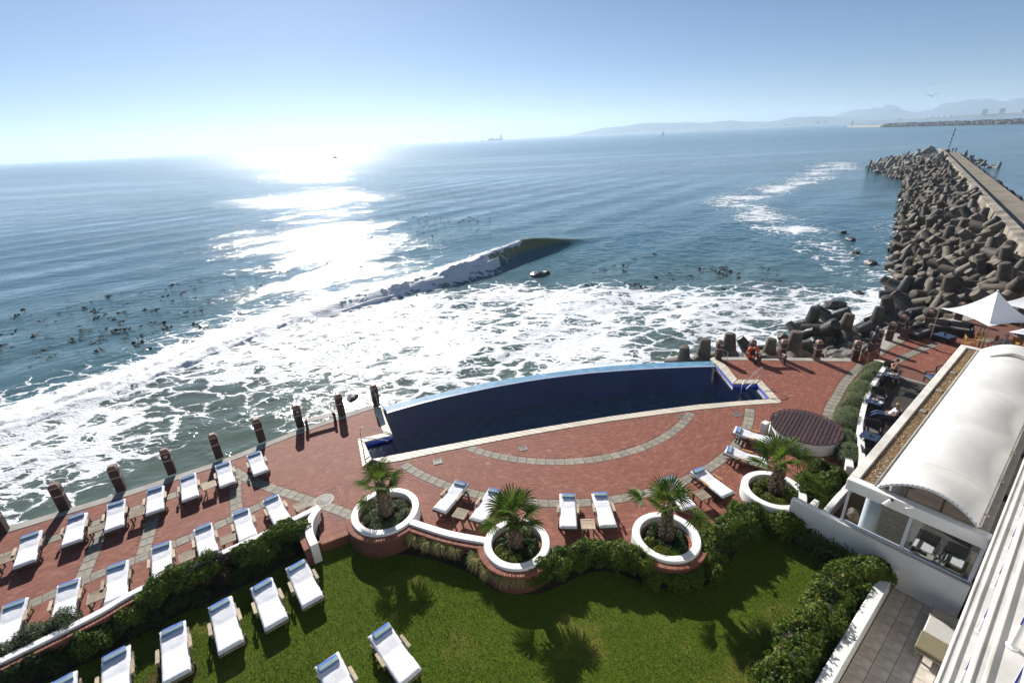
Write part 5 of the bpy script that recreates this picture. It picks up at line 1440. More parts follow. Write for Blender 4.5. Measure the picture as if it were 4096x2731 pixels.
# (foot x, foot y, direction to the head, kind, label)
ROWS = []
A = [(-17.7, 12.94, 123.5), (-16.75, 13.85, 122.5), (-15.67, 14.5, 122.3), (-14.63, 15.33, 122.5), (-13.62, 16.03, 123.7), (-12.49, 16.82, 124.4), (-11.39, 17.51, 124.5)]
for i, (x, y, a) in enumerate(A): ROWS.append((x, y, a, 'dark', 0, .965, '%s from the left in the row along the sea wall' % ORD[i], 'loungers in the row along the sea wall'))
Bq = [(-15.50, 9.85, 121.5), (-14.35, 10.55, 121.8), (-13.2, 11.26, 122.9), (-12.21, 12.09, 123.9), (-11.12, 12.95, 126.0), (-10.06, 13.65, 125.2), (-9.12, 14.43, 128.2)]
for i, (x, y, a) in enumerate(Bq): ROWS.append((x, y, a, 'grey' if i == 2 else 'pale', 0, .965, '%s from the left in the row behind the low white wall' % ORD[i], 'loungers in the row behind the low wall'))
Cq = [(-12.02, 7.5, 126.4), (-11.07, 8.21, 125.2), (-9.86, 8.92, 124.8), (-8.76, 9.73, 126.1), (-7.7, 10.43, 128.1), (-6.83, 11.15, 127.8)]
for i, (x, y, a) in enumerate(Cq): ROWS.append((x, y, a, 'pale', LAWN, 1.06, '%s from the left in the row on the lawn' % ORD[i], 'loungers in the row on the lawn'))
ROWS.append((-3.22, 8.6, 130.7, 'pale', LAWN, 1.06, 'right one of two in the open lawn', 'loungers standing free on the lawn'))
ROWS.append((-4.52, 7.74, 130.2, 'pale', LAWN, 1.06, 'left one of two in the open lawn', 'loungers standing free on the lawn'))
E_ = [(-3.15, 14.63, 61.5, 'dark', 'turned to the right just right of the largest planter'), (-1.66, 14.01, 64.8, 'dark', 'half hidden by the bushy palm'), (1.72, 13.42, 83.6, 'dark', 'left one of the upright pair behind the wavy hedge'), (3.18, 13.38, 90.9, 'dark', 'right one of the upright pair behind the wavy hedge'),
      (6.40, 14.11, 103.7, 'dark', 'hidden behind the sparse palm'), (8.14, 14.71, 115.1, 'brown', 'with brown arms right of the sparse palm'), (10.59, 16.47, 144.9, 'brown', 'just above the planter of the large palm'), (11.62, 17.95, 145.5, 'brown', 'furthest back, beside the round wooden cover')]
for (x, y, a, kd, lb) in E_: ROWS.append((x, y, a, kd, 0, .975, lb, 'loungers fanned out on the brick patio'))
for (x, y, a, kd, z, sc, lb, gp) in ROWS:
    d = Vector((math.cos(R(a)), math.sin(R(a)), 0)); c = Vector((x, y, z)) + d * (.88 * sc)
    o = PROTO[kd] if kd not in used else copy_tree(PROTO[kd])
    used.add(kd)
    o.location = c; o.rotation_euler = (0, 0, R(a + random.uniform(-.8, .8))); o.scale = (sc, sc, sc)
    for ch_ in o.children:
        if ch_.name.startswith('cushion'): ch_.data = random.choice(CUSHES)
    tag(o, 'white lounger, ' + lb, 'lounger', gp)
    tw = link('rolled_towel', TOWEL, None, None)
    q = c + d * ((.70 + random.uniform(-.02, .02)) * sc); lat = Vector((-d.y, d.x, 0)) * random.uniform(-.04, .04)
    tw.location = (q.x + lat.x, q.y + lat.y, z + (.405 + .62 * math.tan(R(8)) + .036) * sc)
    tw.rotation_euler = Euler((0, -R(8), R(a + random.uniform(-5, 5))), 'XYZ'); tw.scale = (1.35 * sc, 1.08 * sc, 1.15 * sc)
    tag(tw, 'striped towel, lounger ' + lb.replace('with brown arms beside', 'beside'), 'towel', 'rolled towels on the loungers')

# ---------------------------------------------------------------- slatted side tables
def make_table(wd, tp):
    t = empty('side_table')
    S = .25
    for s in (-1, 1):
        MB().box((0, s * (S - .025), .41), (2 * S, .05, .03)).build('top_rail', M[tp], t)
        for q in (-1, 1): MB().bar((q * (S - .05), s * (S - .06), 0), (q * (S - .04), s * (S - .05), .395), .045, .045).build('leg', M[wd], t)
        MB().bar((-.2, s * (S - .05), .37), (.2, s * (S - .05), .37), .025, .05).build('apron', M[wd], t)
    for s in (-1, 1): MB().box((s * (S - .026), 0, .4102), (.05, 2 * S - .104, .03)).build('end_rail', M[tp], t)
    for k in range(5): MB().box((0 - .15 + .075 * k, 0, .408), (.062, 2 * S - .106, .024)).build('slat', M[tp], t)
    return t
TP = {'pale': make_table('teak', 'teak_pale'), 'grey': make_table('teak_dark', 'teak')}
for v in TP.values(): register_kids(v)
tu = set()
TB = [(-18.54, 13.20, 123, 'grey', 'cut by the left edge in the sea wall row'), (-16.35, 14.55, 123, 'grey', 'between the second and third loungers of the sea wall row'), (-15.28, 15.28, 123, 'grey', 'between the third and fourth loungers of the sea wall row'), (-13.25, 16.80, 124, 'pale', 'in full sun, fifth in the sea wall row'),
      (-13.90, 11.42, 123, 'grey', 'between the second and third loungers behind the low wall'), (-11.87, 12.92, 124, 'grey', 'between the fourth and fifth loungers behind the low wall'), (-10.80, 13.66, 125, 'grey', 'between the fifth and sixth loungers behind the low wall'), (-8.70, 15.22, 128, 'grey', 'at the end of the row beside the curved wall end'),
      (-2.29, 14.37, 63, 'grey', 'between the two loungers right of the largest planter'), (2.44, 13.51, 87, 'pale', 'between the upright pair of loungers'), (7.09, 14.75, 112, 'grey', 'beside the sparse palm')]
for (x, y, a, kd, lb) in TB:
    o = TP[kd] if kd not in tu else copy_tree(TP[kd]); tu.add(kd)
    o.location = (x, y, 0); o.rotation_euler = (0, 0, R(a + random.uniform(-4, 4)))
    tag(o, 'slatted side table ' + lb, 'side table', 'slatted side tables')
# ---------------------------------------------------------------- bollards along the sea
def make_bollard(h=1.32, w_=.34, disc=False, band=True, base=False):
    t = empty('bollard')
    pt_ = MB().box((0, 0, h * .5 - .04), (w_, w_, h - .08)).build('post', M['post_wood'], t, bevel=.012)
    x = w_ / 2 - .006; y = w_ / 2 - .07; z0 = h - .085
    MB().add([(-x, -x, z0), (x, -x, z0), (x, x, z0), (-x, x, z0), (-y, -y, h), (y, -y, h), (y, y, h), (-y, y, h)], [(0, 3, 2, 1), (4, 5, 6, 7), (0, 1, 5, 4), (1, 2, 6, 5), (2, 3, 7, 6), (3, 0, 4, 7)]).build('cap', M['cap_wood'], t)
    if band:
        for z in (h - .16, h - .56): MB().box((0, 0, z), (w_ + .012, w_ + .012, .055)).build('band', M['post_band'], pt_)
    if disc:
        MB().lathe([(.075, 0), (.075, .02), (.001, .02)], 20, M=Matrix.Rotation(PI / 2, 4, 'X'), c=(0, -w_ / 2 - .001, h - .33)).build('disc', M['post_band'], pt_)
    if base:
        MB().box((0, -w_ / 2 - .004, .12), (w_ * .8, .02, .22)).build('plate', M['grey_stone'], pt_)
    return t
M['cap_wood'] = plain('cap_wood', (0.24, 0.135, 0.10), 0.6, 0.25, 5, 0.2)
BD = make_bollard(disc=True); register_kids(BD); BN = make_bollard(); register_kids(BN); BP = make_bollard(base=True); register_kids(BP)
bu = set()
BL = [(-20.58, 15.02, 30, 1, 'cut by the left edge of the patio'), (-19.10, 16.22, 30, 0, 'second from the left edge along the sea wall'), (-17.50, 17.28, 31, 0, 'third from the left edge along the sea wall'), (-15.95, 18.35, 33, 1, 'with a pale disc, fourth from the left edge'), (-14.36, 19.42, 35, 0, 'fifth from the left edge along the sea wall'), (-12.86, 20.62, 38, 0, 'sixth from the left edge along the sea wall'),
      (-11.36, 21.78, 36, 1, 'with a pale disc at the left end of the dark bench'), (-9.48, 22.78, 33, 0, 'at the right end of the dark bench'), (-7.78, 23.62, 28, 0, 'carrying the shower at the left end of the pool'),
      (13.01, 27.42, -6, 0, 'at the right end of the pool with a steel rail'), (14.99, 27.22, -6, 0, 'with the orange lifebuoy hanging on it'), (16.81, 27.0, -7, 0, 'behind the right end of the right bench'), (18.79, 26.66, -8, 2, 'standing alone between the right bench and the gate'), (20.93, 26.32, -20, 1, 'with a pale disc, at the left side of the picket gate'),
      (23.39, 27.85, 38, 0, 'beyond the gate behind the figure on a plinth'), (25.01, 28.95, 35, 2, 'beyond the gate beside the lounge sofa'), (26.6, 30.1, 28, 0, 'behind the lounge seat beyond the gate'), (29.01, 30.75, 25, 2, 'at the end of the grey sofa beyond the gate'), (32.2, 31.9, 20, 0, 'behind the grey sofa under the left sunshade')]
for (x, y, a, kd, lb) in BL:
    p = (BN, BD, BP)[kd]; k_ = kd
    o = p if k_ not in bu else copy_tree(p); bu.add(k_)
    o.location = (x, y, 0); o.rotation_euler = (0, 0, R(a)); tag(o, 'dark timber bollard ' + lb, 'bollard', 'timber bollards along the sea')
o = MB().lathe([(.075, 0), (.075, .02), (.001, .02)], 20, M=Matrix.Rotation(PI / 2, 4, 'X'))
# wires between the right hand bollards
RB = [b for b in BL if 12 < b[0] < 21.5]
for i in range(len(RB) - 1):
    a, b = RB[i], RB[i + 1]
    w_ = empty('wire_fence', ((a[0] + b[0]) / 2, (a[1] + b[1]) / 2, 0), 0, 'three thin steel wires strung ' + ['from the pool bollard to the lifebuoy bollard', 'behind the right bench', 'right of the right bench', 'left of the picket gate'][i], 'fence')
    for z in (.45, .75, 1.05):
        MB().tube([((a[0] - b[0]) / 2, (a[1] - b[1]) / 2, z), (0, 0, z - .01), ((b[0] - a[0]) / 2, (b[1] - a[1]) / 2, z)], .004, 4).build('wire', M['steel'], w_)
# benches
def bench(loc, rz, Lb, label):
    t = empty('bench', loc, rz, label, 'bench', 'dark timber benches facing the sea')
    for s in (-1, 1):
        MB().box((s * Lb / 2, 0, .24), (.12, .40, .48)).build('leg', M['dark_wood'], t, bevel=.01)
        MB().box((s * Lb / 2, .0, .55), (.14, .44, .14)).build('arm_block', M['dark_wood'], t, bevel=.02)
        MB().box((s * Lb / 2, -.02, .622), (.10, .16, .02)).build('arm_plate', M['post_band'], t)
        MB().add([(s * (Lb / 2 - .06), -.03, .36), (s * (Lb / 2 - .30), -.03, .42), (s * (Lb / 2 - .06), -.03, .42), (s * (Lb / 2 - .06), .03, .36), (s * (Lb / 2 - .30), .03, .42), (s * (Lb / 2 - .06), .03, .42)], [(0, 1, 2), (5, 4, 3), (0, 3, 4, 1), (1, 4, 5, 2), (2, 5, 3, 0)]).build('brace', M['dark_wood'], t)
    for k in range(5):
        MB().box((0, -.16 + .08 * k, .455), (Lb - .13, .06, .035)).build('slat', M['dark_wood'], t, bevel=.006)
    MB().box((0, 0, .425), (Lb - .13, .06, .03)).build('bearer', M['dark_wood'], t)
bench((-10.28, 21.88, 0), R(27), 1.40, 'dark slatted bench between two bollards left of the pool')
bench((15.85, 26.42, 0), R(-6), 1.45, 'dark slatted bench right of the pool in front of the sea stones')
# shower on the left pool bollard, steel rail on the right one
s_ = empty('outdoor_shower', (-7.72, 23.35, 0), R(28), 'steel shower pipe fixed to the bollard at the left pool end', 'shower')
MB().tube(smooth_path([(0, 0, 1.05), (.02, -.12, 1.0), (.06, -.14, .7), (.10, -.12, .3), (.12, -.10, .03)], 5), .018, 8).build('pipe', M['steel'], s_, True)
MB().tube([(0, .12, 1.05), (0, -.02, 1.05)], .03, 8).build('tap', M['steel'], s_); MB().tube([(.03, .12, .75), (.03, -.08, .75)], .03, 8).build('tap', M['steel'], s_)
MB().box((-.02, .10, 1.13), (.22, .012, .10)).build('sign_plate', M['post_band'], s_)
s_ = empty('grab_rail', (13.3, 27.1, 0), R(-6), 'short steel grab rail beside the bollard at the right pool end', 'rail')
MB().tube(smooth_path([(-.22, .25, .72), (.02, -.05, .70), (.08, -.14, .62), (.08, -.16, .3), (.08, -.16, .02)], 5), .02, 8).build('tube', M['steel'], s_, True)
MB().tube(smooth_path([(-.22, .25, .42), (.0, -.08, .38), (.08, -.16, .32)], 5), .018, 8).build('branch', M['steel'], s_, True)
MB().lathe([(.05, 0), (.05, .015), (.001, .015)], 12, M=Matrix.Rotation(PI / 2, 4, 'X'), c=(-.24, .14, .72)).build('rosette', M['steel'], s_)
MB().box((-.22, .12, 1.02), (.24, .012, .12)).build('sign_plate', M['post_band'], s_)
# lifebuoy
lb = empty('lifebuoy', (14.96, 26.98, .56), R(-6), 'orange lifebuoy with white bands on a bollard', 'lifebuoy')
V = []; F = []
def torus(a0, a1, n, Rr, r_, nk=14):
    mb = MB(); pts = []
    for i in range(n + 1):
        a = a0 + (a1 - a0) * i / n; pts.append((Rr * math.cos(a), 0, Rr * math.sin(a)))
    b = len(mb.v)
    for i in range(n + 1):
        a = a0 + (a1 - a0) * i / n; c = Vector((math.cos(a), 0, math.sin(a)))
        for k in range(nk):
            q = 2 * PI * k / nk; mb.v.append(tuple(c * (Rr + r_ * math.cos(q)) + Vector((0, 1, 0)) * r_ * .8 * math.sin(q)))
    for i in range(n):
        for k in range(nk): mb.f.append((b + i * nk + k, b + i * nk + (k + 1) % nk, b + (i + 1) * nk + (k + 1) % nk, b + (i + 1) * nk + k))
    return mb
torus(0, 2 * PI, 40, .31, .095).build('ring', M['orange'], lb, True)
for k in range(4):
    a = k * PI / 2; torus(a - .10, a + .10, 3, .31, .099).build('band', M['buoy_white'], lb, True)
MB().tube(smooth_path([(-.18, .06, .34), (0, .02, .56), (.18, .06, .34)], 4), .008, 6).build('rope', M['post_band'], lb)

# ---------------------------------------------------------------- round wooden cover
rc = empty('round_platform', (13.40, 18.70, 0), 0, 'round white base topped with dark wooden slats', 'platform')
MB().lathe([(1.46, -.05), (1.44, .52), (1.42, .55), (.01, .55)], 64).build('base', M['white'], rc, True, auto=40)
rr_ = 1.50; dr = R(48); nsl = 19
for k in range(nsl):
    o_ = -rr_ + (k + .5) * 2 * rr_ / nsl; h = math.sqrt(max(0.01, rr_ ** 2 - o_ ** 2)); w_ = 2 * rr_ / nsl - .034
    o1, o2 = abs(o_) - w_ / 2, abs(o_) + w_ / 2
    hi = math.sqrt(max(.02, rr_ ** 2 - max(o1, 0) ** 2)); ho = math.sqrt(max(.002, rr_ ** 2 - min(o2, rr_ * .9995) ** 2))
    sg = 1 if o_ >= 0 else -1
    poly = [(-hi, sg * o1), (hi, sg * o1), (ho, sg * o2), (-ho, sg * o2)]
    c_, s2 = math.cos(dr), math.sin(dr)
    MB().prism([(p[0] * c_ - p[1] * s2, p[0] * s2 + p[1] * c_) for p in poly], .60, .645).build('slat', M['dark_wood'], rc)
for k in (-1, 0, 1):
    MB().bar((k * .8 * -math.sin(dr + PI / 2) , k * .8 * math.cos(dr + PI / 2), .575), (k * .8 * -math.sin(dr + PI / 2) + .02, k * .8 * math.cos(dr + PI / 2), .575), .05).build('bearer', M['teak_dark'], rc) if False else None
bb = MB()
for k in (-.9, 0, .9):
    l_ = math.sqrt(1.4 ** 2 - k * k); ax = Vector((math.cos(dr), math.sin(dr))) * k; ay = Vector((-math.sin(dr), math.cos(dr))) * l_
    MB().bar((ax.x - ay.x, ax.y - ay.y, .575), (ax.x + ay.x, ax.y + ay.y, .575), .06, .046).build('bearer', M['teak_dark'], rc)
o = MB().box((0, 0, .3), (.34, .26, .6)).box((0, -.135, .35), (.2, .02, .22)).build('service_box', M['white'], None, loc=(11.80, 19.2, 0), rz=R(30), bevel=.01); tag(o, 'small white box standing left of the round wooden cover', 'box')
# ---------------------------------------------------------------- restaurant and hotel: frame u (along the facade), v (towards the hotel)
UA = R(38.2)
def uv(u, v, z=0.0): return (u * math.cos(UA) + v * math.sin(UA), u * math.sin(UA) - v * math.cos(UA), z)
def ubox(mb, u0, u1, v0, v1, z0, z1):
    """box in the u, v frame of a thing whose empty sits at the origin, turned by UA"""
    return mb.box(((u0 + u1) / 2, -(v0 + v1) / 2, (z0 + z1) / 2), (u1 - u0, v1 - v0, z1 - z0))
# terrace wall with its sill
tw_ = empty('terrace_wall', (0, 0, 0), UA, 'plain white terrace wall below the restaurant windows', 'wall')
ubox(MB(), 16.14, 16.36, -4.62, .30, LAWN - .1, 1.03).build('wall', M['white'], tw_, bevel=.02)
ubox(MB(), 16.08, 16.24, -3.2, .30, 1.034, 1.075).build('sill', M['white_old'], tw_, bevel=.01)
# restaurant
rs = empty('restaurant', (0, 0, 0), UA, 'restaurant pavilion with white vaulted membrane roof and gravel edged roof beam', 'building')
M['alu'] = plain('white_aluminium', (0.62, 0.64, 0.68), 0.35, 0.04, 10, 0.0)
for (v0, v1) in ((-3.09, -3.02), (-1.45, -1.36), (.18, .27)):
    ubox(MB(), 16.21, 16.29, v0, v1, 1.125, 2.44).build('mullion', M['alu'], rs)
ubox(MB(), 16.19, 16.31, -3.1, .27, 1.078, 1.125).build('window_sill', M['alu'], rs)
for (v0, v1) in ((-3.015, -1.455), (-1.355, .175)):
    ubox(MB(), 16.245, 16.255, v0, v1, 1.13, 2.435).build('window_pane', M['glass'], rs)
ubox(MB(), 16.06, 16.36, -3.17, .27, 2.445, 2.84).build('front_beam', M['white'], rs, bevel=.015)
ubox(MB(), 16.363, 31.2, -3.17, -2.91, 2.50, 2.845).build('side_beam', M['white_old'], rs, bevel=.015)
ubox(MB(), 31.203, 31.5, -3.17, .27, 2.50, 2.846).build('rear_beam', M['white_old'], rs, bevel=.015)
ubox(MB(), 16.363, 31.2, -2.907, -2.40, 2.55, 2.74).build('roof_deck', M['white_old'], rs)
# gravel in the roof gutter
ng = 5200
gp = np.stack([rng.uniform(16.42, 31.15, ng), -rng.uniform(-2.90, -2.48, ng), rng.uniform(2.742, 2.765, ng)], 1)
ga = rng.uniform(0, PI, ng); gs = rng.uniform(.012, .03, ng)
Bg = np.stack([gp[:, 0], gp[:, 1], gs, gs * .8, ga], 1)
V, F = boxes_np(Bg, 2.738, 2.765, .008)
V[:, 2] += np.repeat(rng.uniform(-.005, .012, ng), 8)
o = link('gravel', mesh_np('gravel', V, F), M['gravel'], rs); tag(o, kind='stuff')
pp_ = MB().tube([(16.3, 2.47, 2.84), (24, 2.47, 2.84), (31.1, 2.47, 2.84)], .045, 10).build('pipe', M['concrete'], rs, True)
for k in range(10):
    u_ = 17.0 + k * 1.45
    MB().bar((u_, 2.47, 2.86), (u_ + .05, 2.36, 2.90), .02).build('clip', M['steel'], pp_)
for k, u_ in enumerate((22.6, 25.0, 27.4)):
    ubox(MB(), u_, u_ + .3, -2.82, -2.62, 2.76, 2.80).build('paver', M['grey_stone'], rs)
# membrane roof: arches with saddles between them
def roof_z(u_, s):
    k = (u_ - 16.32) / 3.72; rise = .36 + .22 * (abs(math.cos(PI * k)) ** 1.3)
    return 2.90 + rise * (1 - (2 * s - 1) ** 2) ** .92 + .05 * s
nu, ns = 90, 28; V = []; F = []
for i in range(nu):
    u_ = 16.32 + (31.1 - 16.32) * i / (nu - 1)
    for j in range(ns):
        s = j / (ns - 1); V.append((u_, 2.40 - s * 2.36, roof_z(u_, s)))
nn = nu * ns
for p in list(V): V.append((p[0], p[1], p[2] - .02))
for i in range(nu - 1):
    for j in range(ns - 1):
        a = i * ns + j; F.append((a, a + 1, a + ns + 1, a + ns)); F.append((nn + a, nn + a + ns, nn + a + ns + 1, nn + a + 1))
for i in range(nu - 1):
    for j in (0, ns - 1):
        a = i * ns + j; F.append((a, a + ns, nn + a + ns, nn + a))
for j in range(ns - 1):
    for i in (0, nu - 1):
        a = i * ns + j; F.append((a, a + 1, nn + a + 1, nn + a))
mbr = MB().add(V, F).build('membrane', M['membrane'], rs, True, auto=50)
MB().tube([(16.30, 2.40 - s / 20 * 2.36, roof_z(16.32, s / 20) - .045) for s in range(21)], .05, 8).build('arch_tube', M['alu'], mbr, True)
for k in range(1, 4):
    u_ = 16.32 + 3.72 * k
    MB().tube([(u_, 2.40 - s / 20 * 2.36, roof_z(u_, s / 20) - .06) for s in range(21)], .04, 8).build('arch_tube', M['alu'], mbr, True)
for u_ in (18.1, 21.9, 25.6, 29.3):
    MB().tube([(u_, 2.38 - s / 20 * 2.32, roof_z(u_, .008 + s / 20 * .984) + .001) for s in range(21)], .007, 6).build('seam', M['white_old'], mbr, True)
for k in range(20):
    s = (k + .5) / 20; MB().box((16.26, 2.40 - s * 2.36, roof_z(16.32, s) - .01), (.04, .02, .05)).build('lacing', M['concrete'], mbr)
MB().tube([(16.4, .02, 2.88), (24, .02, 2.88), (31, .02, 2.88)], .04, 8).build('eaves_tube', M['white_old'], rs, True)
ubox(MB(), 16.4, 31.2, .02, .20, 2.55, 2.80).build('gutter', M['concrete'], rs)
for k in range(6):
    MB().tube([(17.0 + 2.2 * k, .06, 2.90), (17.1 + 2.2 * k, -.06, 2.86)], .05, 8).build('gutter_joint', M['post_band'], rs, True)
MB().tube(smooth_path([(29.6, 1.9, 3.2), (29.9, 1.2, 3.45), (29.7, .5, 3.35), (29.4, .1, 3.0)], 5), .06, 8).build('roof_duct', M['white_old'], rs, True)
for u_ in (16.95, 20.3, 24.2, 28.1):
    MB().lathe([(.25, 0.03), (.25, 2.54)], 28, c=(u_, 2.45, 0)).build('column', M['white'], rs, True, auto=40)
ubox(MB(), 16.4, 31.0, -2.40, -2.32, 2.42, 2.70).build('inner_beam', M['white'], rs)
ubox(MB(), 16.37, 16.47, -2.36, .02, 2.60, 2.78).build('arch_board', M['teak'], rs)
for v_ in (-1.75, -.9): ubox(MB(), 16.38, 16.44, v_, v_ + .06, 2.785, 3.25).build('arch_strut', M['teak_dark'], rs)
# floodlight tube and hook on the front beam
fl_ = empty('floodlight', uv(16.0, -1.98, 2.72), UA, 'white tubular lamp on the front beam of the pavilion', 'lamp')
MB().tube([(-.20, .10, -.10), (.02, -.02, .06)], .055, 14).build('housing', M['white'], fl_, True, auto=40)
MB().tube([(.0, -.01, .048), (.045, -.035, .078)], .062, 14).build('hood', M['black'], fl_); MB().tube([(-.20, .10, -.10), (-.185, .092, -.09)], .058, 14).build('front_ring', M['black'], fl_)
MB().bar((-.05, .02, -.02), (.08, .02, -.06), .03).build('bracket', M['white'], fl_)
hk = empty('cable_hook', uv(16.02, -1.55, 2.75), UA, 'thin white cable bracket beside the tubular lamp', 'bracket')
MB().tube(smooth_path([(0.05, 0, 0), (-.10, .02, .03), (-.14, -.05, .10), (-.10, -.14, .16)], 4), .016, 6).build('arm', M['white'], hk, True)
# ---------------------------------------------------------------- timber terrace
dk = empty('timber_terrace', (0, 0, 0), UA, 'dark board terrace between the curved white wall and the pavilion', 'terrace')
WI = [(20.0, -3.2), (20.4, -3.45), (21.25, -3.75), (22.4, -4.1), (23.7, -4.6), (25.1, -4.92), (26.7, -5.25), (28.0, -5.45), (30.06, -5.65), (31.6, -5.8)]
bw = .142
for k in range(int((31.9 - 16.4) / bw)):
    u_ = 16.4 + k * bw
    vs = -2.95 if u_ < 20 else float(np.interp(u_, [p[0] for p in WI], [p[1] for p in WI]))
    ve = 1.7 if u_ < 31.1 else -.5
    ubox(MB(), u_ + .004, u_ + bw - .004, vs, ve, -.005, .028 + random.uniform(-.002, .002)).build('deck_board', M['deck'], dk)
ubox(MB(), 31.9, 32.15, -5.9, -.4, -.02, .03).build('stone_edge', M['grey_stone'], dk)
# curved white wall
cwp = smooth_path([(21.62, 24.62), (20.14, 23.30), (18.66, 21.85), (17.75, 20.88), (16.71, 19.64), (15.80, 18.5), (15.08, 17.35), (14.38, 16.3), (13.9, 15.55)], 5)
cw = empty('curved_wall', (17.7, 20.9, 0), 0, 'curved white wall between the grey green hedges and the board terrace', 'wall')
MB().strip(rel(cwp, (17.7, 20.9)), -.11, .11, -.1, .60).build('wall', M['white'], cw, bevel=.015)
MB().strip(rel([(21.62, 24.62), (21.28, 24.98), (21.18, 25.12)], (17.7, 20.9)), -.1, .1, -.1, .606).build('end_return', M['white'], cw)
wk = empty('low_wall', (13.9, 16.4, 0), 0, 'short white kerb wall between the shrubs and the grey green plants', 'wall')
MB().strip(rel(smooth_path([(14.25, 17.0), (14.0, 16.5), (13.68, 15.95)], 4), (13.9, 16.4)), -.13, .13, -.1, .42).build('wall', M['white'], wk, bevel=.02)
wk = empty('low_wall', (12.2, 14.3, 0), 0, 'white kerb wall between the shrub bed and the pavilion corner', 'wall')
MB().strip(rel([(13.25, 15.12), (12.5, 14.55), (11.9, 14.10), (11.2, 13.55), (10.95, 13.35)], (12.2, 14.3)), -.11, .11, -.3, .46).build('wall', M['white'], wk, bevel=.02)
wk = empty('low_wall', (10.9, 13.9, 0), 0, 'stub of white wall beside the large palm planter', 'wall')
MB().strip(rel([(11.16, 14.08), (10.70, 13.74)], (10.9, 13.9)), -.09, .09, -.3, .5).build('wall', M['white'], wk, bevel=.02)
# ---------------------------------------------------------------- tiled courtyard
ct = MB(); ubox(ct, 5.0, 16.14, -1.26, 1.9, LAWN - .2, LAWN + .010)
co = ct.build('courtyard', M['grout'], None, rz=UA); tag(co, kind='structure')
tl = .40
tile_me = box_mesh('floor_tile', (tl - .012, tl - .012, .012), .003); tile_me.materials.append(M['tile'])
for i in range(27):
    for j in range(6):
        u_ = 15.92 - i * tl; v_ = -1.05 + j * tl
        if u_ < 5.3: continue
        link('floor_tile', tile_me, None, co, (u_, -v_, LAWN + .008 + random.uniform(0, .002)), 0)
pw = empty('courtyard_wall', (0, 0, 0), UA, 'low white wall between the flowering hedge and the tiled courtyard', 'wall')
ubox(MB(), 4.0, 16.137, -1.58, -1.27, LAWN - .2, .40).build('wall', M['white'], pw, bevel=.02)
db = empty('daybed', uv(14.6, .5, LAWN + .02), UA, 'taupe daybed with cream cushion and olive cover in the courtyard', 'daybed')
MB().box((-.32, 0, .36), (.72, 1.5, .10)).build('seat', M['olive_cover'], db, bevel=.02)
MB().box((.34, 0, .40), (.62, 1.46, .10), (0, -R(16), 0)).build('cushion', M['cream_cloth'], db, bevel=.03)
MB().box((.80, 0, .52), (.36, 1.5, .10), (0, -R(32), 0)).build('backrest', M['taupe'], db, bevel=.03)
MB().box((.05, 0, .28), (1.5, 1.44, .06)).build('frame', M['taupe'], db)
for sx in (-.62, .75):
    for sy in (-.68, .68): MB().bar((sx - .04, sy, 0), (sx, sy, .28), .06).build('leg', M['taupe'], db)

# ---------------------------------------------------------------- hotel balconies
ht_ = empty('hotel_facade', (0, 0, 0), UA, 'white hotel facade with balcony slabs running along the right edge', 'building')
def slab(zt, v0, tip):
    ubox(MB(), -3, tip, v0, 2.2, zt - .38, zt).build('balcony_slab', M['slab_white'], ht_, bevel=.02)
    ubox(MB(), -3, tip, v0 + .01, v0 + .045, zt + .003, zt + .03).build('edge_lip', M['white_old'], ht_, bevel=.008)
    ubox(MB(), -3, tip, v0 + .13, v0 + .175, zt + .003, zt + .05).build('drip_ridge', M['white_old'], ht_, bevel=.01)
slab(3.0, .285, 36); slab(6.6, .44, 34); slab(10.0, .50, 30)
ubox(MB(), -3, 36, 2.203, 2.6, -1, 14.5).build('back_wall', M['white'], ht_)
for (zt, v_, us, r_) in ((3.0, .62, [7.2, 8.9, 10.55, 12.25, 13.96, 15.7, 17.4, 19.1, 20.8], .036), (6.6, .745, [6.3, 8.1, 9.85, 11.6, 13.3], .036), (10.0, .78, [4.4, 6.2], .036)):
    for u_ in us:
        p = MB().tube([(u_, -v_, zt), (u_, -v_, zt + 3.19)], r_, 14).build('pole', M['white'], ht_, True, auto=50)
        MB().lathe([(.075, zt + .002), (.075, zt + .012), (.045, zt + .03)], 16, c=(u_, -v_, 0)).build('pole_foot', M['white'], p)
        MB().box((u_ - r_ * .78, -v_ + r_ * .66, zt + 1.75), (.016, .016, 2.6), (0, 0, R(40))).build('pole_stripe', M['blue_stripe'], p)
gb = empty('glass_balustrade', uv(29.0, .33, 3.0), UA, 'white framed glass balustrade at the right edge above the roof', 'balustrade')
MB().box((0, 0, .98), (1.3, .05, .06)).build('top_rail', M['white'], gb)
for k in (-.62, 0, .62): MB().box((k, 0, .5), (.05, .05, .95)).build('post', M['white'], gb)
MB().box((0, 0, .5), (1.2, .012, .84)).build('pane', M['glass'], gb)
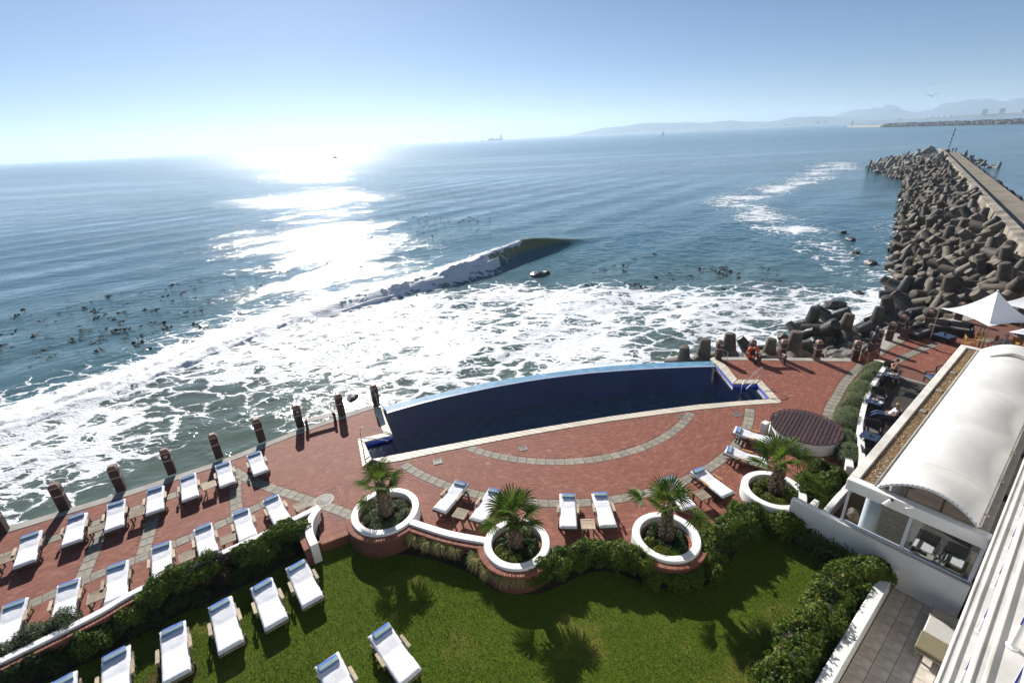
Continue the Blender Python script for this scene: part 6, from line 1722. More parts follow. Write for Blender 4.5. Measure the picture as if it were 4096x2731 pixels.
# ---------------------------------------------------------------- breakwater and sea stones
E_ = Vector((math.cos(R(51.7)), math.sin(R(51.7)))); N_ = Vector((E_.y, -E_.x))
def sn(s, n): p = E_ * s + N_ * n; return (p.x, p.y)
bw_ = empty('breakwater', (0, 0, 0), R(51.7), 'long concrete breakwater with parapet wall and walkway on the right', 'breakwater')
def sbox(mb, s0, s1, n0, n1, z0, z1): return mb.box(((s0 + s1) / 2, -(n0 + n1) / 2, (z0 + z1) / 2), (s1 - s0, n1 - n0, z1 - z0))
for k in range(11):
    s0 = 44 + k * 19.2; s1 = s0 + 19.12
    V = [(s0, -9.9, -.6), (s1, -9.9, -.6), (s1, -10.35, 2.42), (s0, -10.35, 2.42), (s0, -11.3, 2.5), (s1, -11.3, 2.5), (s1, -11.4, -.6), (s0, -11.4, -.6)]
    MB().add(V, [(0, 1, 2, 3), (3, 2, 5, 4), (4, 5, 6, 7), (0, 3, 4, 7), (1, 6, 5, 2), (0, 7, 6, 1)]).build('parapet_wall', M['wall_concrete'], bw_)
sbox(MB(), 44, 256, 11.3, 15.6, -3.5, 1.3).build('walkway', M['concrete_path'], bw_)
sbox(MB(), 44, 256, 10.9, 11.28, -3.5, 1.1).build('wall_footing', M['concrete'], bw_)
def slope_z(s, n):
    """upper surface of the rubble core"""
    w = max(0.0, (s - 185) / 40)
    left = 1.6 - 11.5 * min(1, w) * (1 if s < 250 else max(0, 1 - (s - 250) / 16))
    t = (n - left) / (10.2 - left)
    return -3.6 + 4.6 * max(0, min(1.05, t)), left
ss = np.arange(46, 266, 2.0); nsn = 12; V = []; F = []
for s in ss:
    z_, left = slope_z(s, 5)
    for j in range(nsn):
        n = left - 1 + (10.0 - left + 1) * j / (nsn - 1); z_, _ = slope_z(s, n)
        V.append((s, -n, z_ - .7 + random.uniform(-.3, .3)))
for i in range(len(ss) - 1):
    for j in range(nsn - 1): a = i * nsn + j; F.append((a, a + nsn, a + nsn + 1, a + 1))
MB().add(V, F).build('rubble_core', M['rock_dark'], bw_)
V = []; F = []
for s in ss:
    for j, (n, z) in enumerate(((15.5, 1.0), (16.2, .5), (17.4, -1.6), (19.5, -3.6))): V.append((s, -n - random.uniform(-.3, .3), z + random.uniform(-.2, .2)))
for i in range(len(ss) - 1):
    for j in range(3): a = i * 4 + j; F.append((a, a + 4, a + 5, a + 1))
MB().add(V, F).build('lee_slope', M['rock_dark'], bw_)

def tetrapod_mesh():
    mb = MB()
    dirs = [Vector((0, 0, 1)), Vector((math.sqrt(8 / 9), 0, -1 / 3)), Vector((-math.sqrt(2 / 9), math.sqrt(2 / 3), -1 / 3)), Vector((-math.sqrt(2 / 9), -math.sqrt(2 / 3), -1 / 3))]
    for d in dirs:
        mb.tube([d * .0, d * .25, d * .6, d * .93, d * .985, d * 1.0], [.34, .33, .28, .235, .218, .18], 12)
    me = mb.mesh('sea_stone'); me.polygons.foreach_set('use_smooth', [True] * len(me.polygons)); me.set_sharp_from_angle(angle=R(38)); return me
def dolos_mesh():
    mb = MB()
    def prismbar(a, b, r0, r1, n=8):
        a = Vector(a); b = Vector(b); m_ = (a + b) / 2; mb.tube([a, m_, b], [r0, r1, r0], n)
    prismbar((-.62, 0, -.95), (-.62, 0, .95), .19, .31); prismbar((.62, -.95, 0), (.62, .95, 0), .19, .31); mb.tube([(-.62, 0, 0), (.62, 0, 0)], .27, 8)
    return mb.mesh('block')
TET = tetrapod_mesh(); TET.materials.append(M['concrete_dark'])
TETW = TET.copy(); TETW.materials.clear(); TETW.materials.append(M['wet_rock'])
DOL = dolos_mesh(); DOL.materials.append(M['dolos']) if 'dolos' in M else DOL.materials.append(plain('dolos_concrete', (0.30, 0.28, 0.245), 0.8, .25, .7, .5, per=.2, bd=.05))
spots = []
for layer in range(2):
    s = 47.0 + layer
    while s < 205:
        z_, left = slope_z(s, 5)
        n = left + .6 + random.uniform(0, .8)
        while n < 9.6:
            zz, _ = slope_z(s, n)
            if not (s < 60 and n < 4.5):
                spots.append((s + random.uniform(-.7, .7), n, zz + (.25 if layer == 0 else 1.05) + random.uniform(-.3, .4)))
            n += random.uniform(1.5, 1.95) if layer == 0 else random.uniform(2.2, 3.6)
        s += 2.0 if layer == 0 else 2.6
spots.sort(key=lambda p: p[0])
rest_mb = MB()
tmpV = np.array([v.co for v in TET.vertices]); tmpF = [tuple(p.vertices) for p in TET.polygons]
TL = 'concrete tetrapod piled on the seaward slope of the breakwater'
nobj = 0
for (s, n, z) in spots:
    q = Quaternion((random.gauss(0, 1), random.gauss(0, 1), random.gauss(0, 1), random.gauss(0, 1))).normalized()
    sc = random.uniform(1.4, 1.78); x, y = sn(s, n)
    if nobj < 290:
        o = link('tetrapod', TETW if (z < -2.5 and random.random() < .8) else TET); o.location = (x, y, z); o.rotation_mode = 'QUATERNION'; o.rotation_quaternion = q; o.scale = (sc, sc, sc)
        tag(o, ('dark wet tetrapod at the waterline of the breakwater slope' if o.data == TETW else 'tetrapod low on the breakwater slope, clear of the water' if n < 4.5 else 'tetrapod midway up the breakwater slope' if n < 7.2 else 'tetrapod leaning against the breakwater parapet wall'), 'tetrapod', 'wet tetrapods at the waterline' if o.data == TETW else 'tetrapods low on the slope' if n < 4.5 else 'tetrapods midway up the slope' if n < 7.2 else 'tetrapods against the parapet'); nobj += 1
    else:
        Mx = Matrix.Translation((x, y, z)) @ q.to_matrix().to_4x4() @ Matrix.Scale(sc, 4)
        rest_mb.add(tmpV, tmpF, Mx)
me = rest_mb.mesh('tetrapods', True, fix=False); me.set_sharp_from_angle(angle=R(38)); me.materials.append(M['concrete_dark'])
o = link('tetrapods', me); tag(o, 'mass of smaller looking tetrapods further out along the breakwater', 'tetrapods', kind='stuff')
# lighter angular blocks round the head of the breakwater
k = 0
for i in range(95):
    s = random.uniform(196, 264); n_hi = 4.5 if s > 212 else 8.5
    z_, left = slope_z(s, 5); n = random.uniform(left + .5, n_hi)
    if s > 256: n = random.uniform(-2, 14)
    zz, _ = slope_z(s, min(n, 9)); x, y = sn(s, n)
    o = link('angular_block', DOL); sc = random.uniform(1.7, 2.2)
    o.location = (x, y, zz + random.uniform(.2, 1.3)); o.rotation_euler = (random.gauss(0, .35), random.gauss(0, .35), random.uniform(0, 6.28)); o.scale = (sc, sc, sc)
    tag(o, 'pale angular concrete block on the head of the breakwater', 'block', 'pale concrete blocks on the breakwater head')
for (s, n, zz) in [(254, 17, .0), (250, 18, -.6), (247, 19.5, -1.2), (241, 21, -1.9), (236, 23, -2.5), (233, 25, -2.9), (243, 18.5, -1.4), (238, 19.5, -2.2)]:
    x, y = sn(s, n); o = link('angular_block', DOL); o.location = (x, y, zz); o.rotation_euler = (random.gauss(0, .4), random.gauss(0, .4), random.uniform(0, 6)); o.scale = (1.9, 1.9, 1.9)
    tag(o, 'pale concrete block on the lee side near the end of the walkway', 'block', 'blocks on the lee side of the breakwater')

def rock_mesh(seed, sub=2, flat=.7):
    bm = bmesh.new(); bmesh.ops.create_icosphere(bm, subdivisions=sub, radius=1.0)
    rr = random.Random(seed); pl = [(Vector((rr.gauss(0, 1), rr.gauss(0, 1), rr.gauss(0, 1))).normalized(), rr.uniform(.55, .9)) for _ in range(9)]
    for v in bm.verts:
        for (d, h) in pl:
            e = v.co.dot(d) - h
            if e > 0: v.co -= d * e
        v.co *= 1 + rr.uniform(-.05, .05); v.co.z *= flat
    me = bpy.data.meshes.new('rock'); bm.to_mesh(me); bm.free(); me.materials.append(M['rock']); return me
ROCK = [rock_mesh(i) for i in range(7)]
ROCKW = []
for r_ in ROCK:
    c = r_.copy(); c.materials.clear(); c.materials.append(M['wet_rock']); ROCKW.append(c)
# loose stones packed behind the parapet near the head and along the lee slope
mb = MB(); rv = [(np.array([v.co for v in r_.vertices]), [tuple(p.vertices) for p in r_.polygons]) for r_ in ROCK[:4]]
for i in range(520):
    if i < 260: s = random.uniform(204, 254); n = random.uniform(3.0, 9.8); z_, _ = slope_z(s, n); z = z_ - .1
    else: s = random.uniform(60, 250); n = random.uniform(15.8, 19.0); z = 1.0 - (n - 15.5) * 1.15
    x, y = sn(s, n); sc = random.uniform(.5, 1.1)
    mb.add(*rv[i % 4], Matrix.Translation((x, y, z)) @ Euler((random.uniform(0, 6), random.uniform(0, 6), random.uniform(0, 6))).to_matrix().to_4x4() @ Matrix.Scale(sc, 4))
me = mb.mesh('loose_stones', fix=False); me.materials.append(M['rock_dark']); o = link('loose_stones', me); tag(o, 'dark loose stones heaped beside the breakwater wall', 'stones', kind='stuff')

# tetrapods between the patio and the sea, placed one by one: x, y, z of the hub, size, tilt
NEAR = [(11.8, 29.9, -1.35, 1.30, (.12, -.1, .3), 0, 'leftmost tetrapod stub behind the right end of the pool'), (13.15, 29.95, -1.15, 1.45, (.05, .05, 1.4), 0, 'tall tetrapod behind the right pool corner'), (15.0, 30.2, -1.0, 1.50, (-.05, .08, .8), 0, 'tall tetrapod behind the wires right of the pool bollard'), (17.9, 30.3, -1.35, 1.30, (.1, 0, 2.0), 0, 'pale squat tetrapod behind the right bench'), (19.35, 30.0, -1.1, 1.62, (0, .06, .2), 0, 'broad pale tetrapod right of the right bench'),
        (17.6, 32.2, -1.9, 1.35, (1.2, .5, 1.0), 1, 'wet black tetrapod lying behind the squat pale one'), (24.3, 36.0, -1.5, 1.55, (.1, -.05, .5), 1, 'dark tetrapod standing with spread legs by the water'), (22.2, 34.0, -1.6, 1.30, (.8, .6, .1), 1, 'black tetrapod leaning left of the spread legged one'), (25.0, 33.2, -1.1, 1.50, (.08, -.1, 2.2), 0, 'pale upright tetrapod in the middle of the stones'), (23.6, 33.2, -1.0, 1.60, (.7, -.5, .4), 1, 'large wet black tetrapod beside the pale upright one'),
        (28.3, 34.3, -1.1, 1.45, (0, .1, 1.1), 1, 'dark upright tetrapod left of the lounge terrace'), (30.6, 36.3, -1.0, 1.60, (-.1, -.3, .6), 1, 'black tetrapod leaning to the left behind the lounge'), (27.2, 38.0, -1.9, 1.6, (.9, .3, .7), 1, 'dark block washed by foam left of the leaning tetrapod'), (34.2, 36.0, -1.0, 1.45, (.6, .2, 1.9), 0, 'pale rounded tetrapod behind the grey sofa'), (38.1, 37.8, -.9, 1.75, (.5, .4, .3), 0, 'pale tilted tetrapod above the left sunshade'), (40.3, 38.8, -.9, 1.75, (.05, 0, 1.0), 0, 'ribbed upright tetrapod above the sunshade'),
        (36.3, 42.0, -1.4, 1.7, (.1, .2, .5), 1, 'dark tetrapod at the water corner of the breakwater'), (34.7, 39.0, -1.5, 1.7, (1.0, .2, .3), 0, 'lying tetrapod between the shore stones and the breakwater'), (43.6, 41.0, -.7, 1.8, (.1, .1, 2.0), 0, 'upright tetrapod right of the sunshade peak'), (43.8, 38.9, -.3, 1.9, (.4, .3, 1.0), 0, 'big tetrapod at the right edge above the sunshades'), (33.0, 37.3, -1.6, 1.5, (.8, .8, .2), 1, 'wet tetrapod half buried behind the lounge'), (20.6, 32.0, -1.6, 1.3, (1.1, .3, .8), 0, 'rounded tetrapod lying left of the pale upright one'), (37.0, 40.0, -1.2, 1.7, (.3, .9, 1.3), 0, 'tetrapod filling the corner below the breakwater slope'), (39.8, 41.5, -1.0, 1.8, (.9, .1, .9), 0, 'tetrapod at the foot of the breakwater slope'), (31.8, 33.6, -1.5, 1.2, (.7, .4, .5), 0, 'small pale tetrapod just behind the grey sofa'),
        (41.5, 43.2, -1.0, 1.8, (.5, .3, 2.4), 0, 'tetrapod lying second up the breakwater slope'), (38.5, 44.2, -1.8, 1.7, (.4, .8, .4), 1, 'wet tetrapod at the waterline of the breakwater corner')]
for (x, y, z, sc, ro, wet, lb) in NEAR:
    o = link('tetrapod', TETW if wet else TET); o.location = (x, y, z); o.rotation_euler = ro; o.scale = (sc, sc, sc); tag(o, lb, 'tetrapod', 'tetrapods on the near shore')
# shore bank and its stones
BANK = [(11.0, 28.2), (12.9, 27.9), (14.81, 27.5), (18.72, 26.92), (21.05, 26.57), (22.7, 27.6), (25.2, 29.65), (29.5, 31.5), (36, 33.6), (46, 35.6), (46, 44), (39, 44), (33, 40), (27, 36.5), (20, 33), (14, 31.2)]
bk = MB().prism(BANK, -4.5, -2.55).build('shore_bank', M['rock_dark']); tag(bk, kind='structure')
bk = MB().prism([(13.2, 27.7), (14.81, 27.5), (18.72, 26.92), (21.05, 26.57), (22.7, 27.6), (25.2, 29.65), (29.5, 31.5), (36, 33.6), (46, 35.6), (46, 39), (36, 36.5), (28, 33.4), (23, 31), (19, 29.6), (14, 29.2)], -4.5, -1.6).build('shore_bank', M['rock_dark']); tag(bk, kind='structure')
def lerp_edge(t): return np.array([np.interp(t, np.linspace(0, 1, 8), [p[0] for p in BANK[1:9]]), np.interp(t, np.linspace(0, 1, 8), [p[1] for p in BANK[1:9]])])
for i in range(210):
    t = random.uniform(.12, .95); p = lerp_edge(t); d = abs(random.gauss(0, 1)) * 2.4 + .35
    nrm = np.array([-.25, .97]); q = p + nrm * d
    z = -.75 - d * .42 + random.uniform(-.15, .25); sc = random.choice([.25, .3, .4, .5, .65]) * (1.2 if d < 2 else 1.0)
    wet = d > 3.0
    o = link('shore_rock', (ROCKW if wet else ROCK)[i % 7]); o.location = (q[0], q[1], z); o.rotation_euler = (random.uniform(0, 6), random.uniform(0, 6), random.uniform(0, 6)); o.scale = (sc * random.uniform(.8, 1.3), sc, sc * random.uniform(.7, 1.1))
    tag(o, 'rough grey rock in the heap between the bollards and the sea', 'rock', 'rocks heaped behind the right hand bollards')
for (x, y, sc, lb) in [(3.7, 60.2, 1.2, 'black rock awash in front of the breaking wave'), (4.9, 61.4, .7, 'small black rock just behind the one before the wave'), (36.2, 47.2, .7, 'dark rock sticking out of the water near the breakwater foot'), (31.6, 44.0, 1.3, 'large wet rock in the foam left of the breakwater'), (-19.2, 20.0, .9, 'dim rock under water by the left sea wall'), (-11.5, 30, .6, 'dark rock in the foam beyond the left bench'), (45.5, 58.5, .9, 'round dark rock at the foot of the breakwater tetrapods'), (47.2, 64.0, .8, 'second dark rock off the breakwater tetrapods'), (52, 72, .8, 'third dark rock off the breakwater tetrapods'), (54.5, 77.5, .7, 'furthest dark rock off the breakwater tetrapods')]:
    o = link('sea_rock', ROCKW[int(abs(x)) % 7]); o.location = (x, y, SEA + .05); o.scale = (sc, sc * .8, sc * .7); o.rotation_euler = (0, 0, x); tag(o, lb, 'rock', 'rocks in the water')
# striped beacon at the end of the walkway
x, y = sn(253.5, 12.6)
be = empty('striped_beacon', (x, y, 1.3), 0, 'leaning striped beacon pole at the end of the breakwater walkway', 'beacon')
for k in range(10):
    MB().tube([(k * .06, 0, k * .62), (k * .06 + .06, 0, (k + 1) * .62)], .20, 8).build('stripe', M['blue_stripe'] if k % 2 else M['white'], be)
MB().lathe([(.34, 6.2), (.34, 6.3), (.2, 6.35), (.2, 7.6), (.3, 7.7), (.05, 8.3)], 10, c=(.62, 0, 0)).build('lantern', M['concrete'], be)
MB().lathe([(1.6, -.5), (1.0, .0), (.9, .8)], 10).build('plinth', M['rock'], be)
# ---------------------------------------------------------------- people
def skinned(name, V, Ed, Rd, mat, parent, sub=2):
    me = bpy.data.meshes.new(name); me.from_pydata([tuple(v) for v in V], Ed, [])
    o = bpy.data.objects.new(name, me); COL.objects.link(o)
    md = o.modifiers.new('skin', 'SKIN'); md.use_smooth_shade = True; md.branch_smoothing = .4
    for i, r_ in enumerate(Rd): me.skin_vertices[0].data[i].radius = r_ if isinstance(r_, tuple) else (r_, r_)
    me.skin_vertices[0].data[0].use_root = True
    sb = o.modifiers.new('sub', 'SUBSURF'); sb.levels = sub; sb.render_levels = sub
    dg = bpy.context.evaluated_depsgraph_get(); ev = o.evaluated_get(dg)
    m2 = bpy.data.meshes.new_from_object(ev); bpy.data.objects.remove(o); bpy.data.meshes.remove(me)
    m2.name = name; m2.polygons.foreach_set('use_smooth', [True] * len(m2.polygons)); m2.materials.clear(); m2.materials.append(mat)
    return link(name, m2, None, parent)

def person(loc, rz, J, label, top=None, legs=None, hair='hair_brown', hair_len=.12, glasses=False, skin='skin', bare=False):
    """J: joints in local metres, x forward, y left, z up from the ground"""
    t = empty('person', loc, rz, label, 'person')
    V, Ed, Rd, ix = [], [], [], {}
    def add(k, p, r_, par=None):
        ix[k] = len(V); V.append(Vector(p)); Rd.append(r_)
        if par is not None: Ed.append((ix[par], ix[k]))
    pe = Vector(J['pelvis']); ch = Vector(J['chest']); hd = Vector(J['head']); nk = ch.lerp(hd, .42); ab = pe.lerp(ch, .5)
    lat = Vector((0, 1, 0))
    add('pelvis', pe, (.13, .115)); add('belly', ab, (.12, .10), 'pelvis'); add('chest', ch - Vector((0, 0, .04)), (.135, .105), 'belly'); add('neck', nk, .05, 'chest')
    add('jaw', nk.lerp(hd, .45) + Vector((.02, 0, 0)), .062, 'neck'); add('head', hd, (.078, .092), 'jaw'); add('crown', hd + Vector((-.01, 0, .075)), .062, 'head')
    f = Vector(J.get('face', (1, 0, 0))).normalized(); add('nose', hd + f * .105 - Vector((0, 0, .015)), .014, 'head')
    for s, sd in ((1, 'l'), (-1, 'r')):
        sh = ch + Vector((-.01, s * .17, .02)); el = Vector(J['elbow_' + sd]); wr = Vector(J['wrist_' + sd])
        add('sh' + sd, sh, .055, 'chest'); add('ua' + sd, sh.lerp(el, .5), .045, 'sh' + sd); add('el' + sd, el, .038, 'ua' + sd); add('fa' + sd, el.lerp(wr, .45), .036, 'el' + sd); add('wr' + sd, wr, .026, 'fa' + sd)
        hdv = (wr - el).normalized(); up_ = Vector((0, 0, 1)); sx = hdv.cross(up_).normalized() if hdv.cross(up_).length > .05 else Vector((0, 1, 0))
        pm = wr + hdv * .05; add('pm' + sd, pm, (.036, .018), 'wr' + sd)
        for q in range(4):
            o_ = sx * (.027 - .018 * q); l_ = (.034, .04, .037, .028)[q]
            add('f%d%s' % (q, sd), pm + hdv * .038 + o_, .009, 'pm' + sd); add('g%d%s' % (q, sd), pm + hdv * (.038 + l_) + o_ - up_ * .018, .0075, 'f%d%s' % (q, sd))
        add('th' + sd, wr + hdv * .035 + sx * .04 * s, .010, 'wr' + sd); add('tj' + sd, wr + hdv * .065 + sx * .05 * s - up_ * .01, .008, 'th' + sd)
        hp = pe + Vector((0, s * .085, -.02)); kn = Vector(J['knee_' + sd]); an = Vector(J['ankle_' + sd]); to = Vector(J['toe_' + sd])
        add('hp' + sd, hp, .09, 'pelvis'); add('tg' + sd, hp.lerp(kn, .5), .078, 'hp' + sd); add('kn' + sd, kn, .056, 'tg' + sd); add('cf' + sd, kn.lerp(an, .4), .052, 'kn' + sd); add('an' + sd, an, .036, 'cf' + sd); add('hl' + sd, an + (an - to).normalized() * .03 - Vector((0, 0, .03)), .03, 'an' + sd); add('to' + sd, to, (.038, .02), 'an' + sd)
    skinned('body', V, Ed, Rd, M[skin], t)
    if top:
        v = [pe + Vector((0, 0, .02)), ab, ch - Vector((0, 0, .04)), ch + Vector((0, 0, .07))]; e = [(0, 1), (1, 2), (2, 3)]; r_ = [(.15, .135), (.14, .12), (.155, .125), .085]
        for s, sd in ((1, 'l'), (-1, 'r')):
            sh = ch + Vector((-.01, s * .17, .02)); el = Vector(J['elbow_' + sd]); wr = Vector(J['wrist_' + sd]); b = len(v)
            v += [sh, sh.lerp(el, .55 if top[1] == 'short' else 1.0)]; e += [(2, b), (b, b + 1)]; r_ += [.072, .056]
            if top[1] == 'long': v.append(el.lerp(wr, .9)); e.append((b + 1, b + 2)); r_.append(.04)
        skinned('shirt', v, e, r_, M[top[0]], t)
    if legs:
        v = [pe]; e = []; r_ = [(.15, .13)]
        for s, sd in ((1, 'l'), (-1, 'r')):
            hp = pe + Vector((0, s * .085, -.02)); kn = Vector(J['knee_' + sd]); an = Vector(J['ankle_' + sd]); b = len(v)
            end = kn.lerp(an, .9) if legs[1] == 'long' else hp.lerp(kn, .75)
            if legs[1] == 'long': v += [hp, hp.lerp(kn, .5), kn, end]; e += [(0, b), (b, b + 1), (b + 1, b + 2), (b + 2, b + 3)]; r_ += [.105, .092, .07, .055]
            else: v += [hp, end]; e += [(0, b), (b, b + 1)]; r_ += [.108, .10]
        skinned('trousers', v, e, r_, M[legs[0]], t)
    # hair: a cap that leaves the face free, with length behind
    mb = MB(); Vh = []; Fh = []; nA, nB = 14, 8
    fx = math.atan2(f.y, f.x)
    for i in range(nB + 1):
        ph = PI * .62 * i / nB
        for j in range(nA):
            a = 2 * PI * j / nA; face_ = max(0, math.cos(a - fx)); k = 1 - .42 * face_ * (i / nB)
            p = ph * k
            Vh.append((hd.x - .005 + .099 * math.sin(p) * math.cos(a), hd.y + .089 * math.sin(p) * math.sin(a), hd.z + .045 + .098 * math.cos(p) - (hair_len * (i / nB) ** 3 * (1 - face_))))
    for i in range(nB):
        for j in range(nA): Fh.append((i * nA + j, i * nA + (j + 1) % nA, (i + 1) * nA + (j + 1) % nA, (i + 1) * nA + j))
    mb.add(Vh, Fh).build('hair', M[hair], t, True)
    if glasses:
        sx = Vector((-f.y, f.x, 0)); c = hd + f * .088 + Vector((0, 0, .012))
        MB().bar(c + sx * .065, c - sx * .065, .03, .035).build('sunglasses', M['black'], t)
    return t
def seated(lean=.0, arms='rest', z=.46, stretch=0.0):
    ch = (-.02 - lean, 0, z + .44 - lean * .25); hd = (0.0 - lean * 1.25 + .04, 0, z + .72 - lean * .35)
    J = dict(pelvis=(0, 0, z + .05), chest=ch, head=hd)
    for s, sd in ((1, 'l'), (-1, 'r')):
        J['knee_' + sd] = (.43 + stretch * .05, s * .12, z + .03 + stretch * .1); J['ankle_' + sd] = (.46 + stretch * .45, s * .12, .09 + stretch * .05); J['toe_' + sd] = (.60 + stretch * .45, s * .13, .04 + stretch * .12)
        if arms == 'rest': J['elbow_' + sd] = (ch[0] + .05, s * .25, z + .22); J['wrist_' + sd] = (ch[0] + .28, s * .14, z + .20)
        if arms == 'table': J['elbow_' + sd] = (ch[0] + .16, s * .25, z + .26); J['wrist_' + sd] = (ch[0] + .38, s * .08, z + .30)
        if arms == 'face': J['elbow_' + sd] = (ch[0] + .26, s * .17, z + .30); J['wrist_' + sd] = (ch[0] + .20, s * .05, z + .60)
    return J
def standing():
    J = dict(pelvis=(0, 0, .93), chest=(0, 0, 1.36), head=(.02, 0, 1.64))
    for s, sd in ((1, 'l'), (-1, 'r')):
        J['knee_' + sd] = (.06 * s, s * .09, .5); J['ankle_' + sd] = (-.04 * s, s * .09, .09); J['toe_' + sd] = (.12 - .04 * s, s * .10, .03); J['elbow_' + sd] = (-.03, s * .26, 1.10); J['wrist_' + sd] = (.05, s * .27, .86)
    return J
person((21.25, 23.80, .03), R(262), seated(-.12, 'face'), 'bare chested person with sunglasses seated at the upper terrace table', None, ('dark_cloth', 'short'), 'hair_brown', .04, True)
person((17.80, 19.42, .03), R(150), seated(.22, 'rest', .42, .9), 'blond person in white top and jeans leaning back on the board terrace', ('shirt_white', 'short'), ('jeans', 'long'), 'hair_blond', .14, True)
person((29.02, 25.95, 0), R(60), seated(-.05, 'table'), 'long haired person in beige top seen from behind under the sunshade', ('shirt_beige', 'long'), ('dark_cloth', 'long'), 'hair_brown', .26)
person((29.86, 26.15, 0), R(195), seated(-.12, 'table'), 'dark haired person in blue striped shirt at the table under the sunshade', ('shirt_stripe', 'long'), ('dark_cloth', 'long'), 'hair_dark', .03)
person((31.75, 27.15, 0), R(200), seated(-.05, 'table'), 'person in dark blue shirt half hidden by the right sunshade', ('blue_cloth', 'long'), ('dark_cloth', 'long'), 'hair_dark', .03)
x, y = sn(251.0, 14.0); person((x, y, 1.3), R(230), standing(), 'tiny person left of two at the end of the breakwater walkway', ('shirt_beige', 'long'), ('dark_cloth', 'long'), 'hair_dark', .05)
x, y = sn(250.2, 14.9); person((x, y, 1.3), R(230), standing(), 'tiny person right of two at the end of the breakwater walkway', ('dark_cloth', 'long'), ('dark_cloth', 'long'), 'hair_dark', .05)

# ---------------------------------------------------------------- terrace furniture
def wicker_chair(loc, rz, label, cushion='grey_cloth', group='dark wicker chairs on the board terrace'):
    t = empty('wicker_chair', loc, rz, label, 'chair', group)
    MB().box((0, 0, .34), (.56, .58, .14)).build('seat', M['wicker'], t, bevel=.02)
    MB().box((-.29, 0, .60), (.07, .58, .50), (0, -R(10), 0)).build('backrest', M['wicker'], t, bevel=.02)
    for s in (-1, 1):
        MB().box((0, s * .31, .60), (.56, .06, .045)).build('armrest', M['wicker'], t, bevel=.01)
        MB().box((.25, s * .31, .48), (.05, .05, .2)).build('arm_post', M['wicker'], t)
        for q in (-1, 1): MB().bar((q * .24, s * .26, 0), (q * .24, s * .26, .28), .05).build('leg', M['wicker'], t)
    if cushion: MB().box((.02, 0, .44), (.50, .52, .08)).build('cushion', M[cushion], t, bevel=.025, seg=2)
    return t
wicker_chair((21.32, 23.92, .03), R(262), 'dark wicker chair under the bare chested person')
wicker_chair((20.1, 23.2, .03), R(-40), 'dark wicker chair left of the upper terrace table against the curved wall')
wicker_chair((18.62, 21.22, .03), R(240), 'dark wicker chair with grey cushion between the upper and middle terrace tables')
wicker_chair((17.92, 19.36, .03), R(150), 'dark wicker chair under the person in white')
wicker_chair((16.25, 18.35, .03), R(235), 'dark wicker chair with sunlit grey cushion above the lowest terrace table')
wicker_chair((15.0, 16.7, .03), R(60), 'dark wicker chair below the lowest terrace table by the roof')
wicker_chair((22.95, 23.0, .03), R(170), 'dark open armed chair near the roof edge', 'blue_cloth')
wicker_chair((24.1, 23.6, .03), R(200), 'dark chair half hidden by the far roof corner', None)
wicker_chair(uv(17.7, -1.0, .03), R(218), 'left wicker armchair with cream cushion behind the pavilion window', 'cream_cloth', 'armchairs behind the window')
wicker_chair(uv(17.7, -.25, .03), R(218), 'right wicker armchair with cream cushion behind the pavilion window', 'cream_cloth', 'armchairs behind the window')
wicker_chair(uv(16.95, -.95, .03), R(38), 'wicker armchair turned away, close behind the pavilion window', 'taupe', 'armchairs behind the window')
wicker_chair(uv(16.9, -.2, .03), R(38), 'wicker armchair close behind the window nearest the hotel', 'taupe', 'armchairs behind the window')
o_ = empty('side_table', uv(17.35, -.62, .03), UA, 'small dark table with a vase between the armchairs behind the window', 'table')
MB().box((0, 0, .44), (.45, .45, .04)).build('top', M['taupe'], o_); MB().bar((0, 0, 0), (0, 0, .42), .08).build('leg', M['wicker'], o_)
o = MB().lathe([(.04, 0), (.06, .06), (.03, .14), (.045, .16)], 12).build('vase', M['glass'], None, True, loc=uv(17.35, -.62, .495)); tag(o, 'small glass vase on the table behind the window', 'vase')
def small_table(loc, rz, label):
    t = empty('terrace_table', loc, rz, label, 'table', 'square terrace tables')
    MB().box((0, 0, .70), (.66, .66, .035)).build('top', M['table_blue'], t, bevel=.006)
    MB().box((0, 0, .665), (.56, .56, .03)).build('frame', M['wicker'], t)
    for a in (-1, 1):
        for b in (-1, 1): MB().bar((a * .25, b * .25, 0), (a * .25, b * .25, .65), .05).build('leg', M['wicker'], t)
small_table((20.55, 22.95, .03), R(38), 'dark square table at the upper end of the board terrace')
small_table((17.78, 20.38, .03), R(38), 'dark square table with a fruit bowl beside the person in white')
small_table((15.55, 17.55, .03), R(38), 'blue reflecting square table at the lower end of the board terrace')
def bowl(loc, r_, label, fill=None, name='bowl'):
    t = empty(name, loc, 0, label, 'bowl' if name == 'bowl' else 'crockery')
    MB().lathe([(r_ * .45, 0), (r_ * .8, r_ * .35), (r_, r_ * .75), (r_ * .94, r_ * .75), (r_ * .7, r_ * .3), (.001, r_ * .15)], 18).build('dish', M['china'], t, True)
    if fill:
        for k in range(7):
            a = k * 2.4; q = r_ * .5 * math.sqrt((k + .5) / 7); MB().sphere((q * math.cos(a), q * math.sin(a), r_ * .72), r_ * .28, 8, 5).build('fruit', M[fill], t, True)
bowl((17.80, 20.42, .75), .11, 'white bowl of red fruit on the middle terrace table', 'red_fruit')
bowl((20.42, 22.98, .75), .10, 'left white bowl on the upper terrace table'); bowl((20.62, 22.86, .75), .10, 'white bowl of red fruit on the upper terrace table', 'red_fruit'); bowl((20.82, 22.98, .75), .06, 'small cup on the right of the upper terrace table', 'red_fruit')
o = MB().lathe([(.13, 0), (.14, .012), (.06, .008), (.001, .008)], 20).build('plate', M['china'], None, True, loc=(17.93, 20.2, .75)); tag(o, 'white plate at the edge of the middle terrace table', 'plate')
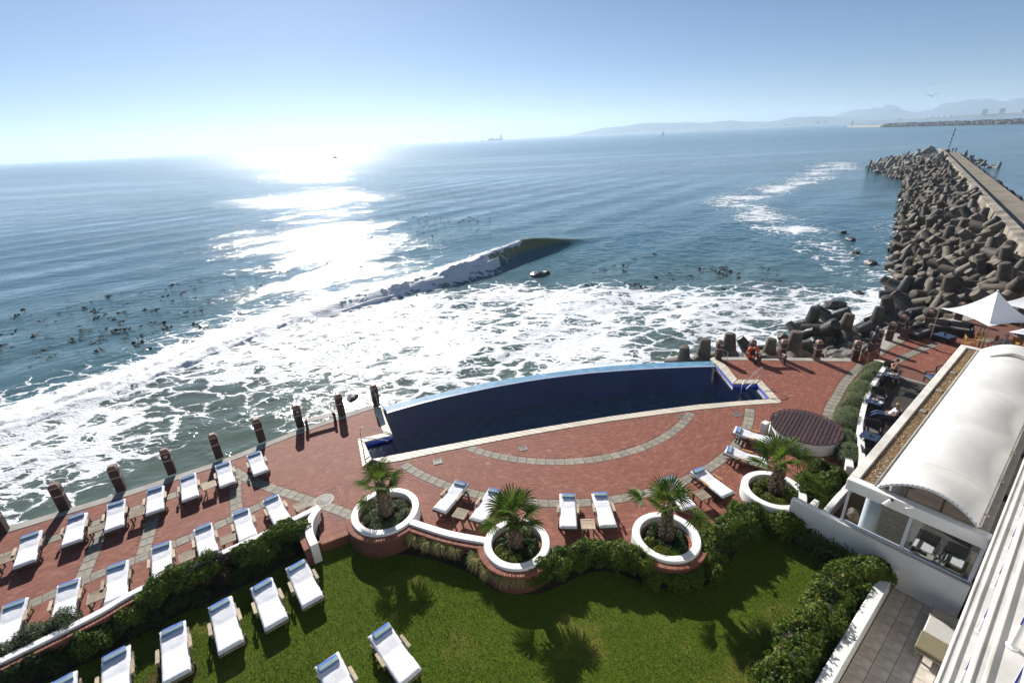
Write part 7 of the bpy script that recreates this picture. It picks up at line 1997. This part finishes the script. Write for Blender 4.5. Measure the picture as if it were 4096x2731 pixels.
o = MB().lathe([(.035, 0), (.05, .06), (.045, .065), (.001, .01)], 12).build('cup', M['china'], None, True, loc=(17.55, 20.55, .75)); tag(o, 'white cup on the left of the middle terrace table', 'cup')
bush('table_plant', [(15.55, 17.55, .80, .05, .05, .05)], 60, .03, 'leaf_silver', 'small pale plant in the middle of the blue terrace table', 'plant')
st_ = empty('wooden_stump', (11.75, 13.05, 0), 0, 'rough brown carved stump at the pavilion corner', 'stump')
o = link('stump', ROCK[2], None, st_); o.location = (0, 0, .45); o.scale = (.28, .36, .72); o.data = ROCK[2].copy(); o.data.materials.clear(); o.data.materials.append(plain('stump_wood', (.13, .075, .04), .6, .4, 5, .5))
MB().box((0, 0, .06), (.5, .5, .12)).build('foot', M['dark_wood'], st_)

# picket gate
def picket(a, b, n, label, h=.88):
    a = Vector(a); b = Vector(b); d = (b - a); L_ = d.length; rz = math.atan2(d.y, d.x)
    t = empty('picket_gate', (a.x, a.y, 0), rz, label, 'gate', 'picket gate leaves')
    for k in range(n):
        x_ = (k + .5) * L_ / n; hh = h + .07 * math.sin(PI * (k + .5) / n)
        MB().prism([(-.032, .08), (.032, .08), (.032, hh - .04), (0, hh), (-.032, hh - .04)], -.011, .011).build('picket', M['gate_wood'], t)
        o = list(t.children)[-1]; o.rotation_euler = (PI / 2, 0, 0); o.location = (x_, 0, 0)
    for z in (.25, .66): MB().bar((0, .03, z), (L_, .03, z), .03, .07).build('rail', M['gate_wood'], t)
picket((21.12, 26.12), (21.02, 25.42), 6, 'short leaf of the brown picket gate beside the disc bollard')
picket((21.02, 25.40), (22.24, 26.10), 10, 'long leaf of the brown picket gate by the curved wall end')
# figures on plinths
def figure(loc, rz, pts, rs_, label):
    t = empty('sculpture', loc, rz, label, 'sculpture')
    MB().box((0, 0, .08), (.46, .46, .16)).box((0, 0, .42), (.32, .32, .52)).box((0, 0, .72), (.42, .42, .08)).build('plinth', M['dark_wood'], t)
    M.setdefault('bronze', plain('dark_bronze', (.05, .055, .065), .4, .3, 12, .4, metal=.6))
    MB().tube(smooth_path(pts, 5), list(np.interp(np.linspace(0, 1, (len(pts) - 1) * 5 + 1), np.linspace(0, 1, len(rs_)), rs_)), 10).build('figure', M['bronze'], t, True)
figure((22.48, 27.05, 0), R(20), [(.05, 0, .76), (-.06, 0, .95), (.0, 0, 1.2), (.08, 0, 1.45), (0, 0, 1.68), (.09, 0, 1.82), (.17, 0, 1.72)], [.06, .14, .18, .13, .08, .09, .03], 'dark curled bronze figure on a plinth behind the picket gate')
figure((26.05, 29.05, 0), R(20), [(0, 0, .76), (.05, 0, 1.0), (-.06, 0, 1.3), (.06, 0, 1.6), (-.02, 0, 1.85), (.1, 0, 2.02)], [.09, .10, .08, .07, .08, .03], 'slim twisting bronze figure on a plinth beside the lounge')
t = empty('sculpture', (40.6, 33.4, 0), 0, 'slim dark bird like figure above the sunshade peak', 'sculpture')
MB().tube(smooth_path([(0, 0, 0), (.05, 0, .8), (-.05, 0, 1.5), (.1, 0, 2.0), (.16, 0, 2.3)], 5), [.2] * 6 + [.16] * 6 + [.08] * 5 + [.05] * 4, 10).build('figure', M['bronze'], t, True)
# lounge
def sofa(loc, rz, Lb, label, dep=.92, back=True):
    t = empty('lounge_sofa', loc, rz, label, 'sofa', 'wicker lounge sofas')
    MB().box((0, 0, .17), (Lb, dep, .34)).build('base', M['wicker'], t, bevel=.02)
    MB().box((0, dep / 2 - .06, .52), (Lb, .12, .38)).build('backrest', M['wicker'], t, bevel=.03)
    MB().box((Lb / 2 - .08, 0, .44), (.16, dep - .13, .22)).build('arm', M['wicker'], t, bevel=.04)
    n = 2
    for k in range(n):
        x_ = -Lb / 2 + (k + .5) * (Lb - .2) / n
        MB().box((x_, -.04, .405), ((Lb - .24) / n, dep - .22, .13)).build('seat_cushion', M['grey_cloth'], t, bevel=.04, seg=2)
        if back: MB().box((x_, dep / 2 - .20, .60), ((Lb - .3) / n, .18, .34), (R(-14), 0, 0)).build('back_cushion', M['grey_cloth'], t, bevel=.06, seg=2)
    return t
sofa((29.75, 29.75, 0), R(-38), 2.3, 'grey cushioned wicker sofa left of the sunshade')
sofa((27.3, 29.35, 0), R(24), 1.9, 'dark low wicker seat beside the twisting figure', .8, False)
ct_ = empty('coffee_table', (28.25, 28.5, 0), R(20), 'dark square coffee table with blue reflecting glass top', 'table')
MB().box((0, 0, .18), (.98, .98, .36)).build('base', M['wicker'], ct_, bevel=.06, seg=2); MB().box((0, 0, .385), (.92, .92, .03)).build('top', M['table_blue'], ct_, bevel=.01)
o = MB().lathe([(.06, 0), (.06, .18), (.001, .18)], 12).build('candle_jar', M['black'], None, loc=(28.3, 28.55, .402)); tag(o, 'dark jar on the blue topped coffee table', 'jar')
# sunshades
def shade(cn, L_, rz, z0, zp, label, posts=(0, 1, 2, 3)):
    t = empty('sunshade', (cn[0], cn[1], 0), rz, label, 'sunshade', 'white peaked sunshades')
    nr, ne = 16, 12; V = []; F = []
    cs = [(-1, -1), (1, -1), (1, 1), (-1, 1)]; m_ = 4 * ne
    for k in range(nr + 1):
        t_ = .02 + .98 * k / nr
        for q in range(4):
            for e in range(ne):
                f_ = e / ne; c0, c1 = cs[q], cs[(q + 1) % 4]
                ex_ = c0[0] + (c1[0] - c0[0]) * f_; ey_ = c0[1] + (c1[1] - c0[1]) * f_
                bow = 4 * f_ * (1 - f_); pull = 1 - .19 * bow * t_       # edges curve inwards between the corners
                z = z0 + (zp - z0) * (1 - t_) ** 1.8 - .16 * bow * t_ * (1 - t_)
                V.append((ex_ * t_ * pull * L_ / 2, ey_ * t_ * pull * L_ / 2, z))
    nn_ = len(V)
    V += [(p[0], p[1], p[2] - .012) for p in V]
    for k in range(nr):
        for e in range(m_):
            a = k * m_ + e; b = k * m_ + (e + 1) % m_
            F.append((a, b, b + m_, a + m_)); F.append((nn_ + a, nn_ + a + m_, nn_ + b + m_, nn_ + b))
    for e in range(m_):
        a = nr * m_ + e; b = nr * m_ + (e + 1) % m_; F.append((a, b, nn_ + b, nn_ + a))
    MB().add(V, F).build('canopy', M['canopy'], t, True, auto=35)
    MB().lathe([(.05, zp - .04), (.07, zp), (.03, zp + .05), (.001, zp + .06)], 12).build('finial', M['canopy'], t, True)
    MB().tube([(0, 0, 0), (0, 0, zp - .03)], .045, 10).build('mast', M['teak'], t)
    for q in posts:
        MB().tube([(cs[q][0] * L_ / 2 * .995, cs[q][1] * L_ / 2 * .995, 0), (cs[q][0] * L_ / 2 * .995, cs[q][1] * L_ / 2 * .995, z0 + .02)], .03, 8).build('corner_post', M['teak'], t)
shade((29.33, 27.2), 3.30, R(2), 2.2, 3.75, 'left white peaked sunshade over the dining tables')
shade((33.6, 28.1), 3.30, R(12), 2.2, 3.75, 'white sunshade at the right edge behind the left one')
shade((30.0, 24.0), 3.0, R(28), 2.2, 3.4, 'white sunshade at the right edge nearest the roof', (1, 2, 3))
def dining_chair(loc, rz, label):
    t = empty('dining_chair', loc, rz, label, 'chair', 'yellow wooden dining chairs')
    MB().box((0, 0, .44), (.46, .48, .03)).build('seat', M['chair_wood'], t)
    MB().box((-.23, 0, .76), (.03, .48, .26), (0, -R(8), 0)).build('backrest', M['chair_wood'], t)
    for s in (-1, 1):
        MB().bar((-.22, s * .23, 0), (-.25, s * .23, .92), .035, .04).build('leg', M['chair_wood'], t); MB().bar((.21, s * .23, 0), (.21, s * .23, .64), .035, .04).build('leg', M['chair_wood'], t)
        MB().bar((-.22, s * .23, .645), (.25, s * .23, .645), .05, .025).build('armrest', M['chair_wood'], t)
dining_chair((28.55, 27.05, 0), R(-30), 'yellow wooden chair alone left of the dining table'); dining_chair((28.92, 25.78, 0), R(60), 'yellow wooden chair of the long haired person'); dining_chair((29.98, 26.2, 0), R(195), 'yellow wooden chair of the person in the striped shirt'); dining_chair((29.6, 27.35, 0), R(-95), 'yellow wooden chair at the far side of the dining table'); dining_chair((31.2, 26.6, 0), R(20), 'yellow wooden chair behind the striped shirt with high back')
t = empty('dining_table', (29.35, 26.55, 0), R(30), 'wooden dining table under the left sunshade', 'table')
MB().box((0, 0, .72), (.9, .9, .04)).build('top', M['teak'], t)
for a in (-1, 1):
    for b in (-1, 1): MB().bar((a * .38, b * .38, 0), (a * .38, b * .38, .70), .06).build('leg', M['teak'], t)
